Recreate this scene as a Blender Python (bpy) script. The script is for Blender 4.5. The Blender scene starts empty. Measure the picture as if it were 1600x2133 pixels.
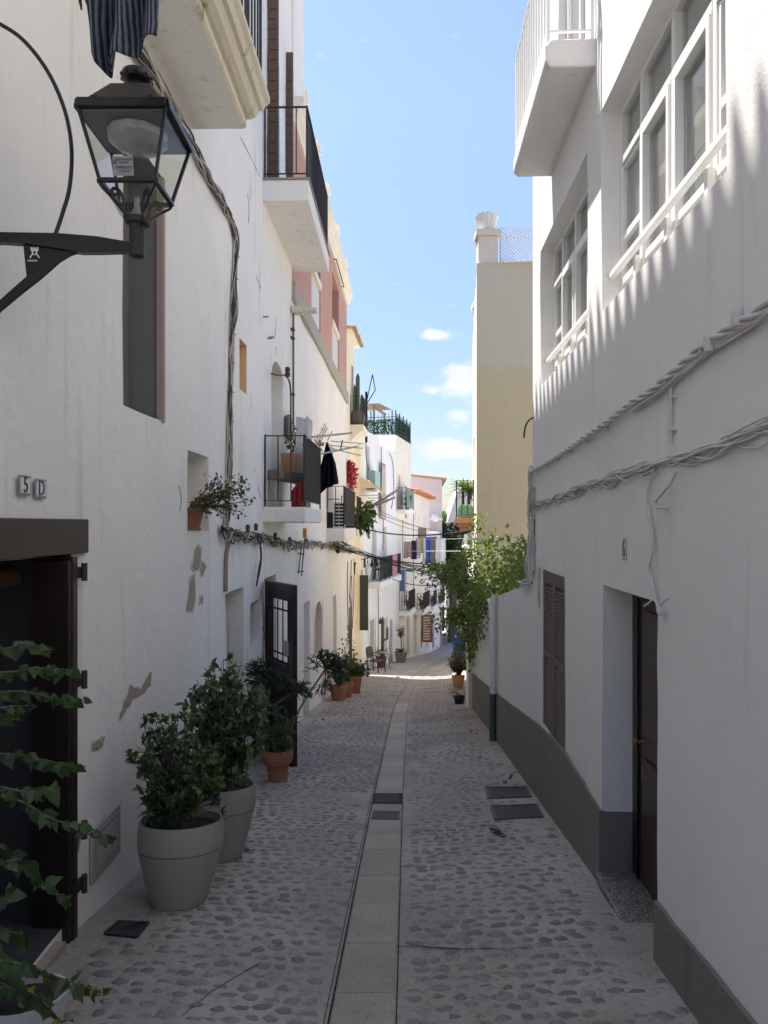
import bpy, bmesh, math, random
from mathutils import Vector, Matrix, noise
R = random.Random(11)
sc = bpy.context.scene
# ---------------------------------------------------------------- camera, world, sun, exposure
F, CX, HY, CAMZ = 1500.0, 800.0, 1092.0, 1.7      # measured focal length, centre column and horizon of the 1600 px wide photo
cam_d = bpy.data.cameras.new('camera'); cam = bpy.data.objects.new('camera', cam_d)
sc.collection.objects.link(cam); sc.camera = cam
cam_d.sensor_fit = 'HORIZONTAL'; cam_d.sensor_width = 36; cam_d.lens = 36*F/1600
cam_d.shift_y = (HY-1066.5)/1600; cam_d.clip_start = .05; cam_d.clip_end = 6000
cam.location = (0, 0, CAMZ); cam.rotation_euler = (math.radians(90), 0, 0)
SUN = Vector((-1, .6, 2.8)).normalized()
sd = bpy.data.lights.new('sun', 'SUN'); sd.energy = 4.1; sd.angle = math.radians(.53); sd.color = (1, .955, .88)
sun = bpy.data.objects.new('sun', sd); sc.collection.objects.link(sun)
sun.rotation_euler = SUN.to_track_quat('Z', 'Y').to_euler()
W = bpy.data.worlds.new('World'); sc.world = W; W.use_nodes = True
nt = W.node_tree; nt.nodes.clear()
def N(t, typ, **kw):
    n = t.nodes.new(typ)
    for k, v in kw.items(): setattr(n, k, v)
    return n
def L(t, a, b): t.links.new(a, b)
out = N(nt, 'ShaderNodeOutputWorld'); bg = N(nt, 'ShaderNodeBackground')
sky = N(nt, 'ShaderNodeTexSky'); sky.sky_type = 'NISHITA'; sky.sun_disc = False
sky.sun_elevation = math.asin(SUN.z); sky.sun_rotation = math.atan2(SUN.x, SUN.y)
sky.altitude = 20; sky.air_density = 1.0; sky.dust_density = .6; sky.ozone_density = 2.0
bg.inputs[1].default_value = .115
def math_n(t, op, a, b=None, c=None, clamp=False):
    n = N(t, 'ShaderNodeMath', operation=op, use_clamp=clamp)
    for i, v in enumerate((a, b, c)):
        if v is None: continue
        if isinstance(v, (int, float)): n.inputs[i].default_value = v
        else: L(t, v, n.inputs[i])
    return n.outputs[0]
tc = N(nt, 'ShaderNodeTexCoord'); sx = N(nt, 'ShaderNodeSeparateXYZ'); L(nt, tc.outputs['Generated'], sx.inputs[0])
yc = math_n(nt, 'MAXIMUM', sx.outputs[1], .05)
u = math_n(nt, 'DIVIDE', sx.outputs[0], yc); v = math_n(nt, 'DIVIDE', sx.outputs[2], yc)
cb = N(nt, 'ShaderNodeCombineXYZ'); L(nt, u, cb.inputs[0]); L(nt, math_n(nt, 'MULTIPLY', v, 1.8), cb.inputs[1])
nz = N(nt, 'ShaderNodeTexNoise'); nz.inputs['Scale'].default_value = 26; nz.inputs['Detail'].default_value = 9; nz.inputs['Roughness'].default_value = .62
L(nt, cb.outputs[0], nz.inputs['Vector'])
acc = None
for (px, py, a, b, h) in ((905, 697, 34, 13, .6), (968, 795, 52, 40, .62), (900, 812, 34, 14, .3), (930, 935, 62, 24, .62), (960, 870, 40, 20, .35), (876, 888, 16, 9, .3), (700, 905, 80, 22, .5), (1150, 800, 120, 50, .6), (1280, 950, 150, 40, .6), (420, 850, 130, 40, .6), (250, 950, 150, 30, .5)):
    du = math_n(nt, 'DIVIDE', math_n(nt, 'SUBTRACT', u, (px-CX)/F), a/F)
    dv = math_n(nt, 'DIVIDE', math_n(nt, 'SUBTRACT', v, (HY-py)/F), b/F)
    r2 = math_n(nt, 'ADD', math_n(nt, 'MULTIPLY', du, du), math_n(nt, 'MULTIPLY', dv, dv))
    g = math_n(nt, 'MULTIPLY', math_n(nt, 'POWER', 2.718, math_n(nt, 'MULTIPLY', r2, -1)), h)
    acc = g if acc is None else math_n(nt, 'MAXIMUM', acc, g)
mr = N(nt, 'ShaderNodeMapRange', interpolation_type='SMOOTHSTEP'); mr.inputs[1].default_value = .60; mr.inputs[2].default_value = .98
L(nt, math_n(nt, 'ADD', acc, nz.outputs[0]), mr.inputs[0])
mask = math_n(nt, 'MULTIPLY', math_n(nt, 'MULTIPLY', mr.outputs[0], math_n(nt, 'GREATER_THAN', sx.outputs[1], .05)), .85)
hsv = N(nt, 'ShaderNodeHueSaturation'); hsv.inputs['Saturation'].default_value = 1.0; hsv.inputs['Value'].default_value = 1.0
L(nt, sky.outputs[0], hsv.inputs['Color'])
el = N(nt, 'ShaderNodeMapRange'); el.inputs[1].default_value = 0; el.inputs[2].default_value = .5; el.inputs[3].default_value = .50; el.inputs[4].default_value = .98; L(nt, sx.outputs[2], el.inputs[0])
tn = N(nt, 'ShaderNodeMix', data_type='RGBA', blend_type='MULTIPLY'); tn.inputs[0].default_value = 1; L(nt, hsv.outputs[0], tn.inputs[6]); tn.inputs[7].default_value = (1.05, .985, .985, 1)
vm = N(nt, 'ShaderNodeVectorMath', operation='SCALE'); L(nt, tn.outputs[2], vm.inputs[0]); L(nt, el.outputs[0], vm.inputs['Scale'])
mx = N(nt, 'ShaderNodeMix', data_type='RGBA'); L(nt, mask, mx.inputs[0]); L(nt, vm.outputs[0], mx.inputs[6]); mx.inputs[7].default_value = (3.5, 3.55, 3.65, 1)
L(nt, mx.outputs[2], bg.inputs[0]); L(nt, bg.outputs[0], out.inputs[0])
sc.view_settings.view_transform = 'Standard'; sc.view_settings.look = 'None'
sc.view_settings.exposure = 1.35; sc.view_settings.gamma = 1; sc.view_settings.use_curve_mapping = False
sc.render.engine = 'CYCLES'
cy = sc.cycles; cy.max_bounces = 12; cy.diffuse_bounces = 10; cy.glossy_bounces = 3; cy.transmission_bounces = 5; cy.transparent_max_bounces = 8
cy.sample_clamp_indirect = 6; cy.caustics_reflective = False; cy.caustics_refractive = False; cy.use_denoising = True

# ---------------------------------------------------------------- helpers
COL = sc.collection
WORLD = {}                                   # world location of every object made here
def ray(px, py, Y): return Vector(((px-CX)/F*Y, Y, CAMZ+(HY-py)/F*Y))
class Frame:
    """a vertical facade plane x = a + b*y; side +1 faces +x, -1 faces -x; d = distance out of the wall"""
    def __init__(s, a, b, side):
        s.a, s.b, s.side = a, b, side; s.k = math.sqrt(1+b*b); s.n = Vector((side/s.k, -side*b/s.k, 0)); s.t = Vector((b/s.k, 1/s.k, 0))
    def p(s, Y, d, z): return Vector((s.a+s.b*Y, Y, z))+s.n*d
    def yz(s, px, py, d=0):
        Y = (s.a+s.side*d*s.k)/((px-CX)/F-s.b); return Y, CAMZ+(HY-py)/F*Y
def gz(Y, X=0):
    Y = float(Y)
    z = -.14*Y if Y < 42 else -.14*42-.14*12*(1-math.exp(-(Y-42)/12)) + max(0, Y-60)*.012
    return z
def gutter_x(Y):
    P = ((-9, -.47), (0, -.2), (3.07, -.092), (6.75, .028), (14.3, .32), (17.2, .5), (22, .9), (28, 1.65), (34, 2.6), (44, 4.6), (60, 9))
    for (a, b), (c, d) in zip(P, P[1:]):
        if Y <= c: return b+(d-b)*(Y-a)/(c-a)
    return P[-1][1]
class MB:
    def __init__(s): s.v = []; s.f = []; s.m = []; s.mi = 0
    def face(s, pts):
        i = len(s.v); s.v += [Vector(p) for p in pts]; s.f.append(tuple(range(i, i+len(pts)))); s.m.append(s.mi)
    def hexa(s, p):                             # p: 8 corners, bottom ring then top ring
        i = len(s.v); s.v += [Vector(q) for q in p]
        for f in ((0, 3, 2, 1), (4, 5, 6, 7), (0, 1, 5, 4), (1, 2, 6, 5), (2, 3, 7, 6), (3, 0, 4, 7)):
            s.f.append(tuple(i+k for k in f)); s.m.append(s.mi)
    def box(s, x0, y0, z0, x1, y1, z1):
        s.hexa([(x0, y0, z0), (x1, y0, z0), (x1, y1, z0), (x0, y1, z0), (x0, y0, z1), (x1, y0, z1), (x1, y1, z1), (x0, y1, z1)])
    def wbox(s, w, Y0, Y1, d0, d1, z0, z1):
        s.hexa([w.p(Y0, d0, z0), w.p(Y0, d1, z0), w.p(Y1, d1, z0), w.p(Y1, d0, z0), w.p(Y0, d0, z1), w.p(Y0, d1, z1), w.p(Y1, d1, z1), w.p(Y1, d0, z1)])
    def bar(s, a, b, w, h=None, up=(0, 0, 1)):   # square bar between two points
        a = Vector(a); b = Vector(b); h = h or w; t = (b-a).normalized(); up = Vector(up)
        if abs(t.dot(up)) > .95: up = Vector((1, 0, 0))
        u = t.cross(up).normalized(); v = u.cross(t).normalized(); u = u*w/2; v = v*h/2
        s.hexa([a-u-v, a+u-v, a+u+v, a-u+v, b-u-v, b+u-v, b+u+v, b-u+v])
    def tube(s, pts, r, n=6, cap=True):
        pts = [Vector(p) for p in pts]; base = len(s.v); m = len(pts); ref = Vector((0, 0, 1)); pu = None
        for i, p in enumerate(pts):
            t = (pts[min(i+1, m-1)]-pts[max(i-1, 0)])
            t = t.normalized() if t.length > 1e-9 else Vector((0, 0, 1))
            if pu is None:
                pu = t.cross(ref if abs(t.z) < .9 else Vector((1, 0, 0))).normalized()
            pu = (pu-t*pu.dot(t)).normalized(); w = t.cross(pu); rr = r[i] if isinstance(r, (list, tuple)) else r
            for k in range(n):
                a = 2*math.pi*k/n; s.v.append(p+(pu*math.cos(a)+w*math.sin(a))*rr)
        for i in range(m-1):
            for k in range(n):
                a = base+i*n+k; b = base+i*n+(k+1) % n
                s.f.append((a, b, b+n, a+n)); s.m.append(s.mi)
        if cap:
            s.f.append(tuple(base+k for k in range(n))); s.m.append(s.mi)
            s.f.append(tuple(base+(m-1)*n+k for k in reversed(range(n)))); s.m.append(s.mi)
    def lathe(s, c, prof, n=24, sx=1, sy=1, wob=0):
        c = Vector(c); base = len(s.v)
        for (r, z) in prof:
            for k in range(n):
                a = 2*math.pi*k/n; q = 1+wob*math.sin(a*3+z*9)
                s.v.append(c+Vector((math.cos(a)*r*sx*q, math.sin(a)*r*sy*q, z)))
        for i in range(len(prof)-1):
            for k in range(n):
                a = base+i*n+k; b = base+i*n+(k+1) % n
                s.f.append((a, b, b+n, a+n)); s.m.append(s.mi)
    def extrude(s, poly, vec):                   # prism of a planar polygon
        vec = Vector(vec); i = len(s.v); n = len(poly); s.v += [Vector(p) for p in poly]+[Vector(p)+vec for p in poly]
        s.f.append(tuple(range(i, i+n))); s.m.append(s.mi); s.f.append(tuple(i+n+k for k in reversed(range(n)))); s.m.append(s.mi)
        for k in range(n):
            s.f.append((i+k, i+(k+1) % n, i+n+(k+1) % n, i+n+k)); s.m.append(s.mi)
    def mesh(s, name, mats, off=Vector((0, 0, 0)), smooth=False, recalc=True):
        me = bpy.data.meshes.new(name); me.from_pydata([tuple(p-off) for p in s.v], [], s.f)
        for m in (mats if isinstance(mats, (list, tuple)) else [mats]): me.materials.append(m)
        if any(s.m): me.polygons.foreach_set('material_index', s.m)
        if recalc:
            bm = bmesh.new(); bm.from_mesh(me); bmesh.ops.recalc_face_normals(bm, faces=bm.faces); bm.to_mesh(me); bm.free()
        if smooth is True: me.polygons.foreach_set('use_smooth', [True]*len(me.polygons))
        elif smooth: me.polygons.foreach_set('use_smooth', [True]*len(me.polygons)); me.set_sharp_from_angle(angle=math.radians(smooth))
        me.update(); return me
def tag(o, label=None, cat=None, group=None, kind=None):
    if label: o['label'] = label
    if cat: o['category'] = cat
    if group: o['group'] = group
    if kind: o['kind'] = kind
    return o
def thing(name, loc, label, cat, group=None):
    o = bpy.data.objects.new(name, None); COL.objects.link(o); o.empty_display_size = .1
    loc = Vector(loc); o.location = loc; WORLD[o.name] = loc.copy(); tag(o, label, cat, group); return o
def build(mb, name, mat, parent=None, loc=None, smooth=False, bevel=0, label=None, cat=None, group=None, kind=None, recalc=True):
    off = WORLD[parent.name] if parent else (Vector(loc) if loc is not None else sum(mb.v, Vector())/max(1, len(mb.v)))
    me = mb.mesh(name, mat, off, smooth, recalc); o = bpy.data.objects.new(name, me); COL.objects.link(o)
    if parent: o.parent = parent
    else: o.location = off
    WORLD[o.name] = off.copy()
    if bevel:
        b = o.modifiers.new('b', 'BEVEL'); b.width = bevel; b.segments = 2; b.limit_method = 'ANGLE'; b.angle_limit = math.radians(40)
    return tag(o, label, cat, group, kind)
def inst(name, me, parent, M, **kw):            # a shared mesh placed by a world matrix
    o = bpy.data.objects.new(name, me); COL.objects.link(o); M = M.copy()
    if parent: o.parent = parent; M.translation = M.translation-WORLD[parent.name]
    o.matrix_local = M; WORLD[o.name] = WORLD[parent.name].copy() if parent else M.translation.copy()
    return tag(o, **kw)
def MT(loc, rz=0, rx=0, ry=0, s=1):
    S = Matrix.Diagonal((s, s, s, 1)) if isinstance(s, (int, float)) else Matrix.Diagonal((s[0], s[1], s[2], 1))
    return Matrix.Translation(Vector(loc)) @ Matrix.Rotation(rz, 4, 'Z') @ Matrix.Rotation(ry, 4, 'Y') @ Matrix.Rotation(rx, 4, 'X') @ S
def basis(o, x, y, z):
    M = Matrix.Identity(4)
    for i in range(3): M[i][0] = x[i]; M[i][1] = y[i]; M[i][2] = z[i]; M[i][3] = o[i]
    return M
def catmull(P, n=8):
    P = [Vector(p) for p in P]; Q = [P[0]]+P+[P[-1]]; o = []
    for i in range(1, len(Q)-2):
        a, b, c, d = Q[i-1], Q[i], Q[i+1], Q[i+2]
        for k in range(n):
            t = k/n; o.append(.5*((2*b)+(c-a)*t+(2*a-5*b+4*c-d)*t*t+(3*b-a-3*c+d)*t**3))
    return o+[P[-1]]

# ---------------------------------------------------------------- materials
def newmat(name):
    m = bpy.data.materials.new(name); m.use_nodes = True; t = m.node_tree
    return m, t, t.nodes['Principled BSDF']
def rgb(t, c):
    n = N(t, 'ShaderNodeRGB'); n.outputs[0].default_value = (*c, 1); return n.outputs[0]
def mix(t, f, a, b, mode='MIX'):
    n = N(t, 'ShaderNodeMix', data_type='RGBA', blend_type=mode)
    for i, v in ((0, f), (6, a), (7, b)):
        if isinstance(v, (int, float)): n.inputs[i].default_value = v
        elif isinstance(v, tuple): n.inputs[i].default_value = (*v, 1)
        else: L(t, v, n.inputs[i])
    return n.outputs[2]
def noi(t, vec, scale, detail=4, rough=.55, dist=0):
    n = N(t, 'ShaderNodeTexNoise'); n.inputs['Scale'].default_value = scale; n.inputs['Detail'].default_value = detail
    n.inputs['Roughness'].default_value = rough; n.inputs['Distortion'].default_value = dist
    if vec is not None: L(t, vec, n.inputs['Vector'])
    return n.outputs[0]
def ramp(t, f, lo, hi, a=0, b=1):
    n = N(t, 'ShaderNodeMapRange', interpolation_type='SMOOTHSTEP')
    for i, v in ((1, lo), (2, hi), (3, a), (4, b)): n.inputs[i].default_value = v
    L(t, f, n.inputs[0]); return n.outputs[0]
def pos(t, sx=1, sy=1, sz=1):
    g = N(t, 'ShaderNodeNewGeometry'); m = N(t, 'ShaderNodeMapping'); m.inputs['Scale'].default_value = (sx, sy, sz)
    L(t, g.outputs['Position'], m.inputs[0]); return m.outputs[0]
def bump(t, bs, h, strength, dist=.01, prev=None):
    b = N(t, 'ShaderNodeBump'); b.inputs['Strength'].default_value = strength; b.inputs['Distance'].default_value = dist
    L(t, h, b.inputs['Height'])
    if prev is not None: L(t, prev, b.inputs['Normal'])
    if bs is not None: L(t, b.outputs[0], bs.inputs['Normal'])
    return b.outputs[0]
def plaster(name, base, stain=(.33, .29, .24), amt=.35, rough=.9, bs=.5, gritty=60, soot=0.25, under=None, band=None, coarse=1.4):
    """limewashed render: broad mottling, trowel relief, rain streaks; band=(z, colour, soft) paints a second coat above height z"""
    m, t, p = newmat(name); P = pos(t)
    c = mix(t, ramp(t, noi(t, P, .9, 5), .3, .75), tuple(x*.93 for x in base), base)
    if band: 
        g = N(t, 'ShaderNodeSeparateXYZ'); L(t, P, g.inputs[0])
        zz = math_n(t, 'ADD', g.outputs[2], math_n(t, 'MULTIPLY', math_n(t, 'SUBTRACT', noi(t, P, 3, 4), .5), band[2]))
        c = mix(t, ramp(t, zz, band[0]-.12, band[0]+.12), c, band[1])
    c = mix(t, math_n(t, 'MULTIPLY', ramp(t, noi(t, pos(t, 5, 5, .35), 1.6, 6, .6), .56, .8), amt), c, stain)
    c = mix(t, math_n(t, 'MULTIPLY', ramp(t, noi(t, P, 2.3, 8, .68), .6, .78), amt*.8), c, tuple(x*.8 for x in stain))
    if soot: c = mix(t, math_n(t, 'MULTIPLY', ramp(t, noi(t, P, 7.7, 9, .75), .66, .72), soot), c, tuple(x*.45 for x in stain))
    if under: c = mix(t, ramp(t, noi(t, P, 1.7, 9, .7), .7, .715), c, under)
    L(t, c, p.inputs['Base Color']); p.inputs['Roughness'].default_value = rough; p.inputs['Specular IOR Level'].default_value = .25
    h = math_n(t, 'ADD', math_n(t, 'MULTIPLY', noi(t, P, 9, 5, .6, .6), coarse), math_n(t, 'MULTIPLY', noi(t, P, gritty, 4, .6), .5))
    bump(t, p, h, bs, .012); return m
def plain(name, c, rough=.6, metal=0, var=.12, scale=12, bs=0, spec=.5, dirt=None, damt=.3):
    m, t, p = newmat(name); P = pos(t); q = tuple(x*(1-var) for x in c); q2 = tuple(min(1, x*(1+var)) for x in c)
    col = mix(t, noi(t, P, scale, 5), q, q2)
    if dirt: col = mix(t, math_n(t, 'MULTIPLY', ramp(t, noi(t, P, scale*.6, 7, .7), .52, .72), damt), col, dirt)
    L(t, col, p.inputs['Base Color']); p.inputs['Roughness'].default_value = rough; p.inputs['Metallic'].default_value = metal
    p.inputs['Specular IOR Level'].default_value = spec
    if bs: bump(t, p, noi(t, P, scale*5, 4), bs, .004)
    return m
def wood(name, c, rough=.55, vert=True, bs=.4):
    m, t, p = newmat(name); P = pos(t, 30, 30, 1.5) if vert else pos(t, 20, 1.2, 20)
    f = noi(t, P, 1.5, 6, .65, .8); L(t, mix(t, f, tuple(x*.6 for x in c), tuple(x*1.35 for x in c)), p.inputs['Base Color'])
    p.inputs['Roughness'].default_value = rough; bump(t, p, f, bs, .003); return m
def leafmat(name, c, c2, trans=.25, rough=.42):
    m, t, p = newmat(name); g = N(t, 'ShaderNodeNewGeometry'); oi = N(t, 'ShaderNodeObjectInfo')
    f = math_n(t, 'FRACT', math_n(t, 'ADD', g.outputs['Random Per Island'], oi.outputs['Random']))
    f2 = math_n(t, 'MULTIPLY', math_n(t, 'ADD', f, ramp(t, noi(t, pos(t), 5, 3), .3, .7)), .5)
    c_ = mix(t, f2, c, c2); c_ = mix(t, math_n(t, 'MULTIPLY', math_n(t, 'GREATER_THAN', f, .985), .7), c_, (.34, .27, .05)); L(t, c_, p.inputs['Base Color']); p.inputs['Roughness'].default_value = rough; p.inputs['Specular IOR Level'].default_value = .4
    tr = N(t, 'ShaderNodeBsdfTranslucent'); L(t, mix(t, .5, c_, (.12, .22, .02)), tr.inputs[0]); ms = N(t, 'ShaderNodeMixShader'); ms.inputs[0].default_value = trans
    o = t.nodes['Material Output']; L(t, p.outputs[0], ms.inputs[1]); L(t, tr.outputs[0], ms.inputs[2]); L(t, ms.outputs[0], o.inputs[0]); return m
WHITE = plaster('limewash_near', (.87, .845, .80), amt=.3, bs=.55, gritty=45, soot=.25)
WHITE_OLD = plaster('limewash_old', (.87, .845, .80), stain=(.40, .33, .22), amt=.62, bs=.6, soot=.7)
WHITE_R = plaster('smooth_white_render', (.77, .76, .74), stain=(.47, .44, .40), amt=.42, bs=.42, gritty=75, soot=0, coarse=.5)
WHITE_FAR = plaster('limewash_far', (.87, .85, .81), amt=.3, bs=.4, soot=.2)
CREAM = plaster('cream_render', (.85, .76, .58), stain=(.62, .42, .24), amt=.5, bs=.4)
CREAM_L = plaster('pale_cream_render', (.86, .79, .66), stain=(.6, .46, .3), amt=.3, bs=.4)
PINK = plaster('pink_render', (.55, .32, .26), stain=(.42, .25, .22), amt=.35, bs=.3)
LILAC = plaster('lilac_render', (.62, .52, .51), stain=(.4, .36, .35), amt=.3, bs=.3)
YELLOW = plaster('ochre_render', (.58, .50, .325), stain=(.36, .30, .2), amt=.6, bs=.35, band=(4.97, (.57, .52, .41), .5), soot=.3)
PLINTH = plaster('grey_cement_plinth', (.21, .20, .18), stain=(.10, .09, .08), amt=.9, bs=1, gritty=80, soot=.5)
BARE = plaster('bare_render', (.42, .35, .28), stain=(.27, .21, .16), amt=.7, bs=1.2, gritty=60)
STONE_CORN = plaster('weathered_cornice', (.66, .60, .47), stain=(.16, .12, .07), amt=1, bs=.7, soot=1)
PEACH = plaster('peach_render', (.75, .52, .30), amt=.3)
GREY_SH = plain('grey_painted_board', (.20, .195, .18), .7, var=.08)
IRON = plain('black_iron', (.022, .022, .024), .45, .3, .3, 20, dirt=(.09, .085, .08), damt=.4)
IRON_B = plain('dark_railing_iron', (.03, .028, .027), .6, 0, .3)
DWOOD = wood('dark_brown_door_wood', (.022, .013, .010), .4)
SHUT = wood('brown_shutter_wood', (.11, .065, .045))
GREYWOOD = wood('grey_weathered_wood', (.125, .105, .085), .75)
TERRA = plain('terracotta', (.34, .15, .085), .75, 0, .18, 9, .3, .3, (.5, .33, .24), .35)
TERRA_L = plain('pale_terracotta', (.50, .27, .14), .8, 0, .15, 9, .3)
POTGREY = plain('beige_grey_pot', (.33, .31, .27), .6, 0, .08, 5, .25, .4, (.24, .21, .17), .6)
SOIL = plain('potting_soil', (.03, .022, .016), .95, bs=1, scale=40)
WFRAME = plain('white_painted_frame', (.80, .79, .76), .4, 0, .03)
WPAINT = plain('white_painted_metal', (.78, .78, .77), .45, 0, .05)
WCABLE = plain('whitewashed_cable', (.60, .585, .56), .7, 0, .1, 30, .2)
GCABLE = plain('grey_dusty_cable', (.30, .28, .25), .7, 0, .4, 25)
BCABLE = plain('black_cable', (.012, .012, .012), .5)
STEEL = plain('galvanised_steel', (.42, .43, .44), .4, .7, .1)
CAST = plain('cast_iron_cover', (.12, .115, .11), .6, .4, .2, 18, .5, dirt=(.2, .18, .15), damt=.5)
NAVYM = plain('blue_black_cover', (.035, .04, .05), .5, .2, .2, 18, .5, dirt=(.12, .11, .1), damt=.3)
TAN = plain('tan_awning_canvas', (.62, .50, .35), .85, 0, .1)
GLEAF = leafmat('glossy_dark_leaf', (.035, .07, .022), (.11, .17, .05))
DLEAF = leafmat('dark_climber_leaf', (.018, .042, .014), (.06, .105, .03))
GLEAF2 = leafmat('mid_green_leaf', (.05, .095, .022), (.15, .20, .05), .35)
VLEAF = leafmat('sunny_vine_leaf', (.08, .14, .03), (.26, .30, .07), .45)  # sunlight is put into the light yellow-green of these leaves
TLEAF = leafmat('far_tree_leaf', (.02, .05, .012), (.06, .11, .03), .3)
JADE = leafmat('jade_leaf', (.06, .075, .03), (.16, .14, .06), .1)
STICK = leafmat('pencil_stem_green', (.03, .05, .025), (.07, .09, .04), .1)
ALOE = leafmat('aloe_green', (.03, .05, .04), (.08, .10, .07), .1)
PALE = leafmat('yucca_leaf', (.10, .16, .03), (.26, .32, .08), .35)
CACT = plain('cactus_skin', (.07, .10, .035), .6, 0, .3, 14)
PINKF = leafmat('pink_flower', (.75, .03, .10), (.9, .14, .22), .3)
BARK = plain('grey_bark', (.12, .10, .08), .9, 0, .25, 20, .6)
def cloth(name, c, c2=None, scale=60, axis='x'):
    m, t, p = newmat(name)
    if c2:
        g = N(t, 'ShaderNodeTexWave', wave_type='BANDS', bands_direction=axis.upper()); g.inputs['Scale'].default_value = scale; g.inputs['Distortion'].default_value = 1.2
        tcx = N(t, 'ShaderNodeTexCoord'); L(t, tcx.outputs['UV'] if False else tcx.outputs['Object'], g.inputs[0]); L(t, mix(t, ramp(t, g.outputs[1], .4, .6), c, c2), p.inputs['Base Color'])
        bump(t, p, g.outputs[1], .6, .004)
    else:
        P = pos(t); L(t, mix(t, noi(t, P, 30, 4), tuple(x*.8 for x in c), c), p.inputs['Base Color'])
    p.inputs['Roughness'].default_value = .9; p.inputs['Specular IOR Level'].default_value = .15; return m
def glassmat(name, tint=(.75, .8, .8), rough=.02, gain=.9):
    m, t, p = newmat(name); tr = N(t, 'ShaderNodeBsdfTransparent'); tr.inputs[0].default_value = (*tint, 1)
    gl = N(t, 'ShaderNodeBsdfGlossy'); gl.inputs['Roughness'].default_value = rough
    fr = N(t, 'ShaderNodeFresnel'); gg = N(t, 'ShaderNodeNewGeometry'); L(t, math_n(t, 'MULTIPLY_ADD', gg.outputs['Backfacing'], 1/1.5-1.5, 1.5), fr.inputs[0]); ms = N(t, 'ShaderNodeMixShader')
    L(t, math_n(t, 'MULTIPLY', fr.outputs[0], gain, clamp=True), ms.inputs[0]); L(t, tr.outputs[0], ms.inputs[1]); L(t, gl.outputs[0], ms.inputs[2])
    L(t, ms.outputs[0], t.nodes['Material Output'].inputs[0]); return m
GLASS = glassmat('window_glass', (.90, .93, .93), gain=1.5); GREENGL = plain('green_privacy_panel', (.03, .07, .06), .15, 0, .3)
GREENGL_L = plain('pale_green_glass_panel', (.25, .42, .38), .15)
# ---------------------------------------------------------------- ground, road, cobbles, gutter
def gzz(X, Y): return gz(Y)+(.045*(1-math.exp(-((X-gutter_x(Y))/.7)**2)) if -3 < X < 12 else .045)
def gp(px, py):                                   # ground point seen at a photo pixel
    Y = CAMZ/((py-HY)/F-.14); return Vector(((px-CX)/F*Y, Y, gz(Y)))
def seq(a, b, st):
    n = max(1, int(round((b-a)/st))); return [a+(b-a)*i/n for i in range(n+1)]
m, t, p = newmat('road_mortar'); P = pos(t)
c = mix(t, ramp(t, noi(t, P, 1.3, 6), .35, .7), (.37, .325, .28), (.49, .44, .385))
c = mix(t, ramp(t, noi(t, P, 26, 6, .7), .45, .75), c, (.24, .21, .185))
c = mix(t, math_n(t, 'MULTIPLY', ramp(t, noi(t, P, 3.1, 8, .7), .58, .72), .5), c, (.19, .16, .135))
g = N(t, 'ShaderNodeSeparateXYZ'); L(t, P, g.inputs[0])
vo = N(t, 'ShaderNodeTexVoronoi'); vo.inputs['Scale'].default_value = 8.5; L(t, P, vo.inputs['Vector'])
far = ramp(t, g.outputs[1], 22, 24)
cell = ramp(t, vo.outputs['Distance'], .28, .5)
c = mix(t, math_n(t, 'MULTIPLY', math_n(t, 'SUBTRACT', 1, cell), math_n(t, 'MULTIPLY', far, .8)), c, (.18, .17, .16))
L(t, c, p.inputs['Base Color']); p.inputs['Roughness'].default_value = .9; p.inputs['Specular IOR Level'].default_value = .3
b1 = bump(t, None, math_n(t, 'MULTIPLY', vo.outputs['Distance'], far), .5, .03)
bump(t, p, math_n(t, 'ADD', noi(t, P, 22, 8, .7), math_n(t, 'MULTIPLY', noi(t, P, 120, 3), .4)), .9, .012, b1)
ROAD = m
m, t, p = newmat('cobble_stone'); g = N(t, 'ShaderNodeNewGeometry'); oi = N(t, 'ShaderNodeObjectInfo'); P = pos(t)
f = math_n(t, 'FRACT', math_n(t, 'ADD', g.outputs['Random Per Island'], oi.outputs['Random']))
sm = math_n(t, 'GREATER_THAN', math_n(t, 'FRACT', math_n(t, 'MULTIPLY', f, 7.3)), .68)
c = mix(t, f, (.19, .17, .152), (.37, .325, .28)); c = mix(t, math_n(t, 'MULTIPLY', sm, .6), c, (.36, .325, .285)); c = mix(t, ramp(t, noi(t, P, 70, 6, .7), .4, .75), c, (.13, .125, .12))
c = mix(t, math_n(t, 'MULTIPLY', ramp(t, noi(t, P, 14, 5, .7), .42, .66), .75), c, (.2, .175, .15))
L(t, c, p.inputs['Base Color']); p.inputs['Roughness'].default_value = .68; bump(t, p, noi(t, P, 55, 7, .7), .9, .008)
COB = m
m, t, p = newmat('granite_slab'); P = pos(t)
c = mix(t, ramp(t, noi(t, P, 2.2, 5), .35, .7), (.47, .41, .325), (.59, .53, .43)); c = mix(t, ramp(t, noi(t, P, 170, 3, .7), .52, .62), c, (.25, .23, .20))
c = mix(t, math_n(t, 'MULTIPLY', ramp(t, noi(t, P, 6, 8, .75), .6, .7), .5), c, (.24, .215, .19))
oi = N(t, 'ShaderNodeObjectInfo'); c = mix(t, math_n(t, 'MULTIPLY', oi.outputs['Random'], .35), c, (.26, .23, .19)); c = mix(t, ramp(t, noi(t, P, 60, 6, .75), .58, .64), c, (.17, .15, .13))
L(t, c, p.inputs['Base Color']); p.inputs['Roughness'].default_value = .75; bump(t, p, math_n(t, 'ADD', noi(t, P, 150, 4, .7), noi(t, P, 45, 5, .7)), 1, .008)
GRAN = m
mb = MB(); xs = [-1500, -200, -30, -8]+seq(-3, 6, .12)+seq(6.3, 12, .3)+[30, 200, 1500]; ys = [-200, -30]+seq(-9, 60, .3)+[70, 90, 130, 300, 3000]
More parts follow.
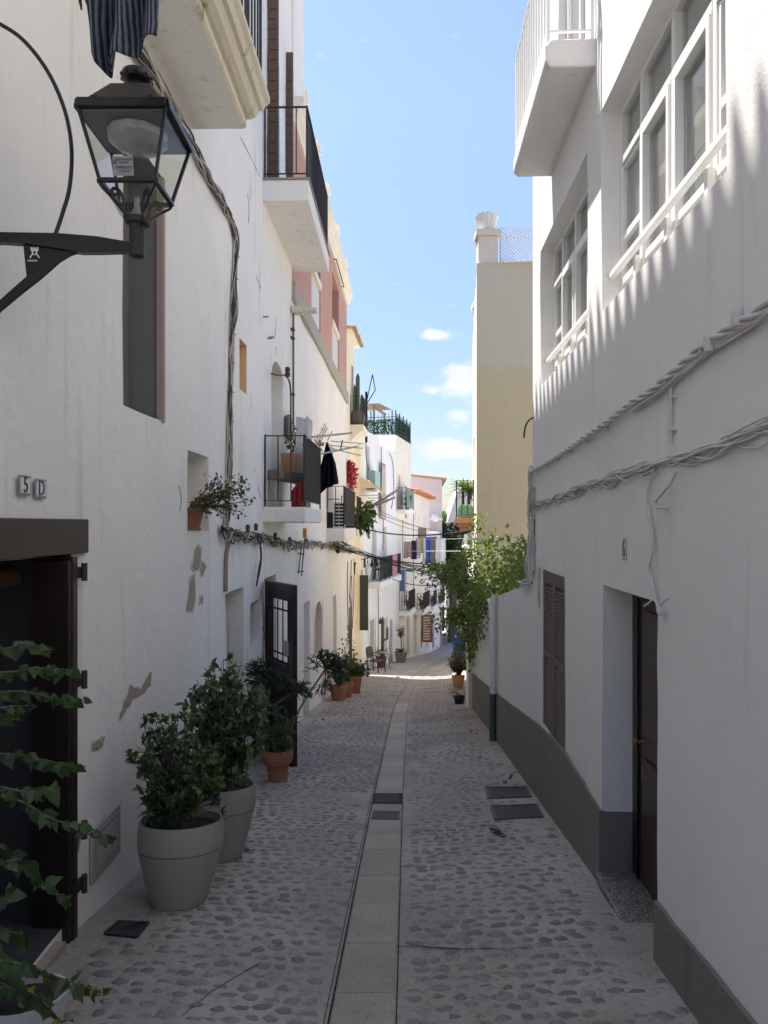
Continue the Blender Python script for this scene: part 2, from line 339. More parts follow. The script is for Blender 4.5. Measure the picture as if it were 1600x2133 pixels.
for Y in ys:
    for X in xs: mb.v.append(Vector((X, Y, (gzz(X, Y) if Y < 200 else gz(90)-2)+(.006*noise.noise(Vector((X*1.7, Y*1.7, 0))) if -3 < X < 12 else 0))))
nx = len(xs)
for j in range(len(ys)-1):
    for i in range(nx-1): mb.f.append((j*nx+i, j*nx+i+1, (j+1)*nx+i+1, (j+1)*nx+i)); mb.m.append(0)
road = build(mb, 'road', ROAD, loc=(0, 0, 0), kind='structure', smooth=True)
LW = Frame(-1.75, .0228, 1); L3 = Frame(-1.91, .0366, 1); L4 = Frame(-2.59, .068, 1); F5 = Frame(-6.46, .212, 1)
RW = Frame(1.21, .04, -1); RY = Frame(.259, .1114, -1)
def left_x(Y): return LW.a+LW.b*Y if Y < 11.6 else L3.a+L3.b*Y if Y < 21.6 else L4.a+L4.b*Y if Y < 26.8 else F5.a+F5.b*Y
def right_x(Y): return RW.a+RW.b*Y if Y < 15 else RY.a+RY.b*Y
# cobbles: irregular low domes set in mortar, laid in loose rows
def stone_shape(rr):
    n = 9; a0 = rr.random()*6; o = []; i = []
    for k in range(n):
        a = a0+2*math.pi*(k+rr.uniform(-.25, .25))/n; q = rr.uniform(.70, 1.16); o.append((math.cos(a)*q, math.sin(a)*q, -.006)); i.append((math.cos(a)*q*.76, math.sin(a)*q*.76, .0045+rr.uniform(-.002, .002)))
    return o+i+[(0, 0, .006+rr.uniform(-.002, .002))], [(k, (k+1) % n, n+(k+1) % n, n+k) for k in range(n)]+[(n+k, n+(k+1) % n, 2*n) for k in range(n)]
shapes = [stone_shape(R) for _ in range(14)]; smesh = []
for (v, f) in shapes:
    me = bpy.data.meshes.new('cobblestone'); me.from_pydata([(x, y, z) for x, y, z in v], [], f); me.materials.append(COB)
    me.polygons.foreach_set('use_smooth', [True]*len(me.polygons)); smesh.append(me)
stuff = MB(); near = []
Y = -1.5; row = 0
COVERS = [(gp(778, 1665), .34), (gp(805, 1700), .3), (gp(1060, 1661), .3), (gp(1078, 1703), .32), (gp(263, 1956), .17)]
while Y < 23.5:
    rs = .088+.012*R.random(); X = left_x(Y)+.12+R.random()*.1
    while X < right_x(Y)-.14:
        dx = R.uniform(.082, .114); X += dx; x = X+R.uniform(-.012, .012); y = Y+R.uniform(-.024, .024)
        if abs(x-gutter_x(y)) < .19: continue
        el, er = x-left_x(y), right_x(y)-x
        if el < .4 and R.random() < .4 and y < 9: continue
        if er < .4 and R.random() < (.8 if er < .22 else .4): continue
        if noise.noise(Vector((x*.9, y*.9, 3))) >.5 and R.random() < .6: continue
        if any((abs(x-q.x) < r and abs(y-q.y) < r*.8) for q, r in COVERS): continue
        rx, ry = R.uniform(.034, .058), R.uniform(.026, .045); k = R.randrange(14); a = R.uniform(-.5, .5)
        if y < 5 and R.random() < .1: rx *= 1.25; ry *= 1.2
        inview = y > 2.95 and abs(x/y) < .55
        z = gzz(x, y)+R.choice((-.004, -.003, -.002, -.001, 0, .001))
        if inview and y < 4.75 and len(near) < 300: near.append((x, y, z, rx, ry, k, a)); continue
        v, f = shapes[k]; ca, sa = math.cos(a), math.sin(a); b = len(stuff.v)
        for (px_, py_, pz_) in v:
            u_, w_ = px_*rx, py_*ry; stuff.v.append(Vector((x+u_*ca-w_*sa, y+u_*sa+w_*ca, z+pz_)))
        for q in f: stuff.f.append(tuple(b+i for i in q)); stuff.m.append(0)
    Y += rs; row += 1
build(stuff, 'cobblestones', COB, road, smooth=True, kind='stuff', recalc=False)
for (x, y, z, rx, ry, k, a) in near: inst('cobblestone', smesh[k], road, MT((x, y, z), a, s=(rx, ry, 1)))
# gutter slabs
GRAN2 = plain('worn_brown_slab', (.30, .265, .235), .9, 0, .3, 6, .5)
Y = 1.6
BLACKGAP = plain('dark_joint', (.02, .018, .016), .95)
jt = MB()
while Y < 40:
    ln = R.uniform(.42, .72) if Y < 22 else 2.0; a, b = Y, Y+ln-.006; h = .1325
    mb = MB(); z0 = gzz(gutter_x(a), a)+.007; z1 = gzz(gutter_x(b), b)+.007; ga, gb = gutter_x(a), gutter_x(b)
    mb.hexa([(ga-h, a, z0-.05), (ga+h, a, z0-.05), (gb+h, b, z1-.05), (gb-h, b, z1-.05), (ga-h, a, z0), (ga+h, a, z0), (gb+h, b, z1), (gb-h, b, z1)])
    build(mb, 'gutter_slab', GRAN if a < 15.5 else GRAN2, road, bevel=.004 if Y < 15 else 0)
    for sgn, w_ in ((-1, .009), (-1.14, .004), (1, .006)):
        xa, xb = ga+sgn*(h+.012), gb+sgn*(h+.012)
        jt.face([(xa-w_/2, a, z0+.001), (xa+w_/2, a, z0+.001), (xb+w_/2, b, z1+.001), (xb-w_/2, b, z1+.001)])
    Y += ln
build(jt, 'gutter_joint', BLACKGAP, road)
# broken crack in the mortar
cr = MB()
for (x0, y0, pts) in ((0, 0, [(968, 1730), (985, 1728), (1003, 1731), (1022, 1728), (1040, 1738), (1048, 1752)]), (0, 0, [(868, 1733), (900, 1734), (912, 1745), (905, 1755), (935, 1763), (955, 1765)]), (0, 0, [(380, 2133), (440, 2080), (510, 2035), (545, 2015)]), (0, 0, [(822, 1974), (880, 1976), (960, 1985), (1100, 1990)])):
    G = [gp(*q) for q in pts]
    for a, b in zip(G, G[1:]):
        n_ = (b-a).cross(Vector((0, 0, 1))).normalized()*R.uniform(.002, .006)
        for q in (a, b): q.z = gzz(q.x, q.y)+.004
        cr.face([a-n_, a+n_, b+n_, b-n_])
G = [gp(*q) for q in ((1018, 1733), (1036, 1737), (1044, 1744), (1056, 1752), (1050, 1757), (1040, 1753), (1030, 1748), (1022, 1741))]
for q in G: q.z = gzz(q.x, q.y)+.003
cr.face(G); build(cr, 'crack', BLACKGAP, road)

OLDC = plaster('old_paint_layer', (.62, .57, .50), stain=(.4, .34, .28), amt=.7, bs=1)
# ---------------------------------------------------------------- facade builder
def facade(mb, w, Y0, Y1, zb, zt, holes, step=.3, amp=.012, seed=0, body=4, s0=True, s1=True):
    def lines(lo, hi, marks, st):
        q = sorted(set([lo, hi]+[min(max(k, lo), hi) for k in marks])); o = []
        for a, b in zip(q, q[1:]): o += seq(a, b, st)[:-1]
        return o+[q[-1]]
    ys = lines(Y0, Y1, [h[0] for h in holes]+[h[1] for h in holes], step); zs = lines(zb, zt, [h[2] for h in holes]+[h[3] for h in holes], step)
    def wob(Y, z, d=0):
        e = 0 if (abs(Y-Y0) < 1e-6 or abs(Y-Y1) < 1e-6) else 1
        v = Vector((Y, z, seed*7.3)); q = noise.noise(v*.6)*amp*1.8+noise.noise(v*3.1)*amp*.8
        return w.p(Y+e*noise.noise(v*4+Vector((9, 0, 0)))*amp*.8, d+q*e, z+noise.noise(v*4+Vector((0, 9, 0)))*amp*.8)
    idx = {}; base = len(mb.v)
    for j, z in enumerate(zs):
        for i, Y in enumerate(ys): mb.v.append(wob(Y, z))
    nx = len(ys)
    for j in range(len(zs)-1):
        for i in range(nx-1):
            cy_, cz = (ys[i]+ys[i+1])/2, (zs[j]+zs[j+1])/2
            if any(h[0] < cy_ < h[1] and h[2] < cz < h[3] for h in holes): continue
            mb.f.append((base+j*nx+i, base+j*nx+i+1, base+(j+1)*nx+i+1, base+(j+1)*nx+i)); mb.m.append(mb.mi)
    for h in holes:
        a, b, c, d, dep = h[:5]; rm = h[5] if len(h) > 5 else mb.mi; bm_ = h[6] if len(h) > 6 else mb.mi
        yy = [y for y in ys if a-1e-6 <= y <= b+1e-6]; zz = [z for z in zs if c-1e-6 <= z <= d+1e-6]; old = mb.mi; mb.mi = rm
        for z in (c, d):
            for q, r in zip(yy, yy[1:]): mb.face([wob(q, z), wob(r, z), wob(r, z, -dep), wob(q, z, -dep)])
        for Y in (a, b):
            for q, r in zip(zz, zz[1:]): mb.face([wob(Y, q), wob(Y, r), wob(Y, r, -dep), wob(Y, q, -dep)])
        if bm_ is not None:
            mb.mi = bm_; mb.face([wob(a, c, -dep), wob(b, c, -dep), wob(b, d, -dep), wob(a, d, -dep)])
        mb.mi = old
    B = -body
    if s0: mb.face([w.p(Y0, 0, zb), w.p(Y0, B, zb), w.p(Y0, B, zt), w.p(Y0, 0, zt)])
    if s1: mb.face([w.p(Y1, 0, zb), w.p(Y1, B, zb), w.p(Y1, B, zt), w.p(Y1, 0, zt)])
    mb.face([w.p(Y0, 0, zt), w.p(Y1, 0, zt), w.p(Y1, B, zt), w.p(Y0, B, zt)])
    mb.face([w.p(Y0, B, zb), w.p(Y1, B, zb), w.p(Y1, B, zt), w.p(Y0, B, zt)])
def arch(mb, w, Y0, Y1, zs, zt, dep, n=8):         # spandrels that turn the top of a square opening into an arch
    c = (Y0+Y1)/2; r = (Y1-Y0)/2; h = zt-zs; o = [(c-r*math.cos(math.pi*k/n), zs+h*math.sin(math.pi*k/n)) for k in range(n+1)]
    for k in range(n):
        (ya, za), (yb, zb_) = o[k], o[k+1]
        if abs(ya-yb) < 1e-6: continue
        mb.hexa([w.p(ya, -dep, za), w.p(ya, .003, za), w.p(yb, .003, zb_), w.p(yb, -dep, zb_), w.p(ya, -dep, zt+.01), w.p(ya, .003, zt+.01), w.p(yb, .003, zt+.01), w.p(yb, -dep, zt+.01)])
def patch(w, px, parent, mat=BARE, d=.002, halo=True):        # bared render: an irregular flake of wall, traced as outline points
    pts = [w.yz(*q) for q in px]; o = []
    if halo:                                     # older paint layer showing round the break
        cx_ = sum(q[0] for q in px)/len(px); cy_ = sum(q[1] for q in px)/len(px)
        patch(w, [(cx_+(x-cx_)*1.0+(2.2 if x > cx_ else -2.2)+R.uniform(-1, 1.5), cy_+(y-cy_)*1.06+(4 if y > cy_ else -4)) for x, y in px], parent, OLDC, -.004, False)
    for i, (Y, z) in enumerate(pts):
        o.append((Y, z)); Y2, z2 = pts[(i+1) % len(pts)]
        for k in (.2, .4, .6, .8):
            j = .02*min(1, math.hypot(Y2-Y, z2-z)*4); o.append((Y+(Y2-Y)*k+R.uniform(-j, j), z+(z2-z)*k+R.uniform(-j, j)))
    mb = MB(); mb.extrude([w.p(Y, -.01, z) for Y, z in o], w.n*(.01+d+.010)); return build(mb, 'bare_patch', mat, parent)
BARMESH = {}
def bar_mesh(r, h, mat, sq=False):
    k = (round(r, 4), round(h, 3), mat.name, sq)
    if k not in BARMESH:
        mb = MB()
        if sq: mb.box(-r, -r, 0, r, r, h)
        else: mb.tube([(0, 0, 0), (0, 0, h)], r, 6)
        BARMESH[k] = mb.mesh('bar', mat, smooth=False)
    return BARMESH[k]
def railing(house, w, Y0, Y1, z, h, d, mat, near=True, farend=False, gap=.11, r=.008, name='railing', d0=.02, low=.07, outer=True, stuffbars=False):
    """iron balcony railing: rails with single bars; near end, long outer side, far end"""
    mb = MB(); runs = []; posts = []
    if near: runs.append((w.p(Y0, d0, z), w.p(Y0, d, z)))
    if outer: runs.append((w.p(Y0, d, z), w.p(Y1, d, z)))
    if farend: runs.append((w.p(Y1, d, z), w.p(Y1, d0, z)))
    for a, b in runs:
        e_ = (b-a).normalized()*.009
        for q, tk in ((h, .03), (low, .018)):
            up = Vector((0, 0, q)); mb.bar(a+up+e_, b+up-e_, tk, .012)
        for q in (a, b):
            if not any((q-k_).length < .01 for k_ in posts): posts.append(q); mb.bar(q, q+Vector((0, 0, h+.016)), .021)
    rail = build(mb, name, mat, house); bm_ = bar_mesh(r, h-low, mat)
    if stuffbars: sb = MB()
    for a, b in runs:
        n = max(2, int((b-a).length/gap))
        for k in range(1, n):
            q = a+(b-a)*(k/n)+Vector((0, 0, low))
            if stuffbars: sb.tube([q, q+Vector((0, 0, h-low))], r, 4, False)
            else: inst('bar', bm_, rail, Matrix.Translation(q))
    if stuffbars: build(sb, 'railing_bars', mat, rail, kind='stuff')
    return rail
def leaf_door(house, w, Y0, Y1, z0, z1, dep, mat, name='door', panels=2, handle=True):
    mb = MB(); d = -dep+.02; mb.wbox(w, Y0+.01, Y1-.01, d, d+.045, z0, z1-.01)
    o = build(mb, name, mat, house); H = z1-z0
    for k in range(panels):
        a = z0+H*(k/panels)+.09; b = z0+H*((k+1)/panels)-.07; q = MB(); q.wbox(w, Y0+.1, Y1-.1, d+.045, d+.06, a, b); build(q, 'panel', mat, o, bevel=.008)
    if handle:
        q = MB(); q.tube([w.p(Y0+.08, d+.045, z0+H*.48), w.p(Y0+.08, d+.09, z0+H*.48), w.p(Y0+.18, d+.09, z0+H*.48)], .009); build(q, 'handle', STEEL, o)
    return o
def louvre(house, w, Y0, Y1, z0, z1, d, mat, n=18, name='shutter', th=.035, mid=True):
    mb = MB(); fr = .05*min(1, (Y1-Y0)/.35)
    mb.wbox(w, Y0, Y0+fr, d, d+th, z0, z1); mb.wbox(w, Y1-fr, Y1, d, d+th, z0, z1)
    zsp = [z0, (z0+z1)/2, z1] if mid else [z0, z1]
    for q in zsp: mb.wbox(w, Y0+fr, Y1-fr, d+.001, d+th-.001, max(z0, q-.035), min(z1, q+.035))
    o = build(mb, name, mat, house)
    for a, b in zip(zsp, zsp[1:]):
        nn = n//(len(zsp)-1)
        for k in range(nn):
            z = a+.05+(b-a-.1)*(k+.5)/nn; s_ = (b-a-.1)/nn*.8; q = MB()
            q.hexa([w.p(Y0+fr, d+.002, z-s_*.2+.012), w.p(Y0+fr, d+th-.002, z-s_*.6), w.p(Y1-fr, d+th-.002, z-s_*.6), w.p(Y1-fr, d+.002, z-s_*.2+.012), w.p(Y0+fr, d+.002, z-s_*.2+.02), w.p(Y0+fr, d+th-.002, z-s_*.6+.008), w.p(Y1-fr, d+th-.002, z-s_*.6+.008), w.p(Y1-fr, d+.002, z-s_*.2+.02)])
            build(q, 'slat', mat, o, recalc=False)
    return o
DK0 = plain('rusty_nail', (.05, .035, .03), .8)
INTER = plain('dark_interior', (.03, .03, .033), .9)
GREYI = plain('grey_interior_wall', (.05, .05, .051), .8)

# ---------------------------------------------------------------- left near house, number 5D
DY = 3.84; h1 = thing('white_house', (LW.a+LW.b*3, 3, gz(3)), 'near white limewashed house with 5 and D tiles and peeling render on the left', 'house')
mb = MB()
facade(mb, LW, -1.3, 7.17, -1.6, 10.5, [(2.55, DY, -.40, 1.54, 1.2, 1, 2), (4.557, 5.31, 2.455, 4.25, .27, 3, 3), (5.91, 6.54, 1.64, 2.31, .26)], .28, .011, 1, s1=True)  # wall stops just behind the camera to let extra light into the lane
build(mb, 'wall', [WHITE, GREYI, INTER, plain('grey_recess_shade', (.21, .21, .205), .8, 0, .05, 3)], h1, smooth=35)  # sides of the tall recess: shade of the deep niche put into the grey
mb = MB(); mb.wbox(LW, 2.4, 4.01, -.12, .016, 1.542, 1.728); build(mb, 'lintel', plain('dark_lintel', (.055, .04, .03), .6, 0, .2, 5, dirt=(.10, .085, .07), damt=.35), h1, bevel=.006)
mb = MB(); mb.wbox(LW, 2.4, 3.83, -.6, -.02, -.9, -.401); build(mb, 'doorstep', plain('dark_step', (.05, .05, .052), .7, 0, .2), h1)
mb = MB(); mb.wbox(LW, 2.3, 3.66, -.02, .05, -.9, -.42); build(mb, 'threshold', BARE, h1)
# open leaves: near one folded against the jamb, far one swung out on strap hinges
o = MB(); o.wbox(LW, 3.775, 3.83, -.10, .035, -.62, 1.53); lf = build(o, 'door', DWOOD, h1, bevel=.004)
o = MB(); o.wbox(LW, 3.74, 3.79, -.16, .028, -.60, 1.51); build(o, 'plank', DWOOD, lf, bevel=.003)
for z in (1.44, .86, .05, -.24):
    o = MB(); o.tube([LW.p(3.885, .045, z-.045), LW.p(3.885, .045, z+.05)], .017, 8); o.wbox(LW, 3.84, 3.90, .012, .03, z-.03, z+.03); build(o, 'hinge', plain('rusty_hinge', (.05, .03, .022), .7), lf)
o = MB(); o.wbox(LW, 2.56, 2.60, -.7, -.12, -.4, 1.53)
o.wbox(LW, 3.12, 3.16, -.34, -.28, -.4, 1.53); o.wbox(LW, 2.60, 3.12, -.32, -.29, -.4, 1.53); ld = build(o, 'door', DWOOD, h1)
for k in range(5):
    o = MB(); o.wbox(LW, 2.62+k*.1, 2.715+k*.1, -.289, -.279, -.38, 1.51); build(o, 'plank', DWOOD, ld)
o = MB(); o.tube([LW.p(3.2, -.3, 1.42), LW.p(3.8, -.3, 1.42)], .055, 12); build(o, 'roller_blind', wood('cane_blind', (.14, .07, .035)), h1, smooth=40)
# tall niche trim
o = MB(); o.wbox(LW, 5.285, 5.325, -.04, .012, 2.45, 4.25); build(o, 'window_trim', plain('pinkish_trim', (.42, .33, .29), .8), h1)
o = MB(); o.wbox(LW, 4.56, 5.30, -.262, -.25, 2.46, 4.24); build(o, 'window_panel', GREY_SH, h1)
for pl in ([(262, 1447), (268, 1421), (279, 1432), (292, 1421), (306, 1403), (312, 1398), (311, 1430), (290, 1448), (262, 1474), (250, 1497), (246, 1488)],
           [(190, 1560), (192, 1547), (205, 1540), (215, 1535), (210, 1553), (200, 1558)], [(405, 1148), (409, 1137), (416, 1145), (415, 1178), (406, 1186), (400, 1180)],
           [(395, 1210), (402, 1197), (404, 1228), (404, 1248), (398, 1270), (387, 1270), (391, 1240)], [(421, 1170), (427, 1180), (421, 1198), (419, 1180)], [(416, 1246), (421, 1243), (420, 1254), (416, 1254)],
           [(152, 1722), (158, 1716), (165, 1738), (160, 1770), (153, 1760)]):
    patch(LW, pl, h1)
o = MB(); Ya, Yb = LW.yz(187, 1760)[0], LW.yz(247, 1760)[0]
o.wbox(LW, Ya, Yb, 0, .014, -.335, -.03); bx = build(o, 'meter_cover', plain('beige_meter_cover', (.42, .40, .35), .6), h1, bevel=.004)
o = MB(); o.wbox(LW, Ya+.03, Yb-.03, .014, .019, -.305, -.06); build(o, 'cover_rim', plain('beige_meter_cover2', (.36, .345, .30), .6), bx, bevel=.002)
o = MB(); o.wbox(LW, Ya+.07, Yb-.07, .019, .024, -.265, -.10); build(o, 'cover_plate', plain('beige_meter_cover3', (.43, .41, .36), .6), bx, bevel=.002)
def textmesh(s, size, depth=.002):
    cu = bpy.data.curves.new('t', 'FONT'); cu.body = s; cu.size = size; cu.extrude = depth; cu.align_x = 'CENTER'; cu.align_y = 'CENTER'
    ob = bpy.data.objects.new('t', cu); COL.objects.link(ob); bpy.context.view_layer.update()
    me = bpy.data.meshes.new_from_object(ob.evaluated_get(bpy.context.evaluated_depsgraph_get())); bpy.data.objects.remove(ob); return me
def wall_text(house_or_parent, w, s, Y, z, size, mat, d, name='lettering', sx=1):
    me = textmesh(s, size); me.materials.clear(); me.materials.append(mat)
    xdir = w.t*(-1 if w.side < 0 else 1)          # reads left to right for someone facing the wall
    xdir = w.t if w.side > 0 else -w.t
    return inst(name, me, house_or_parent, basis(w.p(Y, d, z), xdir*sx, Vector((0, 0, 1)), w.n))
TILEW = plain('glazed_white_tile', (.70, .69, .64), .25, 0, .04); TILEB = plain('grey_blue_glaze', (.22, .23, .25), .3, 0, .5, 60); INK = plain('dark_glaze', (.02, .022, .03), .3); INKB = plain('blue_glaze', (.02, .025, .12), .3)
def tile(w, s, px0, px1, py0, py1, mat, sx=1):
    Ya, za = w.yz(px0, py0); Yb, zb = w.yz(px1, py1); Ya2, zc = w.yz(px0, py1) if w.side > 0 else w.yz(px0, py1)
    Y0, Y1 = min(Ya, Yb), max(Ya, Yb); zt_ = w.yz((px0+px1)/2, py0)[1]; z_ = w.yz((px0+px1)/2, py1)[1]
    o = MB(); o.wbox(w, Y0, Y1, 0, .006, z_, zt_)
    tl = build(o, 'house_number_tile', TILEB, loc=w.p((Y0+Y1)/2, 0, (z_+zt_)/2), bevel=.002)
    o = MB(); o.wbox(w, Y0+.010, Y1-.010, .006, .0075, z_+.012, zt_-.012); f_ = build(o, 'tile_face', TILEW, tl)
    wall_text(tl, w, s, (Y0+Y1)/2, (z_+zt_)/2, (zt_-z_)*1.12, mat, .009, 'numeral', sx); return tl
tag(tile(LW, '5', 38, 62, 990, 1032, INK, .85), 'white glazed tile with black figure 5 above the dark lintel', 'tile')
tag(tile(LW, 'D', 71, 95, 998, 1038, INKB, .8), 'white glazed tile with blue letter D right of the 5', 'tile')
# near moulded balcony
bal = MB(); prof = [(.0, 4.98), (.45, 4.98), (.47, 5.0), (.47, 5.06), (.50, 5.07), (.54, 5.10), (.57, 5.16), (.60, 5.17), (.62, 5.22), (.65, 5.25), (.65, 5.30), (0, 5.30)]
Yn, Yf = 1.2, 5.98
N0 = [LW.p(Yn, d, z) for d, z in prof]; i0 = len(bal.v); bal.v += N0; n_ = len(prof)
rows_ = [Yn+(Yf-.0-Yn)*k/24 for k in range(25)]; bal.v = []
for k, Yk in enumerate(rows_):
    for d, z in prof:
        shrink = 0 if k < 24 else 0; bal.v.append(LW.p(Yk+(max(0, d-.45)*.55 if k == 24 else 0), d+.004*noise.noise(Vector((Yk*3, z*9, d*4))), z))
for k in range(24):
    for q in range(n_): bal.f.append((k*n_+q, k*n_+(q+1) % n_, (k+1)*n_+(q+1) % n_, (k+1)*n_+q)); bal.m.append(0 if q in (0, 10, 11) else 1)
bal.f.append(tuple(range(n_))); bal.m.append(0); bal.f.append(tuple(24*n_+q for q in range(n_))); bal.m.append(0)
build(bal, 'balcony', [WHITE_OLD, STONE_CORN], h1)
railing(h1, LW, 1.3, 5.93, 5.30, .78, .60, IRON_B, near=False, farend=True, gap=.115, r=.009)
# sawtooth tiled eave high above (its shadow teeth fall on the wall opposite)
o = MB(); o.wbox(LW, -1.3, 11.6, 0, .16, 10.42, 10.50); build(o, 'eave', WHITE_OLD, h1)
o = MB(); Yk = -1.2
while Yk < 11.55:
    c_ = LW.p(Yk, 0, 10.52); q_ = Vector((0, 0, R.uniform(-.02, .03))); o.tube([c_-LW.n*.4+Vector((0, 0, .12)), c_+LW.n*.27, c_+LW.n*.31+q_, c_+LW.n*(.35+R.uniform(0, .05))+q_], [.09, .085, .062, .03], 7); Yk += .2+R.uniform(-.012, .012)
o.wbox(LW, -1.3, 11.6, -.3, .27, 10.5, 10.56)
build(o, 'roof_tiles', TERRA_L, h1, kind='stuff')

# ---------------------------------------------------------------- second white house (two balconies, open dark door)
h2 = thing('white_house', (LW.a+LW.b*9.4, 9.4, gz(9.4)), 'tall white limewashed house with open dark door and two balconies, left side', 'house')
SK = plain('pale_grey_panel', (.5, .49, .46), .8, 0, .05)  # even pale grey backing of door and window openings
mb = MB()
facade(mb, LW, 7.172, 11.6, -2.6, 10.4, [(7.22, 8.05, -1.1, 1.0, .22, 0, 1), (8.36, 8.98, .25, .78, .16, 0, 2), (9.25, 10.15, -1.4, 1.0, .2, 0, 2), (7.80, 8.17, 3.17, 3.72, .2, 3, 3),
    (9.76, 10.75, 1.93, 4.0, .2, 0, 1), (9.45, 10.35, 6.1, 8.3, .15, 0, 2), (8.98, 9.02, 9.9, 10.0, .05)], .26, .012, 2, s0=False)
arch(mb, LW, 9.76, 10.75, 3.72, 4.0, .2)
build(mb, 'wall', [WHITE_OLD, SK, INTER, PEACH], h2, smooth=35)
o = MB(); o.wbox(LW, 7.25, 7.30, -.19, -.15, -1.1, .98); build(o, 'door_frame', DWOOD, h2)
o = MB(); o.wbox(LW, 8.37, 8.44, -.15, -.10, .26, .77); build(o, 'window_frame', DWOOD, h2)
DKB = wood('dark_weathered_board', (.035, .028, .022), .8)
def slab_balcony(house, w, Y0, Y1, d, z0, z1, mat, name='balcony_slab', bevel=.01):
    o = MB(); o.wbox(w, Y0, Y1, -.01, d, z0, z1); return build(o, name, mat, house, bevel=bevel)
slab_balcony(h2, LW, 9.17, 11.8, .58, 5.82, 6.085, WHITE_OLD)
o = MB(); o.wbox(LW, 9.15, 11.82, -.005, .60, 6.087, 6.105); build(o, 'slab_edge', plain('grey_slab_tile', (.3, .28, .25), .8), h2)
railing(h2, LW, 9.2, 11.75, 6.105, .92, .555, IRON_B, gap=.12, r=.008)
slab_balcony(h2, LW, 9.17, 11.0, .545, 1.72, 1.92, WHITE_OLD, bevel=.02)
railing(h2, LW, 9.2, 10.95, 1.93, .90, .52, IRON_B, gap=.125, r=.009, near=True, outer=False)
railing(h2, LW, 9.2, 10.95, 1.93, .90, .53, IRON_B, gap=.075, r=.009, near=False, outer=True)
o = MB(); o.wbox(LW, 9.25, 10.9, .495, .50, 2.1, 2.14); o.wbox(LW, 9.25, 10.9, .495, .50, 2.7, 2.74); rs_ = build(o, 'board_screen', DKB, h2)
for k in range(22):
    o = MB(); y = 9.26+k*.0745; o.wbox(LW, y, y+.062, .501, .513+R.uniform(0, .006), 2.0+R.uniform(0, .02), 2.80+R.uniform(-.01, .015)); build(o, 'slat', DKB, rs_)
for (a, b, dd) in ((9.44, 9.48, .15), (10.98, 11.02, .11)):   # folded brown shutters of the upper door
    o = MB(); o.wbox(LW, a, b, .0, dd, 6.12, 8.9); sh = build(o, 'shutter', SHUT, h2)
    for k in range(18):
        q = MB(); z = 6.3+k*.135; q.wbox(LW, a-.012, a-.002, .03, dd-.03, z, z+.06); build(q, 'slat', SHUT, sh)
# open door leaf swung into the street
A = Vector((-1.50, 9.22, 0)); B = Vector((-1.04, 8.42, 0)); dv = (B-A).normalized(); nv = Vector((-dv.y, dv.x, 0)); zb, zt = -1.19, .985
class LeafFrame:
    def p(s, q, d, z): return A+dv*q+nv*d+Vector((0, 0, z))
LF = LeafFrame(); wd = (B-A).length
o = MB()
for a, b, c, d in ((0, .13, zb, zt), (wd-.13, wd, zb, zt), (.13, wd-.13, zt-.2, zt), (.13, wd-.13, zb, .12-.15+.05)): o.wbox(LF, a, b, -.03, .03, c, d)
dl = build(o, 'door', DWOOD, h2, bevel=.004)
for k in range(4):
    q = MB(); x = .13+(wd-.26)*(k+.5)/4; q.tube([LF.p(x, 0, .02), LF.p(x, 0, zt-.2)], .009, 6); build(q, 'bar', IRON, dl)
for z in (.12, .66):
    q = MB(); q.wbox(LF, .13, wd-.13, -.008, .008, z-.01, z+.01); build(q, 'bar', IRON, dl)
q = MB(); q.wbox(LF, .13, wd-.13, -.04, .04, -.01, .02); build(q, 'sill', DWOOD, dl)
q = MB(); q.wbox(LF, .13, wd-.13, -.038, -.03, -.9, -.12); build(q, 'panel', DWOOD, dl, bevel=.006)
q = MB(); q.wbox(LF, wd-.30, wd-.2, -.02, .0, .12, .3); build(q, 'notice', plain('pale_paper', (.55, .5, .42), .8), dl)
# bell push
o = MB(); o.wbox(LW, 9.06, 9.12, 0, .03, .25, .33); o.wbox(LW, 9.04, 9.09, 0, .02, .36, .42); build(o, 'doorbell', STEEL, h2, bevel=.004)

def wallcrack(house, w, px):
    o = MB(); P_ = [w.p(Y, .006, z) for Y, z in [w.yz(*q) for q in px]]; pts = []
    for a, b in zip(P_, P_[1:]):
        for k in range(4): pts.append(a.lerp(b, k/4)+w.t*R.uniform(-.008, .008)+Vector((0, 0, R.uniform(-.01, .01))))
    for a, b in zip(pts, pts[1:]): o.bar(a, b, R.uniform(.002, .007), .004, up=w.n)
    return build(o, 'crack', DARKCR, house, recalc=False)
DARKCR = plain('dark_crack', (.16, .14, .12), .95)  # dark tone of the crack lines
for q in ([(538, 962), (534, 987), (538, 1024), (545, 1042)], [(515, 404), (518, 443), (517, 470)], [(532, 574), (538, 588), (544, 606)], [(575, 660), (573, 690), (570, 712)], [(500, 286), (522, 330), (545, 380)], [(549, 810), (547, 835), (548, 858)], [(573, 722), (576, 745)]): wallcrack(h2, LW, q)
for q in ([(372, 1010), (376, 1040), (372, 1075)],): wallcrack(h1, LW, q)
for q in ((548, 660), (557, 705), (560, 702)):
    Y, z = LW.yz(*q); o = MB(); o.bar(LW.p(Y, 0, z), LW.p(Y, .07, z), .012); build(o, 'nail', DK0, h2)
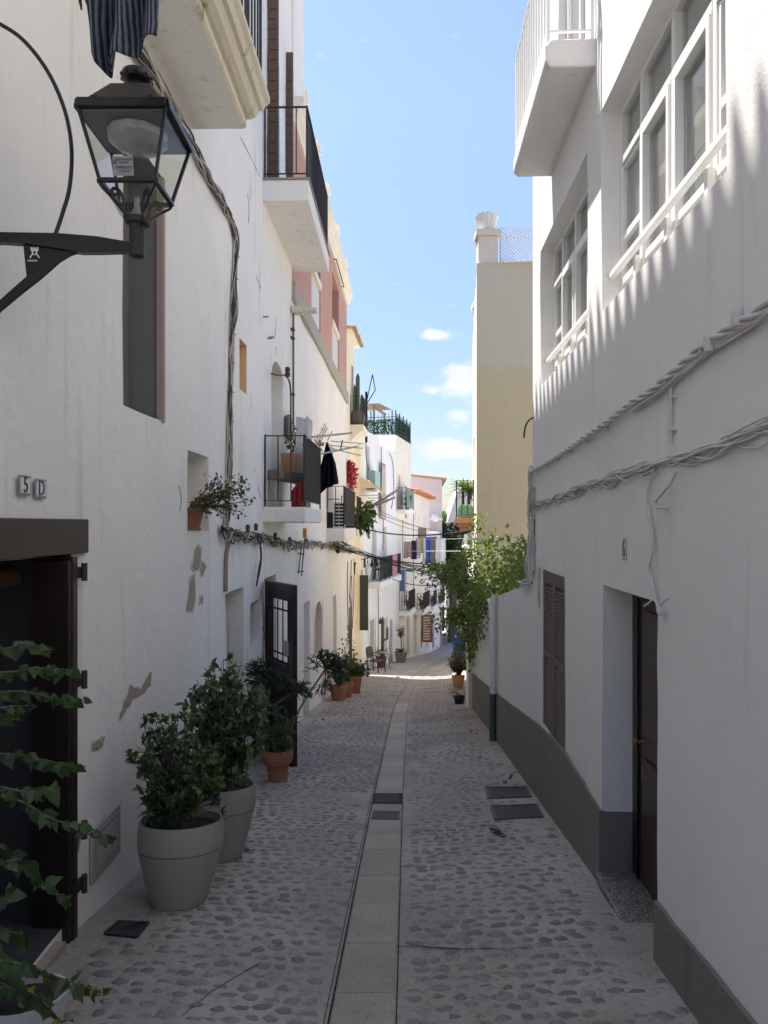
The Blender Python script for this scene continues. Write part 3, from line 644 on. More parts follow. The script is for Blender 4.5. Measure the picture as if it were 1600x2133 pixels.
# ---------------------------------------------------------------- third house: white below, pink storey above
h3 = thing('pink_house', (L3.a+L3.b*16, 16, gz(16)), 'house with pink upper storey, cream cornice and white lower walls on the left', 'house')
mb = MB()
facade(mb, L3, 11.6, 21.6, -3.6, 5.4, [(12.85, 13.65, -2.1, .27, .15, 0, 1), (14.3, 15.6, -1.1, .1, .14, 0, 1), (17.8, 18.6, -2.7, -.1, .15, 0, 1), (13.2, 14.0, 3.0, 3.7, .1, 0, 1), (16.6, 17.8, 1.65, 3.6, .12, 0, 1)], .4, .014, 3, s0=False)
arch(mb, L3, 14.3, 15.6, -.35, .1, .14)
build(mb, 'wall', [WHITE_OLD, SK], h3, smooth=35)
mb = MB()
pw = [(13.95, 15.3, 5.75, 8.0), (17.6, 19.2, 5.7, 7.9)]
facade(mb, L3, 11.602, 21.6, 5.402, 8.2, [(a, b, c, d, .34) for a, b, c, d in pw], .5, .004, 4, s0=False)
build(mb, 'pink_wall', PINK, h3)
o = MB(); o.wbox(L3, 11.6, 21.6, -.01, .06, 5.30, 5.62); build(o, 'string_course', plaster('grey_band', (.42, .39, .33), amt=.6), h3)
for (a, b, c, d) in pw:
    o = MB(); o.wbox(L3, a+.02, b-.02, -.12, -.08, c, c+.9); sh = build(o, 'window_balustrade', WFRAME, h3)
    for k in range(6):
        q = MB(); y = a+(b-a)*(k+.5)/6; q.wbox(L3, y-.05, y+.05, -.08, -.02, c+.05, c+.85); build(q, 'baluster', WFRAME, sh)
    q = MB(); q.wbox(L3, a+.01, b-.01, -.10, .03, c+.9, c+1.03); build(q, 'rail_cap', CREAM_L, sh)
    o = MB(); o.wbox(L3, a, b, -.335, -.325, c+1.0, d); build(o, 'window', plain('pink_shutter', (.30, .13, .14), .7), h3)
    o = MB(); o.tube([L3.p(a-.2, .05, d+.2), L3.p(a-.2, .12, d+.2), L3.p(b+.2, .12, d+.2), L3.p(b+.2, .05, d+.2)], .014, 5); build(o, 'awning_rod', IRON_B, h3)
o = MB(); cp = [(0, 8.2), (.05, 8.2), (.07, 8.3), (.12, 8.36), (.14, 8.45), (.19, 8.5), (.19, 8.6), (0, 8.6)]
pts = [L3.p(11.6, d, z) for d, z in cp]; o.extrude(pts, L3.p(21.6, 0, 0)-L3.p(11.6, 0, 0)); build(o, 'cornice', CREAM_L, h3)
o = MB(); o.wbox(L3, 11.61, 12.7, -2, .03, 8.602, 10.9); build(o, 'stair_tower', WHITE_OLD, h3)
o = MB(); o.wbox(L3, 12.7, 21.6, -.25, .0, 8.6, 9.15); build(o, 'parapet', CREAM_L, h3)
for k, y in enumerate((13.0, 14.8, 16.6, 18.9, 21.3)):
    o = MB(); o.wbox(L3, y-.2, y+.2, -.3, .02, 8.602, 9.4); o.wbox(L3, y-.23, y+.23, -.33, .05, 9.4, 9.47); build(o, 'parapet_post', CREAM_L, h3)
slab_balcony(h3, L3, 16.3, 19.6, .43, 1.31, 1.60, WHITE_OLD, bevel=.02)
railing(h3, L3, 16.35, 19.5, 1.61, .95, .40, IRON_B, gap=.14, r=.011, outer=False)
railing(h3, L3, 16.35, 19.5, 1.61, .95, .40, IRON_B, gap=.075, r=.012, near=False, outer=True)
slab_balcony(h3, L3, 19.75, 21.4, .46, 1.36, 1.56, CREAM_L, bevel=.02)
railing(h3, L3, 19.8, 21.35, 1.57, .9, .44, IRON_B, gap=.11, r=.011)
# brick lattice behind the arched opening
o = MB(); z = -1.08; br = []
lat = MB(); lat.wbox(L3, 14.3, 15.6, -.139, -.12, -1.1, .1); lo_ = build(lat, 'lattice_backing', plain('lattice_brown', (.25, .2, .15), .9), h3)  # plain brown sheet behind the lattice bricks
k = 0
bme = MB(); bme.box(-.055, -.014, 0, .055, .014, .04); bme = bme.mesh('brick', plain('pale_lattice_brick', (.55, .46, .36), .85))
while z < .05:
    y = 14.36+(k % 2)*.075
    while y < 15.58:
        hh = .1 if z < -.35 else .1*0
        inside = z < -.37 or ((y-14.95)/.62)**2+((z+.37)/.45)**2 < 1
        if inside: inst('brick', bme, lo_, basis(L3.p(y, -.11, z), L3.t, -L3.n, Vector((0, 0, 1))))
        y += .15
    z += .062; k += 1

# ---------------------------------------------------------------- cream house with tiled eave, split by an unseen alley opened for a sun strip
h4 = thing('cream_house', (L4.a+L4.b*23, 23, gz(23)), 'tall narrow cream house with tiled eave and high cactus balcony', 'house')
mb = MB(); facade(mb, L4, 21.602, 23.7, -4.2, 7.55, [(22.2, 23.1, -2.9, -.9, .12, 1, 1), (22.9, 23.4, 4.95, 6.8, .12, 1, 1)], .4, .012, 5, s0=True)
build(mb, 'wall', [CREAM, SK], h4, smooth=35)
ru = MB(); ru.tube([(-.0, -.35, .03), (0, .12, 0)], .075, 8); rt = ru.mesh('roof_tile', plain('lichen_roof_tile', (.42, .30, .17), .9, 0, .4, 8, .6))
for k in range(12):
    y = 21.68+k*.2; inst('roof_tile', rt, h4, basis(L4.p(y, .16+R.uniform(-.02, .02), 7.62+R.uniform(-.01, .01)), L4.t, L4.n, Vector((0, 0, 1))))
o = MB(); o.wbox(L4, 21.6, 23.95, -.3, .17, 7.552, 7.6); build(o, 'eave', CREAM_L, h4)
o = MB(); prf = [(0, 4.28), (.36, 4.6), (.42, 4.62), (.42, 4.80), (0, 4.80)]
o.extrude([L4.p(22.4, d, z) for d, z in prf], L4.p(23.88, 0, 0)-L4.p(22.4, 0, 0)); build(o, 'balcony_slab', CREAM_L, h4)
railing(h4, L4, 22.45, 23.85, 4.80, .9, .39, IRON_B, gap=.13, r=.011)
h4b = thing('cream_house', (L4.a+L4.b*26, 26, gz(26)), 'low cream house end beyond the narrow alley, black shutter with laundry', 'house')
mb = MB(); facade(mb, L4, 25.6, 26.8, -4.4, 5.35, [(25.75, 26.4, -1.9, .05, .1, 1, 1)], .4, .012, 6); build(mb, 'wall', [CREAM, SK], h4b, smooth=35)
o = MB(); o.wbox(L4, 25.45, 25.49, .0, .30, -2.05, -.1); sh = build(o, 'shutter', plain('blackish_green_shutter', (.02, .028, .025), .6), h4b)
# far end flank closing the alley

# ---------------------------------------------------------------- houses beyond, along the bend
def far_house(name, label, Y0, Y1, zt, mat, holes, backs, seed, body=5, frame=F5, zb=-7.2):
    h = thing(name, (frame.a+frame.b*(Y0+Y1)/2, (Y0+Y1)/2, gz((Y0+Y1)/2)), label, 'house')
    mb = MB(); facade(mb, frame, Y0, Y1, zb, zt, holes, .6, .014, seed, body=body); build(mb, 'wall', [mat]+backs, h, smooth=35); return h
h5 = far_house('white_house', 'white house at the bend with balcony of dark chairs and sloping roofline', 26.802, 29.6, 5.25, WHITE_FAR, [(27.8, 28.6, -4.1, -2.05, .12, 0, 1), (27.3, 27.9, 3.2, 4.7, .1, 0, 1), (28.2, 29.1, -.49, 1.5, .12, 0, 1)], [SK], 7)
h5b = far_house('white_house', 'white house with long pale curtain and grey ledge, second at the bend', 29.602, 33.1, 4.95, WHITE_FAR, [(30.3, 31.0, -.5, 1.6, .12, 0, 1), (30.4, 31.2, -4.2, -2.3, .12, 0, 1), (31.6, 32.2, -4.5, -2.5, .12, 0, 2)], [SK, plain('slate_blue_door', (.10, .15, .22), .6)], 8)
h6 = far_house('cream_house', 'cream house with roof terrace fence and pergola, ochre shutters', 33.102, 37.0, 5.8, CREAM_L, [(33.6, 34.1, 2.2, 4.0, .1, 0, 1), (35.4, 35.9, 2.0, 3.6, .1, 0, 1), (35.7, 36.4, -4.9, -2.9, .1, 0, 2), (34.6, 35.2, -4.9, -3.2, .12, 0, 3), (35.0, 35.8, -2.35, -.4, .1, 0, 3)], [plain('ochre_shutter', (.50, .36, .12), .7), plain('blue_door', (.03, .09, .24), .5), SK], 9, body=3)
h7 = far_house('cream_house', 'low cream house with orange tiled roof edge and small shuttered window', 37.002, 43.4, 3.35, CREAM_L, [(37.7, 38.7, -5.2, -2.9, .14, 0, 1), (39.3, 40.1, .4, 1.5, .1, 0, 2), (38.2, 38.4, 1.9, 2.4, .06, 0, 1), (39.4, 39.6, 1.75, 2.2, .06, 0, 1), (41.2, 41.4, 1.6, 2.1, .06, 0, 1), (41.9, 42.9, -5.6, -3.3, .1, 0, 3)], [SK, INTER, plain('pale_green_door', (.35, .45, .30), .5)], 10)
h8 = far_house('white_house', 'low white house at the far end of the left row with ladder-like frame', 43.402, 48, 1.2, WHITE_FAR, [(44.6, 45.6, -6.1, -3.9, .12, 0, 1)], [INTER], 11)
for k in range(20):
    inst('roof_tile', rt, h7, basis(F5.p(37.1+k*.32, .22+R.uniform(-.03, .03), 3.44-k*.008+R.uniform(-.02, .02)), F5.t*1.5, F5.n*1.5, Vector((0, 0, 1.5))), label='orange roof tile' if k == 0 else None)
RT2 = rt.copy(); RT2.materials.clear(); RT2.materials.append(plain('orange_roof_tile', (.50, .20, .09), .85, 0, .3, 8))
for ob in h7.children:
    if ob.name.startswith('roof_tile'): ob.data = RT2
o = MB(); o.wbox(F5, 37, 43.4, -.3, .26, 3.352, 3.40); build(o, 'eave', CREAM_L, h7)
# lilac house behind, its flank facing the camera
LI = thing('lilac_house', (1.0, 49, gz(47)), 'tall lilac-grey house end wall with satellite dish behind the laundry', 'house')
o = MB(); v = [(-4, 49, -8), (3.95, 49, -8), (4.5, 58, -8), (-4, 58, -8)]; o.hexa(v+[(-4, 49, 5.6), (3.95, 49, 4.75), (4.5, 58, 4.7), (-4, 58, 5.6)]); build(o, 'wall', LILAC, LI)
o = MB(); o.hexa([(-4, 48.75, 5.605), (4.25, 48.75, 4.745), (4.7, 58, 4.705), (-4, 58, 5.605), (-4, 48.75, 5.70), (4.25, 48.75, 4.84), (4.7, 58, 4.8), (-4, 58, 5.7)]); build(o, 'roof', TERRA_L, LI)
o = MB(); o.box(1.6, 48.94, 2.0, 3.97, 49, 2.12); build(o, 'string_course', WFRAME, LI)
slab_balcony(h5, F5, 27.4, 31.7, .52, -.75, -.50, WHITE_FAR)
railing(h5, F5, 27.45, 31.65, -.49, .92, .49, IRON_B, gap=.12, r=.014)
slab_balcony(h6, F5, 33.8, 35.5, .5, -2.62, -2.40, WHITE_FAR)
railing(h6, F5, 33.85, 35.45, -2.39, .95, .47, IRON_B, gap=.11, r=.016)
slab_balcony(h7, F5, 38.0, 40.4, .5, -3.1, -2.86, WHITE_FAR); railing(h7, F5, 38.05, 40.35, -2.85, .9, .47, IRON_B, gap=.14, r=.014)
slab_balcony(h7, F5, 41.8, 43.2, .5, -3.3, -3.1, WHITE_FAR); railing(h7, F5, 41.85, 43.15, -3.09, .9, .47, IRON_B, gap=.14, r=.014)
slab_balcony(h8, F5, 45.0, 47.0, .5, -3.5, -3.3, WHITE_FAR); railing(h8, F5, 45.05, 46.95, -3.29, .9, .47, IRON_B, gap=.14, r=.014)
slab_balcony(h6, F5, 33.2, 35.3, .45, 2.2, 2.38, WHITE_FAR); railing(h6, F5, 33.25, 35.25, 2.39, 1.0, .42, IRON_B, gap=.2, r=.012)
o = MB(); o.wbox(F5, 33.3, 35.25, .45, .46, 2.45, 3.3); build(o, 'glass_panel', plain('dark_green_screen', (.04, .09, .075), .3), h6)
slab_balcony(h5, F5, 27.4, 28.4, .32, 2.95, 3.02, WHITE_FAR); o = MB(); o.wbox(F5, 27.45, 28.35, .30, .31, 3.03, 3.75); o.wbox(F5, 27.45, 27.46, 0, .30, 3.03, 3.75); build(o, 'glass_panel', GREENGL_L, h5)
slab_balcony(h6, F5, 36.2, 36.95, .4, .0, .15, WHITE_FAR); 
o = MB(); o.wbox(F5, 34.2, 35.2, .25, .55, -.55, -.45); build(o, 'ledge', plain('ledge_green', (.1, .2, .18), .6), h6)
# white bevel surrounds on ground-floor doors and pilasters
for hs, y0, y1, z in ((h5, 27.68, 28.72, -2.0), (h7, 37.55, 38.85, -2.85), (h7, 41.75, 43.05, -3.25), (h6, 35.6, 36.5, -2.85)):
    o = MB(); o.wbox(F5, y0-.12, y0, -.01, .05, -7, z+.1); o.wbox(F5, y1, y1+.12, -.01, .05, -7, z+.1); o.wbox(F5, y0, y1, -.01, .05, z, z+.12); build(o, 'door_surround', WHITE_FAR, hs)
louvre(h7, F5, 40.3, 40.34, -5.2, -3.4, 0, plain('orange_brown_shutter', (.35, .13, .06), .6), n=2, mid=False)
o = MB(); o.wbox(F5, 40.3, 40.36, .0, .62, -4.9, -3.35); sh = build(o, 'shutter', plain('red_brown_shutter', (.33, .12, .055), .6), h7)
for k in range(9):
    q = MB(); q.wbox(F5, 40.28, 40.298, .12, .5, -4.75+k*.15, -4.68+k*.15); build(q, 'slat', WFRAME, sh)
o = MB(); o.wbox(F5, 33.86, 33.9, .0, .26, -1.45, -.45); build(o, 'blue_shutter', plain('dusty_blue_paint', (.08, .16, .30), .6), h6)
WF = plain('facade_cable', (.06, .055, .05), .7)
for hs, pth in ((h5, [(27.1, 5.0), (27.3, 4.0), (28.6, 3.3), (29.5, 3.1)]), (h5b, [(29.8, 4.9), (29.9, 3.2), (30.2, 2.2), (30.1, .6)]), (h5b, [(31.5, 4.8), (32.2, 4.4), (32.4, 3.2), (31.9, 2.4)]), (h6, [(34.6, 1.9), (34.6, .2), (34.7, -1.0)]), (h7, [(37.6, 3.2), (37.6, 0), (37.7, -2.6)]), (h5, [(29.2, -.9), (29.3, -2.4), (29.2, -4.2)])):
    o = MB(); o.tube(catmull([F5.p(a, .03, b) for a, b in pth], 6), .014, 4); build(o, 'facade_cable', WF, hs)
# roof terrace: leafy screen fence with green posts, pergola
tf = thing('terrace_fence', F5.p(35, 0, 5.8), 'dark green spiked terrace fence filled with leafy screening', 'fence')
GP = plain('dark_green_post', (.015, .05, .045), .6)
A0, B0, C0 = F5.p(33.15, -2.2, 5.8), F5.p(33.15, -.03, 5.8), F5.p(36.95, -.03, 5.8)
o = MB()
for a, b in ((A0, B0), (B0, C0)):
    for q in (.12, .85): o.bar(a+Vector((0, 0, q)), b+Vector((0, 0, q)), .03)
build(o, 'rail', GP, tf)
for a, b in ((A0, B0), (B0, C0)):
    n = int((b-a).length/.16)
    for k in range(n+1):
        q = a+(b-a)*k/n; o = MB(); big = k % 6 == 0; o.bar(q, q+Vector((0, 0, 1.15 if big else 1.02)), .05 if big else .018); build(o, 'post' if big else 'spike', GP, tf)
o = MB()
for a, b, nn in ((A0, B0, 1500), (B0, C0, 300)):
    for _ in range(nn):
        c_ = a+(b-a)*R.random()+Vector((R.uniform(-.03, .03), R.uniform(-.03, .03), R.uniform(.05, .75))); d1 = Vector((R.gauss(0, 1), R.gauss(0, 1), R.gauss(0, 1))).normalized()*.05; d2 = d1.orthogonal().normalized()*.03; o.face([c_-d1, c_+d2, c_+d1, c_-d2])
build(o, 'leaf_screen', TLEAF, tf, kind='stuff')
o = MB(); o.wbox(F5, 33.3, 36.9, -.06, -.05, 5.85, 6.65); build(o, 'screen_panel', GREENGL, tf)
pg = thing('pergola', F5.p(35, -1.9, 5.8), 'wooden pergola with slatted roof on the roof terrace', 'pergola'); PW = wood('pergola_wood', (.28, .20, .14))
for dx, dy in ((-1.3, 34.2), (-1.3, 36.5), (-2.9, 34.2), (-2.9, 36.5)):
    o = MB(); q = F5.p(dy, dx, 5.8); o.bar(q, q+Vector((0, 0, 1.5)), .1); build(o, 'post', PW, pg)
for k in range(9):
    o = MB(); a = F5.p(33.9+k*.33, -3.2, 7.40+.02*k); b = F5.p(33.9+k*.33, -.95, 7.40-.0+.02*k); o.bar(a, b, .12, .04); build(o, 'slat', PW, pg)
for d_ in (-1.3, -2.9):
    o = MB(); o.bar(F5.p(33.9, d_, 7.3), F5.p(36.8, d_, 7.34), .08, .12); build(o, 'beam', PW, pg)
# ---------------------------------------------------------------- right near house, number 6
r1 = thing('white_house', (RW.a+RW.b*4, 4, gz(4)), 'smooth white house number 6 with grey plinth and big white windows on the right', 'house')
def plz(Y):
    P = ((-9, .9), (2.5, -.05), (3.56, -.16), (4.6, -.13), (5.73, -.1), (6.7, -.19), (10.7, -.78), (14.4, -1.28), (16, -1.5))
    for (a, b), (c, d) in zip(P, P[1:]):
        if Y <= c: return b+(d-b)*(Y-a)/(c-a)
    return P[-1][1]
W1 = (2.77, 4.62, 3.06, 4.345); W2 = (4.97, 6.80, 3.01, 4.27)
mb = MB()
facade(mb, RW, -1.3, 7.26, -1.6, 7.8, [(*W1, .34), (*W2, .34), (3.56, 4.6, -.60, 1.315, .23, 0, 1), (5.73, 6.72, -.16, 1.28, .07, 0, 1), (5.05, 6.0, 4.95, 7.2, .15, 0, 0)], .26, .007, 21, body=5)  # cut short behind the camera and kept low out of view for extra light
build(mb, 'wall', [WHITE_R, INTER], r1, smooth=35)
def plinth(parent, Y0, Y1, reveal=None):
    mb = MB(); n = max(1, int((Y1-Y0)/.12)); prev = None
    for k in range(n+1):
        Y = Y0+(Y1-Y0)*k/n; z = plz(Y)+.012*noise.noise(Vector((Y*5, 0, 4)))+.006*noise.noise(Vector((Y*17, 0, 4)))
        cur = [RW.p(Y, -.01, gz(Y)-.4), RW.p(Y, .022+.003*noise.noise(Vector((Y*8, 1, 1))), gz(Y)-.4), RW.p(Y, .020+.003*noise.noise(Vector((Y*8, 2, 1))), z), RW.p(Y, -.01, z+.004)]
        if prev:
            for i in range(4): mb.face([prev[i], prev[(i+1) % 4], cur[(i+1) % 4], cur[i]])
        else: mb.face(cur)
        prev = cur
    mb.face(prev); return build(mb, 'plinth', PLINTH, parent)
plinth(r1, -1.3, 3.56); plinth(r1, 4.6, 7.258)
o = MB(); o.wbox(RW, 4.597, 4.62, -.228, .021, -1.2, -.135); build(o, 'plinth', PLINTH, r1)
m, t, p = newmat('terrazzo'); P = pos(t); vv = N(t, 'ShaderNodeTexVoronoi'); vv.inputs['Scale'].default_value = 110; L(t, P, vv.inputs['Vector'])
wn = N(t, 'ShaderNodeSeparateXYZ'); L(t, vv.outputs['Color'], wn.inputs[0])
L(t, mix(t, math_n(t, 'MULTIPLY', ramp(t, wn.outputs[0], .45, .6), ramp(t, vv.outputs['Distance'], .5, .35)), (.11, .105, .10), (.5, .47, .43)), p.inputs['Base Color']); p.inputs['Roughness'].default_value = .5
TERRAZ = m
o = MB(); o.wbox(RW, 3.55, 4.61, -.24, .045, -.575, -.517); build(o, 'doorstep', TERRAZ, r1, bevel=.012)
o = MB(); o.wbox(RW, 3.57, 4.59, -.2, .015, -1.1, -.577); build(o, 'threshold', plaster('step_riser', (.3, .27, .23), amt=.6), r1)
BLK = plain('door_black_frame', (.008, .006, .006), .4)
o = MB(); o.wbox(RW, 4.50, 4.598, -.225, -.19, -.516, 1.31); o.wbox(RW, 3.562, 3.62, -.225, -.19, -.516, 1.31); o.wbox(RW, 3.62, 4.5, -.225, -.19, 1.24, 1.31); build(o, 'door_frame', BLK, r1)
o = MB(); o.wbox(RW, 3.62, 4.50, -.228, -.205, -.51, 1.239); DWOOD2 = wood('brown_panel_wood', (.045, .024, .017), .35); dr = build(o, 'door', DWOOD2, r1)
q = MB(); q.lathe((0, 0, 0), [(0, 0), (.012, 0), (.010, .03), (.024, .045), (.022, .06), (0, .066)], 12); q.v = [RW.p(4.44, -.205, .36)+RW.n*v.z+RW.t*v.x+Vector((0, 0, v.y)) for v in q.v]; build(q, 'knob', plain('brass_knob', (.35, .24, .08), .35, .8), dr, smooth=40)
q = MB(); q.wbox(RW, 4.425, 4.455, -.205, -.201, .12, .22); build(q, 'lock_plate', plain('brass_plate', (.30, .21, .08), .4, .8), dr)
for a, b in ((-.45, .28), (.42, 1.18)):
    q = MB(); q.wbox(RW, 3.70, 4.40, -.205, -.190, a, b); build(q, 'panel', DWOOD2, dr, bevel=.01)
# louvred shutters set almost flush
o = MB(); o.wbox(RW, 5.735, 6.715, -.06, -.005, 1.20, 1.275); o.wbox(RW, 5.735, 5.765, -.06, -.008, -.15, 1.20); o.wbox(RW, 6.685, 6.715, -.06, -.008, -.15, 1.20); build(o, 'window_frame', GREYWOOD, r1)
louvre(r1, RW, 5.767, 6.22, -.15, 1.198, -.045, GREYWOOD, 36); louvre(r1, RW, 6.228, 6.683, -.15, 1.198, -.045, GREYWOOD, 36)
CURT = plain('pale_grey_curtain', (.62, .63, .62), .9)
def big_window(house, Y0, Y1, z0, z1):
    D = -.178; fr = MB(); t_ = .04
    zt_ = z0+(z1-z0)*.73                           # transom
    ps = [Y0, Y0+.40, Y0+.91, Y0+1.42, Y1]
    fr.wbox(RW, Y0, Y1, D, D+.06, z1-t_, z1); fr.wbox(RW, Y0, Y1, D, D+.06, z0, z0+t_*.8)
    for k, y in enumerate(ps):
        a = y if k == 0 else y-t_/2 if k < 4 else y-t_
        fr.wbox(RW, a, a+t_, D+.001, D+.062, z0+.04, z1-t_)
    for y0, y1 in zip(ps, ps[1:]): fr.wbox(RW, y0+t_/2, y1-t_/2, D+.003, D+.065, zt_-.022, zt_+.022)
    f = build(fr, 'window', WFRAME, house, bevel=.003)
    for k, (y0, y1) in enumerate(zip(ps, ps[1:])):
        a, b = y0+t_*.75, y1-t_*.75
        q = MB(); q.wbox(RW, a, b, D+.02, D+.024, zt_+.03, z1-t_); build(q, 'pane', GLASS, f)
        s = MB(); c, d = z0+.045, zt_-.03
        mid = k in (1, 2); w_ = .036 if mid else .02; dd = D+.075 if mid else D+.055
        zr = z0+.46
        s.wbox(RW, a, a+w_, D+.012, dd, c, d); s.wbox(RW, b-w_, b, D+.012, dd, c, d); s.wbox(RW, a+w_, b-w_, D+.012, dd-.001, c, c+w_); s.wbox(RW, a+w_, b-w_, D+.012, dd-.001, d-w_, d)
        if not mid: s.wbox(RW, a+w_, b-w_, D+.013, dd-.002, zr-.025, zr+.02)
        sh = build(s, 'casement', WFRAME, f, bevel=.003)
        q = MB(); q.wbox(RW, a+w_, b-w_, D+.026, D+.030, c+w_, d-w_); build(q, 'pane', GLASS, sh)
    q = MB(); q.wbox(RW, Y0, Y1, D-.012, D-.006, z0, z1); build(q, 'blind', CURT, f)
    q = MB(); q.wbox(RW, Y0+.004, Y1-.004, D+.10, D+.135, z0+.205, z0+.24); build(q, 'guard_rail', WFRAME, f, bevel=.003)
    q = MB(); q.wbox(RW, Y0+.004, Y1-.004, D+.03, D+.06, z0+.16, z0+.20)
    for y in ps[1:-1]: q.wbox(RW, y-.02, y+.02, D+.065, D+.10, z0+.04, z0+.2)
    build(q, 'lower_rail', WFRAME, f)
# reveal depth: window pockets go deeper than the frame
big_window(r1, *W1); big_window(r1, *W2)
# balcony
o = MB(); pf = [(-.01, 4.72), (.30, 4.72), (.335, 4.76), (.335, 4.86), (.30, 4.905), (-.01, 4.905)]
o.extrude([RW.p(4.74, d, z) for d, z in pf], RW.p(6.26, 0, 0)-RW.p(4.74, 0, 0)); build(o, 'balcony_slab', WHITE_R, r1, bevel=.012)
railing(r1, RW, 4.78, 6.22, 4.906, .8, .31, WPAINT, gap=.105, r=.009, farend=True)
o = MB(); 
for y in (5.06, 5.5, 5.94): o.wbox(RW, y, y+.05, -.13, -.07, 4.96, 7.18)
build(o, 'balcony_door_frame', WFRAME, r1)
o = MB(); o.wbox(RW, 5.11, 5.94, -.11, -.10, 4.96, 7.15); build(o, 'balcony_door', plain('grey_glass_door', (.3, .31, .31), .15), r1)
# joint between the two render fields
o = MB(); o.wbox(RW, 4.66, 4.675, -.005, .012, 4.35, 7.8); build(o, 'render_joint', WHITE_R, r1)
tag(tile(RW, '6', 1298, 1307, 1122, 1167, INK, .8), 'narrow white tile with black figure 6 above the dark door', 'tile')
o = MB(); o.wbox(RW, 6.83, 6.93, 0, .012, .90, 1.29); ct = build(o, 'ceramic_plaque', plain('painted_ceramic', (.45, .36, .28), .3, 0, .5, 30), loc=RW.p(6.88, 0, 1.1), label='small painted ceramic plaque beside the louvred shutters', cat='plaque')
o = MB(); o.wbox(RW, 6.855, 6.905, .012, .015, .96, 1.12); build(o, 'red_motif', plain('red_glaze', (.35, .06, .03), .3), ct)
# ---------------------------------------------------------------- low garden wall beyond
gw = thing('garden_wall', (RW.a+RW.b*11, 11, gz(11)), 'low white garden wall with grey plinth under the climbing vine', 'wall')
mb = MB(); n = 30; prev = None
for k in range(n+1):
    Y = 7.262+(14.4-7.262)*k/n; z = gz(Y)+2.12+.03*noise.noise(Vector((Y*2, 3, 3)))
    cur = [RW.p(Y, 0, gz(Y)-.4), RW.p(Y, 0, z), RW.p(Y, -.28, z+.01), RW.p(Y, -.28, gz(Y)-.4)]
    if prev:
        for i in range(4): mb.face([prev[i], prev[(i+1) % 4], cur[(i+1) % 4], cur[i]])
    prev = cur
mb.face(prev); build(mb, 'wall', WHITE_R, gw); plinth(gw, 7.262, 14.39)
o = MB(); o.wbox(RW, 14.4, 14.98, -.4, .10, -3, .12); o.wbox(RW, 14.36, 15.0, -.42, .12, .12, .18); build(o, 'pier', WHITE_FAR, gw, bevel=.01)
dpk = thing('downpipe', RW.p(10.3, .06, gz(10.3)), 'white downpipe with dark grey lower part on the garden wall', 'pipe')
o = MB(); o.tube([RW.p(10.3, .06, -.72), RW.p(10.3, .06, .62), RW.p(10.3, .03, .68)], .048, 10); build(o, 'upper_pipe', WHITE_R, dpk, smooth=40)
o = MB(); o.tube([RW.p(10.3, .062, gz(10.3)), RW.p(10.3, .062, -.72)], .056, 10); o.tube([RW.p(10.3, .062, -1.02), RW.p(10.3, .062, -.96)], .063, 10); build(o, 'lower_pipe', plain('dark_grey_pipe', (.09, .088, .085), .5), dpk, smooth=40)
# ---------------------------------------------------------------- ochre house behind the garden
yh = thing('ochre_house', (3.5, 16, gz(16)), 'ochre and grey two-tone house gable with lattice roof screen behind the vine', 'house')
mb = MB()
v = [Vector((6.5, 15, 0)), Vector((1.93, 15, 0))]
xs = seq(1.93, 6.5, .5); zs = seq(-3, 7.14, .5); base = 0
for z in zs:
    for x in xs: mb.v.append(Vector((x, 15+.02*noise.noise(Vector((x, z, 5))), z)))
k_ = len(xs)
for j in range(len(zs)-1):
    for i in range(k_-1): mb.f.append((j*k_+i, j*k_+i+1, (j+1)*k_+i+1, (j+1)*k_+i)); mb.m.append(0)
build(mb, 'gable_wall', YELLOW, yh, smooth=True)
mb = MB(); facade(mb, RY, 15.0, 22, -4.6, 7.14, [(18.4, 19.6, 1.85, 4.0, .12, 0, 1), (16, 16.8, -3.3, -1.2, .12, 0, 1)], .5, .012, 31, body=4, s0=False); build(mb, 'wall', [CREAM_L, SK], yh, smooth=35)
o = MB(); o.box(1.97, 15.02, 7.142, 2.38, 15.4, 7.72); o.box(1.92, 14.98, 7.72, 2.43, 15.45, 7.86); build(o, 'parapet_post', plaster('cream_post', (.72, .64, .55)), yh, bevel=.01)
o = MB(); c_ = (2.17, 15.2, 7.87); prof = [(.02, 0), (.15, 0), (.16, .02), (.13, .04), (.17, .09), (.20, .17), (.21, .25), (.235, .30), (.24, .33), (.19, .32)]
bs_ = len(o.v); n = 24
for (r_, z) in prof:
    for k in range(n):
        a = 2*math.pi*k/n; q = r_*(1+(.045*math.cos(a*12) if z > .12 else 0)); o.v.append(Vector(c_)+Vector((math.cos(a)*q, math.sin(a)*q, z+(.012*math.cos(a*12) if z > .28 else 0))))
for i in range(len(prof)-1):
    for k in range(n): o.f.append((bs_+i*n+k, bs_+i*n+(k+1) % n, bs_+(i+1)*n+(k+1) % n, bs_+(i+1)*n+k)); o.m.append(0)
build(o, 'urn', plaster('white_urn_plaster', (.78, .76, .7), amt=.2), loc=c_, label='white scalloped urn on the tall parapet post', cat='urn')
o = MB(); q = RY.p(20.5, -.25, 7.14); o.box(q.x-.22, q.y-.22, q.z, q.x+.22, q.y+.22, q.z+.7); o.box(q.x-.28, q.y-.28, q.z+.7, q.x+.28, q.y+.28, q.z+.8); build(o, 'parapet_post', CREAM_L, yh)
q = RY.p(20.5, -.25, 7.96); o = MB(); o.lathe(q, [(.02, 0), (.15, 0), (.1, .06), (.2, .25), (.26, .36), (.2, .36)], 16); build(o, 'urn', WPAINT, loc=q, label='second pale urn further along the ochre house roof', cat='urn')
lt = thing('lattice_screen', (4.3, 15.1, 7.14), 'white diagonal lattice screen on the roof of the ochre house', 'screen')
o = MB(); x0, x1, z0, z1 = 2.43, 6.4, 7.16, 7.94
s_ = .075
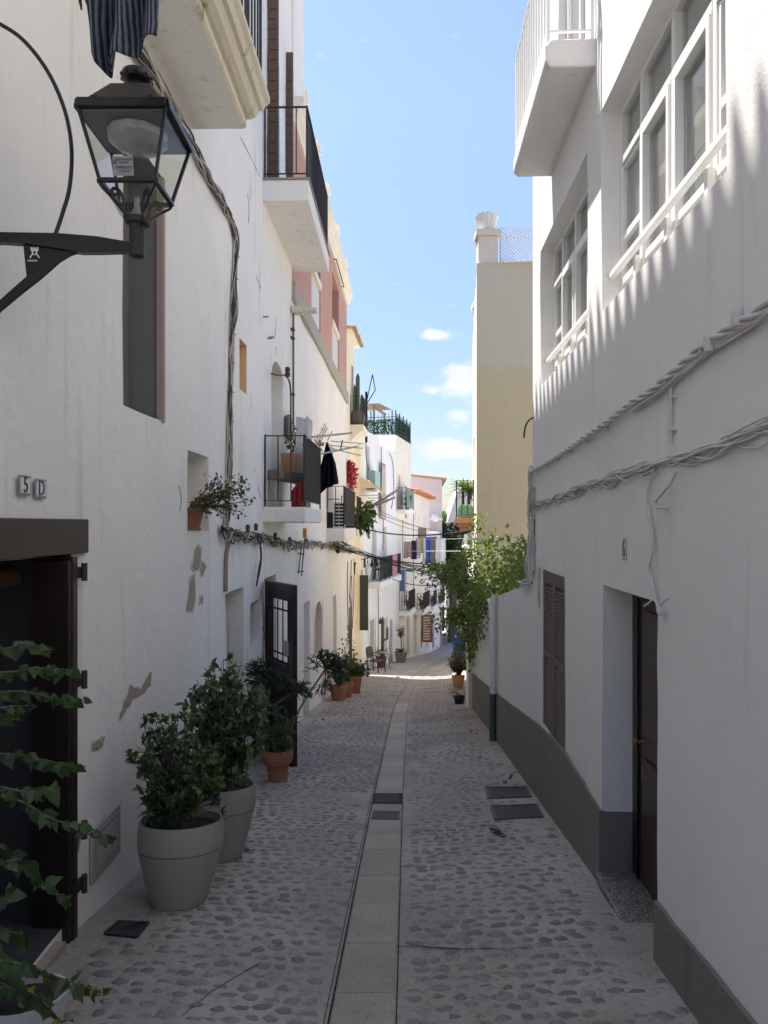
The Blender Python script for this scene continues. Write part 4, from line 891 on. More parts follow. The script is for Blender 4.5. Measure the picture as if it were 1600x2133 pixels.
def clipdiag(c, sg):
    pts = []
    for x in (x0, x1):
        z = c+sg*(x-x0)
        if z0 <= z <= z1: pts.append((x, z))
    for z in (z0, z1):
        x = x0+(z-c)/sg
        if x0 <= x <= x1: pts.append((x, z))
    pts = sorted(set((round(a, 4), round(b, 4)) for a, b in pts)); return (pts[0], pts[-1]) if len(pts) > 1 else None
c = z0-(x1-x0)-.1
while c < z1+(x1-x0)+.1:
    for sg, dy in ((1, 0), (-1, .012)):
        q = clipdiag(c, sg)
        if q and math.hypot(q[0][0]-q[1][0], q[0][1]-q[1][1]) > .02: o.bar((q[0][0], 15.1+dy, q[0][1]), (q[1][0], 15.1+dy, q[1][1]), .024, .010)
    c += s_
SCR = plain('bluish_white_plastic_lattice', (.62, .66, .72), .5); build(o, 'lattice', SCR, lt, kind='stuff')
o = MB(); o.box(x0, 15.06, z1-.26, x1, 15.09, z1-.23); o.box(x0, 15.06, z0-.02, x1, 15.09, z0+.02)
for x in (x0, 3.3, 4.2, 5.1, 6.0): o.box(x, 15.13, z0, x+.03, 15.16, z1-.05)
build(o, 'screen_frame', WPAINT, lt)
# far right houses and the rest of the place the street bends into
def box_house(name, label, x0, y0, x1, y1, z0, z1, mat, wins=(), roof=None):
    h = thing(name, ((x0+x1)/2, (y0+y1)/2, z0), label, 'house'); o = MB(); o.box(x0, y0, z0-1, x1, y1, z1); build(o, 'wall', mat, h)
    for (a, b, c, d, mt) in wins:
        q = MB(); q.box(a, y0-.04, c, b, y0-.005, d); w_ = build(q, 'window', mt, h); q = MB(); q.box(a-.08, y0-.07, c-.1, b+.08, y0-.006, c); build(q, 'sill', WFRAME, w_)
    if roof: q = MB(); q.box(x0-.2, y0-.3, z1+.002, x1+.2, y1+.2, z1+.14); build(q, 'roof', roof, h)
    return h
R3 = Frame(.33, .108, -1)
h = thing('white_house', (3.6, 30, gz(30)), 'white house beyond the ochre one with balcony above the plant pots', 'house')
mb = MB(); facade(mb, R3, 22.2, 40, -6, -.2, [(26, 27, -5, -3.2, .12, 0, 1), (32, 33, -6, -3.9, .12, 0, 1)], .8, .014, 33, body=5); build(mb, 'wall', [WHITE_FAR, SK], h, smooth=35)
box_house('white_house', 'bright white block closing the street at the bend', 5.4, 66, 12, 74, gz(66), -1.2, WHITE_FAR, [(5.8, 6.3, -4.2, -2.9, INTER), (6.9, 7.3, -4.3, -3.0, INTER), (6.0, 6.5, -6.8, -5.2, SK)])
box_house('white_house', 'white gabled house among the trees, high beyond the ochre house', 5.0, 58, 9, 62, gz(60), 1.6, WHITE_FAR, [])
o = MB(); o.extrude([(5.0, 57.99, 1.6), (9.0, 57.99, 1.6), (7.6, 57.99, 5.6), (5.9, 57.99, 4.4)], (0, 4, 0)); build(o, 'roof', WHITE_FAR, bpy.data.objects[[x.name for x in COL.objects if x.get('label', '').startswith('white gabled')][0]])
box_house('pale_house', 'pale house at the end of the street on the left', -3, 62, 4.3, 70, gz(62), -1.0, CREAM_L, [(2.4, 3.0, -4.5, -3.2, SK), (3.4, 3.9, -7, -5.3, INTER)])
# hills far off
o = MB(); n = 60
for k in range(n+1):
    x = -900+2400*k/n
    hgt = 26+46*noise.noise(Vector((x*.0016, 0, 9)))+14*noise.noise(Vector((x*.006, 2, 9))); o.v += [Vector((x, 1500, -30)), Vector((x, 1620, max(5, hgt)*1.4)), Vector((x, 1900, -30))]
for k in range(n):
    for q in (0, 1): o.f.append((k*3+q, (k+1)*3+q, (k+1)*3+q+1, k*3+q+1)); o.m.append(0)
build(o, 'hills', plain('hazy_hillside', (.17, .24, .30), 1, 0, .2, .02), loc=(0, 1500, 0), kind='structure', smooth=True)
# near houses stop just behind the camera so open sunlit ground lights the lane
# ---------------------------------------------------------------- lantern on its bracket
LY = 3.0
def lp(px, py, Y=LY): return ray(px, py, Y)
LC = lp(285, 500); lx = LC.x
lamp = thing('street_lantern', (lx, LY, 2.81), 'black four-sided street lantern with clear panes on a wall bracket, upper left', 'lantern')
LB = plain('lantern_black', (.013, .013, .014), .38, .2, .3, 15, dirt=(.04, .038, .035), damt=.25)
def sq(hx, hy, z): return [Vector((lx-hx, LY-hy, z)), Vector((lx+hx, LY-hy, z)), Vector((lx+hx, LY+hy, z)), Vector((lx-hx, LY+hy, z))]
def ring(mb, h, z, w_, t_):
    c = sq(h, h, z)
    for k in range(4): mb.bar(c[k], c[(k+1) % 4], w_, t_)
o = MB(); ring(o, .174, 3.345, .030, .018); ring(o, .175, 3.362, .022, .02); ring(o, .113, 3.08, .02, .016)
T, B_ = sq(.172, .172, 3.34), sq(.112, .112, 3.085)
for k in range(4): o.bar(T[k], B_[k], .013, .013, up=(1, 0, 0))
build(o, 'lantern_frame', LB, lamp, bevel=.002)
o = MB(); a, b = sq(.166, .166, 3.368), sq(.080, .082, 3.49); o.hexa(a+b); build(o, 'lantern_roof', LB, lamp, bevel=.006)
for k in range(4):
    e = (sq(.16, .16, 3.375)[k]+sq(.16, .16, 3.375)[(k+1) % 4])/2
    for s_ in (-1, 1):
        dd = (sq(.16, .16, 3.375)[(k+1) % 4]-sq(.16, .16, 3.375)[k]).normalized()*.11*s_; o = MB(); q = e+dd; o.box(q.x-.012, q.y-.012, q.z-.01, q.x+.012, q.y+.012, q.z+.012); build(o, 'hinge', LB, lamp)
o = MB(); o.lathe((lx, LY, 3.488), [(0, 0), (.07, 0), (.07, .008), (.036, .02), (.033, .045), (.055, .055), (.062, .062), (.064, .075), (.058, .09), (.04, .098), (0, .1)], 24); cp_ = build(o, 'chimney_cap', LB, lamp, smooth=40)
for k in range(10):
    a = 2*math.pi*k/10; o = MB(); c_ = Vector((lx+math.cos(a)*.0625, LY+math.sin(a)*.0625, 3.556)); o.box(c_.x-.005, c_.y-.005, c_.z-.005, c_.x+.005, c_.y+.005, c_.z+.005); build(o, 'vent_hole', BLACKGAP, cp_)
LG = glassmat('lantern_glass', (.88, .9, .88), .03, .7)
for k in range(4):
    o = MB(); o.face([T[k]*.985+Vector((lx, LY, 3.34))*.015, T[(k+1) % 4]*.985+Vector((lx, LY, 3.34))*.015, B_[(k+1) % 4], B_[k]]); build(o, 'pane', LG, lamp, recalc=False)
    C1, C2 = sq(.105, .105, 3.07), sq(.05, .05, 2.965); o = MB(); o.face([C1[k], C1[(k+1) % 4], C2[(k+1) % 4], C2[k]]); build(o, 'pane', LG, lamp, recalc=False)
o = MB(); o.box(lx-.165, LY-.165, 3.325, lx+.165, LY+.165, 3.335); build(o, 'reflector_plate', plain('lantern_inner_grey', (.12, .12, .12), .5), lamp)
o = MB(); o.lathe((lx+.005, LY, 3.322), [(.125, 0), (.12, -.03), (.09, -.055), (.04, -.068), (0, -.07)], 12); build(o, 'glass_bowl', plain('frosted_bowl', (.38, .39, .39), .15, 0, .2), lamp, smooth=30)
o = MB(); o.lathe((lx, LY, 2.96), [(0, 0), (.03, 0), (.028, .03), (.012, .05), (.01, .1), (0, .1)], 12); build(o, 'lamp_holder', plain('lamp_holder', (.3, .3, .29), .3), lamp, smooth=40)
for k in range(4):
    a = math.pi/4+k*math.pi/2; u_ = Vector((math.cos(a), math.sin(a), 0)); pts = [(.03, 2.945), (.05, 2.96), (.052, 3.0), (.060, 3.04), (.078, 3.066), (.10, 3.066), (.106, 3.05), (.098, 3.04), (.09, 3.047)]
    o = MB(); o.tube(catmull([Vector((lx, LY, z))+u_*r_ for r_, z in pts], 4), .0075, 6); o.tube(catmull([Vector((lx, LY, z))+u_*r_ for r_, z in ((.05, 2.98), (.075, 3.0), (.11, 3.03), (.15, 3.06), (.158, 3.08))], 4), .006, 6); build(o, 'cradle_scroll', LB, lamp, smooth=40)
o = MB(); o.lathe((lx, LY, 2.81), [(0, 0), (.022, .0), (.03, .006), (.03, .13), (.034, .135), (.046, .14), (.05, .15), (.046, .165), (.034, .17), (0, .17)], 20); build(o, 'stem', plain('lantern_stem', (.03, .028, .027), .55, .3, .3), lamp, smooth=40)
o = MB(); zz0, zz1 = 3.095, 3.165; yy = lambda z: LY-.112-.06*(z-3.085)/.255-.004
o.face([(lx-.052, yy(zz0), zz0), (lx+.03, yy(zz0), zz0), (lx+.03, yy(zz1), zz1), (lx-.052, yy(zz1), zz1)]); st = build(o, 'sticker', plain('silver_sticker', (.26, .27, .28), .35, .3), lamp, recalc=False)
stt = plain('sticker_ink', (.02, .02, .02), .6)
for s_, z, sz in (('AJUNTAMENT', 3.152, .011), ('D\'EIVISSA', 3.141, .009), ('078/02/057', 3.124, .0145), ('CITELUM', 3.110, .011)):
    me = textmesh(s_, sz, .0003); me.materials.clear(); me.materials.append(stt)
    inst('lettering', me, st, basis(Vector((lx-.006, yy(z)-.002, z)), Vector((1, 0, 0)), Vector((0, -.22, 1)).normalized(), Vector((0, -1, -.22)).normalized()))
o = MB()
for dx in (0, .007): o.box(lx-.048+dx, yy(3.145)-.002, 3.138, lx-.045+dx, yy(3.145)-.001, 3.155)
o.box(lx-.048, yy(3.145)-.002, 3.138, lx-.038, yy(3.145)-.001, 3.142); build(o, 'sticker_emblem', stt, st)
Z = 2.2857
beam = [(-60, 483), (0, 482.5), (118, 484.5), (200, 491), (270, 503), (272, 522), (200, 524), (165, 524), (48, 506), (0, 503), (-60, 501)]
strut = [(p_[0]/Z, p_[1]/Z) for p_ in ((108, 1150), (125, 1315), (0, 1425), (-130, 1540), (-130, 1630), (0, 1478), (100, 1395), (190, 1325), (280, 1245), (330, 1215), (390, 1195), (390, 1150))]
o = MB(); o.extrude([lp(x, y, LY-.022) for x, y in beam], (0, .044, 0)); br_ = build(o, 'bracket_arm', LB, lamp, bevel=.003)
o = MB(); o.extrude([lp(x, y, LY-.008) for x, y in strut], (0, .016, 0)); br2 = build(o, 'bracket_strut', LB, lamp, bevel=.002)
o = MB(); o.tube(catmull([lp(x, y) for x, y in ((-60, 22), (0, 50), (50, 85), (100, 150), (135, 230), (149, 310), (145, 390), (130, 445), (115, 490))], 8), .0085, 8); build(o, 'bracket_hoop', LB, lamp, smooth=40)
EM = plain('emblem_white', (.75, .75, .72), .6); o = MB()
def eb(x0, y0, x1, y1):
    a, b = lp(x0/Z, y1/Z, LY-.0095), lp(x1/Z, y0/Z, LY-.0095); o.box(a.x, LY-.0112, a.z, b.x, LY-.0095, b.z)
for x in (147, 160, 174): eb(x, 1177, x+9, 1186)
eb(147, 1185, 183, 1195); eb(152, 1195, 159, 1212); eb(170, 1195, 177, 1212); eb(152, 1210, 177, 1214); 
for a, b in (((152, 1212), (142, 1228)), ((177, 1212), (187, 1228))):
    o.bar(lp(a[0]/Z, a[1]/Z, LY-.0105), lp(b[0]/Z, b[1]/Z, LY-.0105), .005, .002, up=(0, 1, 0))
wv = [lp((132+k*5)/Z, (1240+(4 if k % 2 else -3))/Z, LY-.0105) for k in range(10)]
o.tube(catmull(wv, 3), .0016, 4); build(o, 'castle_emblem', EM, br2)
# wall mount
o = MB(); o.box(-1.70, LY-.04, 2.55, -1.66, LY+.04, 3.0); build(o, 'mounting_plate', LB, lamp)

# ---------------------------------------------------------------- hanging cloth helper
def hang(A, B, ln, mat, label, cat, name, wB=1.0, folds=5, amp=.03, low=None, group=None, side=None, nx=24, ny=12, parent=None, gather=.0):
    A = Vector(A); B = Vector(B); t_ = B-A; s_ = Vector((-t_.y, t_.x, 0)).normalized(); mb = MB(); seed = R.random()*50
    for j in range(ny+1):
        v_ = j/ny; w_ = (1-gather)+(wB-1+gather)*v_ if gather else 1+(wB-1)*v_
        for i in range(nx+1):
            u_ = i/nx; l_ = ln*(low(u_) if low else 1)
            q = (A+B)/2+t_*(u_-.5)*w_+s_*amp*(.3+v_*.7)*(math.sin(u_*folds*6.28+seed)+.6*noise.noise(Vector((u_*6, v_*2, seed))))+Vector((0, 0, -l_*v_+.01*noise.noise(Vector((u_*5, 1, seed)))))
            mb.v.append(q)
    for j in range(ny):
        for i in range(nx): mb.f.append((j*(nx+1)+i, j*(nx+1)+i+1, (j+1)*(nx+1)+i+1, (j+1)*(nx+1)+i)); mb.m.append(0)
    ob = build(mb, name, mat, parent, loc=None if parent else A, smooth=True, label=label, cat=cat, group=group)
    sol = ob.modifiers.new('s', 'SOLIDIFY'); sol.thickness = .004; return ob
STRIPE = cloth('navy_grey_pinstripe', (.025, .028, .042), (.13, .14, .17), 26, 'x')
# garment whose hem hangs into the top of the view, on a line across the lane
CYL = 2.45
gt = thing('washing_line', ray(150, -160, CYL), 'washing line above the lantern', 'washing line')
o = MB(); o.tube([Vector((-1.68, CYL, 3.82)), Vector((-.7, CYL, 3.79)), Vector((1.28, CYL, 3.85))], .003, 5); build(o, 'line', WCABLE, gt)
prof = [(0, .04), (.12, .09), (.2, .36), (.21, .70), (.215, 1.0), (.32, 1.0), (.42, .97), (.5, .92), (.53, .80), (.66, .62), (.8, .66), (.86, .6), (1, .2)]
def lowf(u_):
    for (a, b), (c, d) in zip(prof, prof[1:]):
        if u_ <= c: return .62+.38*(b+(d-b)*(u_-a)/(c-a))
    return 1
mb = MB(); nx_, ny_ = 76, 24
edge = [(140, -40), (154, 2), (172, 14), (188, 26), (191, 60), (194, 132), (212, 138), (236, 143), (262, 122), (278, 108), (290, 98), (334, 84), (337, 40), (330, -60)]
for j in range(ny_+1):
    v_ = j/ny_
    for i in range(nx_+1):
        x = 146+190*i/nx_; bot = -60
        for (xa, ya_), (xb, yb_) in zip(edge, edge[1:]):
            if xa <= x <= xb: bot = ya_+(yb_-ya_)*(x-xa)/(xb-xa); break
        q = ray(x+6*math.sin(v_*5+x*.02), -210+(bot+210)*v_, CYL)
        mb.v.append(q+Vector((0, (.2+.8*v_)*(.05*math.sin(x*.09+v_)+.04*noise.noise(Vector((x*.03, v_*2, 2)))), 0)))
for j in range(ny_):
    for i in range(nx_): mb.f.append((j*(nx_+1)+i, j*(nx_+1)+i+1, (j+1)*(nx_+1)+i+1, (j+1)*(nx_+1)+i)); mb.m.append(0)
gm = build(mb, 'striped_garment', STRIPE, loc=ray(240, -100, CYL), smooth=True, label='dark pinstriped garment hanging above the lantern', cat='garment'); sm_ = gm.modifiers.new('s', 'SOLIDIFY'); sm_.thickness = .006

# ---------------------------------------------------------------- plants
def leaf_pts(wr=.5, curl=.25, fold=.16):
    return [(0, 0, 0), (.32, 0, .02), (.68, 0, -curl*.35), (1, 0, -curl), (.28, wr*.5, fold*.4), (.66, wr*.40, fold*.2-curl*.3), (.28, -wr*.5, fold*.4), (.66, -wr*.40, fold*.2-curl*.3)], [(0, 6, 1), (0, 1, 4), (1, 6, 7, 2), (1, 2, 5, 4), (2, 7, 3), (2, 3, 5)]
def heart_pts():
    return [(0, 0, 0), (.3, 0, -.02), (.65, 0, -.1), (1, 0, -.32), (.1, .3, .06), (.42, .36, .02), (.72, .18, -.12), (.1, -.3, .06), (.42, -.36, .02), (.72, -.18, -.12)], [(0, 7, 1), (0, 1, 4), (7, 8, 1), (1, 5, 4), (1, 8, 2), (1, 2, 5), (8, 9, 2), (2, 6, 5), (2, 9, 3), (2, 3, 6)]
LEAFM = {}
def leaf_mesh(kind, mat):
    k = (kind, mat.name)
    if k not in LEAFM:
        v, f = leaf_pts() if kind == 'oval' else leaf_pts(.22, .45, .1) if kind == 'lance' else heart_pts() if kind == 'heart' else leaf_pts(.62, .1, .2)
        me = bpy.data.meshes.new('leaf'); me.from_pydata(v, [], f); me.materials.append(mat); me.polygons.foreach_set('use_smooth', [True]*len(f)); LEAFM[k] = me
    return LEAFM[k]
def rv(s=1): return Vector((R.gauss(0, s), R.gauss(0, s), R.gauss(0, s)))
def place_leaves(parent, leaves, kind, mat, nobj, name='foliage'):
    """leaves: (position, direction, up, length); the nearest to the street become single leaf parts"""
    me = leaf_mesh(kind, mat); V = [v.co.copy() for v in me.vertices]; FF = [tuple(p_.vertices) for p_ in me.polygons]
    ordr = sorted(range(len(leaves)), key=lambda i: (leaves[i][0]-cam.location).length/leaves[i][3]) if nobj else range(len(leaves)); S = MB()
    for r_, i in enumerate(ordr):
        p_, d_, up, ln = leaves[i]; d_ = d_.normalized(); y_ = up.cross(d_)
        if y_.length < 1e-4: y_ = Vector((1, 0, 0)).cross(d_)
        y_.normalize(); z_ = d_.cross(y_)
        if r_ < nobj: inst('leaf', me, parent, basis(p_, d_*ln, y_*ln, z_*ln))
        else:
            b = len(S.v)
            for c_ in V: S.v.append(p_+(d_*c_.x+y_*c_.y+z_*c_.z)*ln)
            for f_ in FF: S.f.append(tuple(b+k for k in f_)); S.m.append(0)
    if S.v: build(S, name, mat, parent, smooth=True, kind='stuff', recalc=False)
def bush(parent, base, cen, rad, nst, lpst, ll, kind, mat, nobj=0, stem=.006, smat=BARK, droop=0., spread=.5, twig=3):
    base, cen = Vector(base), Vector(cen); leaves = []; st = MB()
    for _ in range(nst):
        while True:
            q = Vector((R.uniform(-1, 1), R.uniform(-1, 1), R.uniform(-1, 1)))
            if .35 < q.length < 1: break
        q = q*(.72+.28*R.random())/max(q.length, .5)*.95 if R.random() < .75 else q
        tip = cen+Vector((q.x*rad[0], q.y*rad[1], q.z*rad[2])); m1 = base+(tip-base)*.45+Vector((R.uniform(-.1, .1)*rad[0], R.uniform(-.1, .1)*rad[1], rad[2]*.18))
        pts = catmull([base+Vector((R.uniform(-.05, .05), R.uniform(-.05, .05), 0)), m1, tip], 6); st.tube(pts, [stem*(1.15-k/len(pts)) for k in range(len(pts))], 4, False)
        for tw in range(twig):
            i = R.randrange(4, len(pts)); s_ = pts[i]; e = s_+rv(1).normalized()*R.uniform(.08, .24)*max(rad)+Vector((0, 0, .02-droop*.1)); st.tube([s_, (s_+e)/2+Vector((0, 0, .01)), e], stem*.4, 3, False)
            for k in range(lpst):
                f_ = R.random()**.6; p_ = s_+(e-s_)*f_; d_ = (e-s_).normalized()*.7+rv(spread)+Vector((0, 0, .15-droop)); leaves.append((p_, d_, Vector((0, 0, 1))+rv(.35), ll*R.uniform(.6, 1.2)))
    build(st, 'stems', smat, parent, recalc=False); place_leaves(parent, leaves, kind, mat, nobj); return leaves
def lean(o, c):                                       # a pot standing on the sloping lane leans downhill with it
    for v in o.v: y_, z_ = v.y-c.y, v.z-c.z; v.z -= .14*y_; v.y += .14*z_
def pot_round(name, c, r, h, label, cat='plant pot', mat=TERRA, tilt=True, band=True, taper=.72, group=None, rim=.03, big=False):
    c = Vector(c); t_ = thing(name, c, label, cat, group); o = MB()
    if big: prof = [(r*.62, 0), (r*.66, .004), (r*.80, h*.25), (r*.92, h*.5), (r*.985, h*.655), (r*.955, h*.66), (r*.955, h*.672), (r*1.0, h*.678), (r*1.015, h*.75), (r*1.0, h*.97), (r*.985, h), (r*.94, h), (r*.93, h*.9)]
    else: prof = [(r*taper, 0), (r*.93, h*.74), (r*.93, h*.75), (r*1.0, h*.76), (r, h*.98), (r*.985, h), (r*.9, h), (r*.88, h*.86)] if band else [(r*taper, 0), (r, h), (r*.93, h), (r*.9, h*.85)]
    o.lathe(c, [(0, 0)]+prof, 36 if big else 22)
    if tilt: lean(o, c)
    build(o, 'pot', mat, t_, smooth=45)
    o = MB(); o.lathe(c, [(0, h*.9), (r*.93, h*.885)], 20)
    if tilt: lean(o, c)
    build(o, 'soil', SOIL, t_)
    return t_
G0 = lambda x, y: Vector((x, y, gzz(x, y)))
# two tall beige pots with dense shrubs
for (x, y, r_, h_, lab, cx_, cz, rx, rz, seed, kd) in ((-1.235, 4.33, .25, .465, 'front one of two tall beige-grey pots with dense green shrub by the wall', -1.26, .35, (.36, .28, .42), 0, 1, 'oval'), (-1.19, 5.16, .255, .49, 'rear one of two tall beige-grey pots with taller leafy shrub', -1.12, .55, (.36, .30, .50), 0, 2, 'oval')):
    p0 = G0(x, y); pt = pot_round('potted_shrub', p0, r_, h_, lab, 'potted shrub', POTGREY, big=True)
    if seed == 1: bush(pt, p0+Vector((0, 0, h_*.9)), (cx_, y, p0.z+h_+.32), (.33, .28, .40), 120, 11, .050, 'oval', GLEAF, 150, stem=.007)
    else: bush(pt, p0+Vector((0, 0, h_*.9)), (cx_, y, p0.z+h_+.50), (.31, .28, .52), 130, 11, .062, 'oval', GLEAF, 150, stem=.007, droop=.2)
# terracotta stand pot with lance-leaved plant and pencil sticks
p0 = G0(-1.13, 7.66); pt = thing('potted_plant', p0, 'terracotta pot with wide collar and pencil-stick bush in front of the open door', 'potted plant')
o = MB(); o.lathe(p0, [(0, 0), (.10, 0), (.115, .17), (.115, .18), (.15, .20), (.165, .26), (.165, .32), (.155, .345), (.14, .345), (.13, .3)], 26); build(o, 'pot', TERRA, pt, smooth=45)
o = MB(); o.lathe(p0, [(0, .31), (.14, .30)], 16); build(o, 'soil', SOIL, pt)
bush(pt, p0+Vector((0, 0, .3)), p0+Vector((-.02, -.05, .66)), (.25, .2, .30), 26, 10, .09, 'lance', GLEAF, 60, droop=.4)
def sticks(parent, starts, n, ln, mat=STICK, r_=.0035):
    o = MB()
    def grow(p_, d_, l_, lev):
        e = p_+d_*l_+Vector((0, 0, -.01)); mid = (p_+e)/2+rv(.006); o.tube([p_, mid, e], [r_*(1+lev*.35), r_*(1+lev*.25), r_*(1+lev*.15)], 4, False)
        if lev > 0:
            for _ in range(R.choice((2, 3, 3))): grow(e, (d_+rv(.42)).normalized(), l_*R.uniform(.6, .9), lev-1)
    for s_, d_ in starts:
        for _ in range(n): grow(Vector(s_), (Vector(d_)+rv(.3)).normalized(), ln, 3)
    return build(o, 'stick_foliage', mat, parent, kind='stuff', recalc=False)
tr = MB(); b0 = p0+Vector((-.03, .02, .3)); e1 = p0+Vector((-.10, .1, .98)); e2 = p0+Vector((.16, -.1, .95)); e3 = p0+Vector((-.16, .05, 1.1))
tr.tube(catmull([b0, b0+Vector((-.12, .05, .3)), e1], 6), .014, 6); tr.tube(catmull([b0, b0+Vector((.02, 0, .3)), b0+Vector((.0, -.05, .5)), e2], 6), .013, 6); tr.tube(catmull([b0, b0+Vector((-.1, 0, .4)), e3], 6), .012, 6); build(tr, 'branches', BARK, pt, smooth=40)
sticks(pt, [(e1, (-.2, -.2, 1)), (e3, (-.6, -.2, .8)), (e2, (.7, -.2, .6)), ((e1+e2)/2, (.2, -.4, .7)), ((e1+e3)/2, (-.5, -.3, .6)), (e1, (.3, 0, 1))], 11, .085)
fr_ = G0(-.93, 8.35); 
# two shoots leaning out right of the door
s2 = MB(); q0 = p0+Vector((.06, .02, .3)); q1 = Vector((-.70, 8.6, p0.z+1.0)); s2.tube(catmull([q0, q0+Vector((.12, .3, .35)), q1], 6), .012, 6); build(s2, 'branches', BARK, pt, smooth=40)
sticks(pt, [(q1, (.6, .1, .8)), (q1, (-.2, 0, 1)), (q1, (.9, 0, .2)), (q1, (.5, -.2, -.5))], 9, .10)
# mid-distance terracotta pots
for (px, py, w_, h_, lab) in ((705, 1463, .20, .33, 'round terracotta pot with bushy plant, nearer of the pair by the white wall'), (722, 1457, .16, .36, 'small terracotta pot half hidden behind the round one')):
    g_ = gp(px, py); g_.z = gzz(g_.x, g_.y); pt = pot_round('potted_plant', g_, w_, h_, lab, 'potted plant')
    bush(pt, g_+Vector((0, 0, h_*.9)), g_+Vector((-.05, 0, h_+.35)), (.28, .25, .42), 30, 8, .05, 'oval', GLEAF2, 0)
g_ = gp(735, 1447); g_.z = gzz(g_.x, g_.y); pt = thing('planter_box', g_, 'large tapered terracotta trough with trailing round leaves', 'planter')
o = MB(); w0, w1, d0, d1, h_ = .17, .23, .14, .18, .42
o.hexa([g_+Vector(q) for q in ((-w0, -d0, 0), (w0, -d0, 0), (w0, d0, 0), (-w0, d0, 0), (-w1, -d1, h_), (w1, -d1, h_), (w1, d1, h_), (-w1, d1, h_))]); build(o, 'pot', TERRA, pt, bevel=.01)
bush(pt, g_+Vector((0, 0, h_)), g_+Vector((.08, -.05, h_+.18)), (.42, .3, .30), 30, 9, .075, 'round', GLEAF2, 0, droop=.1)
bush(pt, g_+Vector((0, 0, h_)), g_+Vector((-.15, .2, h_+.55)), (.25, .25, .45), 18, 8, .055, 'round', GLEAF2, 0)
# thin climber on the cream wall
cl = thing('climbing_plant', L4.p(22.3, .05, gz(22.3)), 'thin straggly climber on the cream wall above the terracotta trough', 'plant')
o = MB(); lv = []
for k in range(5):
    y = 21.8+k*.12; pts = [L4.p(y+R.uniform(-.1, .1)+j*.05*(k-2), .05+R.uniform(0, .05), -2.9+j*.5) for j in range(6+R.randrange(3))]; o.tube(catmull(pts, 4), .012, 4)
    for _ in range(26):
        q = R.choice(pts[1:4]); lv.append((q+rv(.08), rv(1), Vector((1, 0, 0)), .07))
build(o, 'stems', BARK, cl); place_leaves(cl, lv, 'oval', GLEAF2, 0)
wb = thing('wire_basket', L4.p(23.6, .2, gz(23.6)), 'white wire basket rack against the cream wall', 'basket'); o = MB(); c_ = L4.p(23.4, .22, gz(23.4)+.42)
for k in range(6): o.tube([c_+Vector((-.14+k*.056, -.1, .0)), c_+Vector((-.14+k*.056, -.1, .22))], .005, 4)
for z in (0, .11, .22): o.tube([c_+Vector((-.16, -.1, z)), c_+Vector((.16, -.1, z)), c_+Vector((.16, .1, z))], .006, 4)
build(o, 'wire', WPAINT, wb); o = MB(); o.box(c_.x-.15, c_.y-.08, gz(23.4)+.02, c_.x+.15, c_.y+.12, c_.z+.02); build(o, 'bin', plain('black_bin', (.02, .02, .02), .6), wb)
# chair, table, cactus and potted tree down the street
def chair(base, rz, label):
    t_ = thing('chair', base, label, 'chair'); M_ = MT(base, rz); BP = plain('dark_plastic_chair', (.022, .018, .018), .5)
    def P_(x, y, z): return M_ @ Vector((x, y, z))
    o = MB(); o.hexa([P_(*q) for q in ((-.22, -.22, .42), (.22, -.22, .42), (.20, .22, .40), (-.20, .22, .40), (-.22, -.22, .445), (.22, -.22, .445), (.20, .22, .425), (-.20, .22, .425))]); build(o, 'seat', BP, t_)
    o = MB(); o.tube([P_(-.20, .22, .42), P_(-.2, .28, .8), P_(-.12, .3, .87), P_(.12, .3, .87), P_(.2, .28, .8), P_(.2, .22, .42)], .017, 6); o.hexa([P_(*q) for q in ((-.18, .23, .5), (.18, .23, .5), (.18, .25, .5), (-.18, .25, .5), (-.15, .29, .85), (.15, .29, .85), (.15, .305, .85), (-.15, .305, .85))]); build(o, 'backrest', BP, t_)
    for sx_ in (-1, 1):
        for sy_ in (-1, 1): o = MB(); o.bar(P_(sx_*.2, sy_*.2, .42), P_(sx_*.24, sy_*.25, 0), .035); build(o, 'leg', BP, t_)
        o = MB(); o.tube([P_(sx_*.23, -.23, .42), P_(sx_*.25, -.2, .64), P_(sx_*.25, .1, .66), P_(sx_*.2, .26, .62)], .016, 6); build(o, 'armrest', BP, t_)
    return t_
g_ = gp(783, 1404); chair(G0(g_.x, g_.y), math.radians(60), 'dark brown plastic armchair standing by the white wall')
g_ = gp(801, 1396); tb = thing('table', G0(g_.x, g_.y), 'small round metal table beside the dark armchair', 'table'); o = MB(); b_ = G0(g_.x, g_.y); o.lathe(b_+Vector((0, 0, .6)), [(0, 0), (.26, 0), (.26, .02), (0, .02)], 18); build(o, 'tabletop', STEEL, tb)
for k in range(3): a = k*2.1; o = MB(); o.tube([b_+Vector((math.cos(a)*.1, math.sin(a)*.1, .6)), b_+Vector((math.cos(a)*.22, math.sin(a)*.22, 0))], .012, 5); build(o, 'leg', BCABLE, tb)
def ribbed(mb, p_, h_, r_, nb=7):
    pts = seq(0, h_, .12); base = len(mb.v); n = nb*2
    for z in pts:
        rr = r_*(1-.75*max(0, (z-h_*.93)/(h_*.07)))
        for k in range(n): a = math.pi*2*k/n; q = rr*(1 if k % 2 else .68); mb.v.append(Vector(p_)+Vector((math.cos(a)*q, math.sin(a)*q, z)))
    for j in range(len(pts)-1):
        for k in range(n): mb.f.append((base+j*n+k, base+j*n+(k+1) % n, base+(j+1)*n+(k+1) % n, base+(j+1)*n+k)); mb.m.append(0)
g_ = gp(797, 1394); b_ = G0(g_.x-.05, g_.y+.4); pt = pot_round('potted_cactus', b_, .22, .42, 'tall branching cactus in a dark red pot behind the armchair', 'potted cactus', plain('dark_red_pot', (.12, .04, .035), .6), band=False)
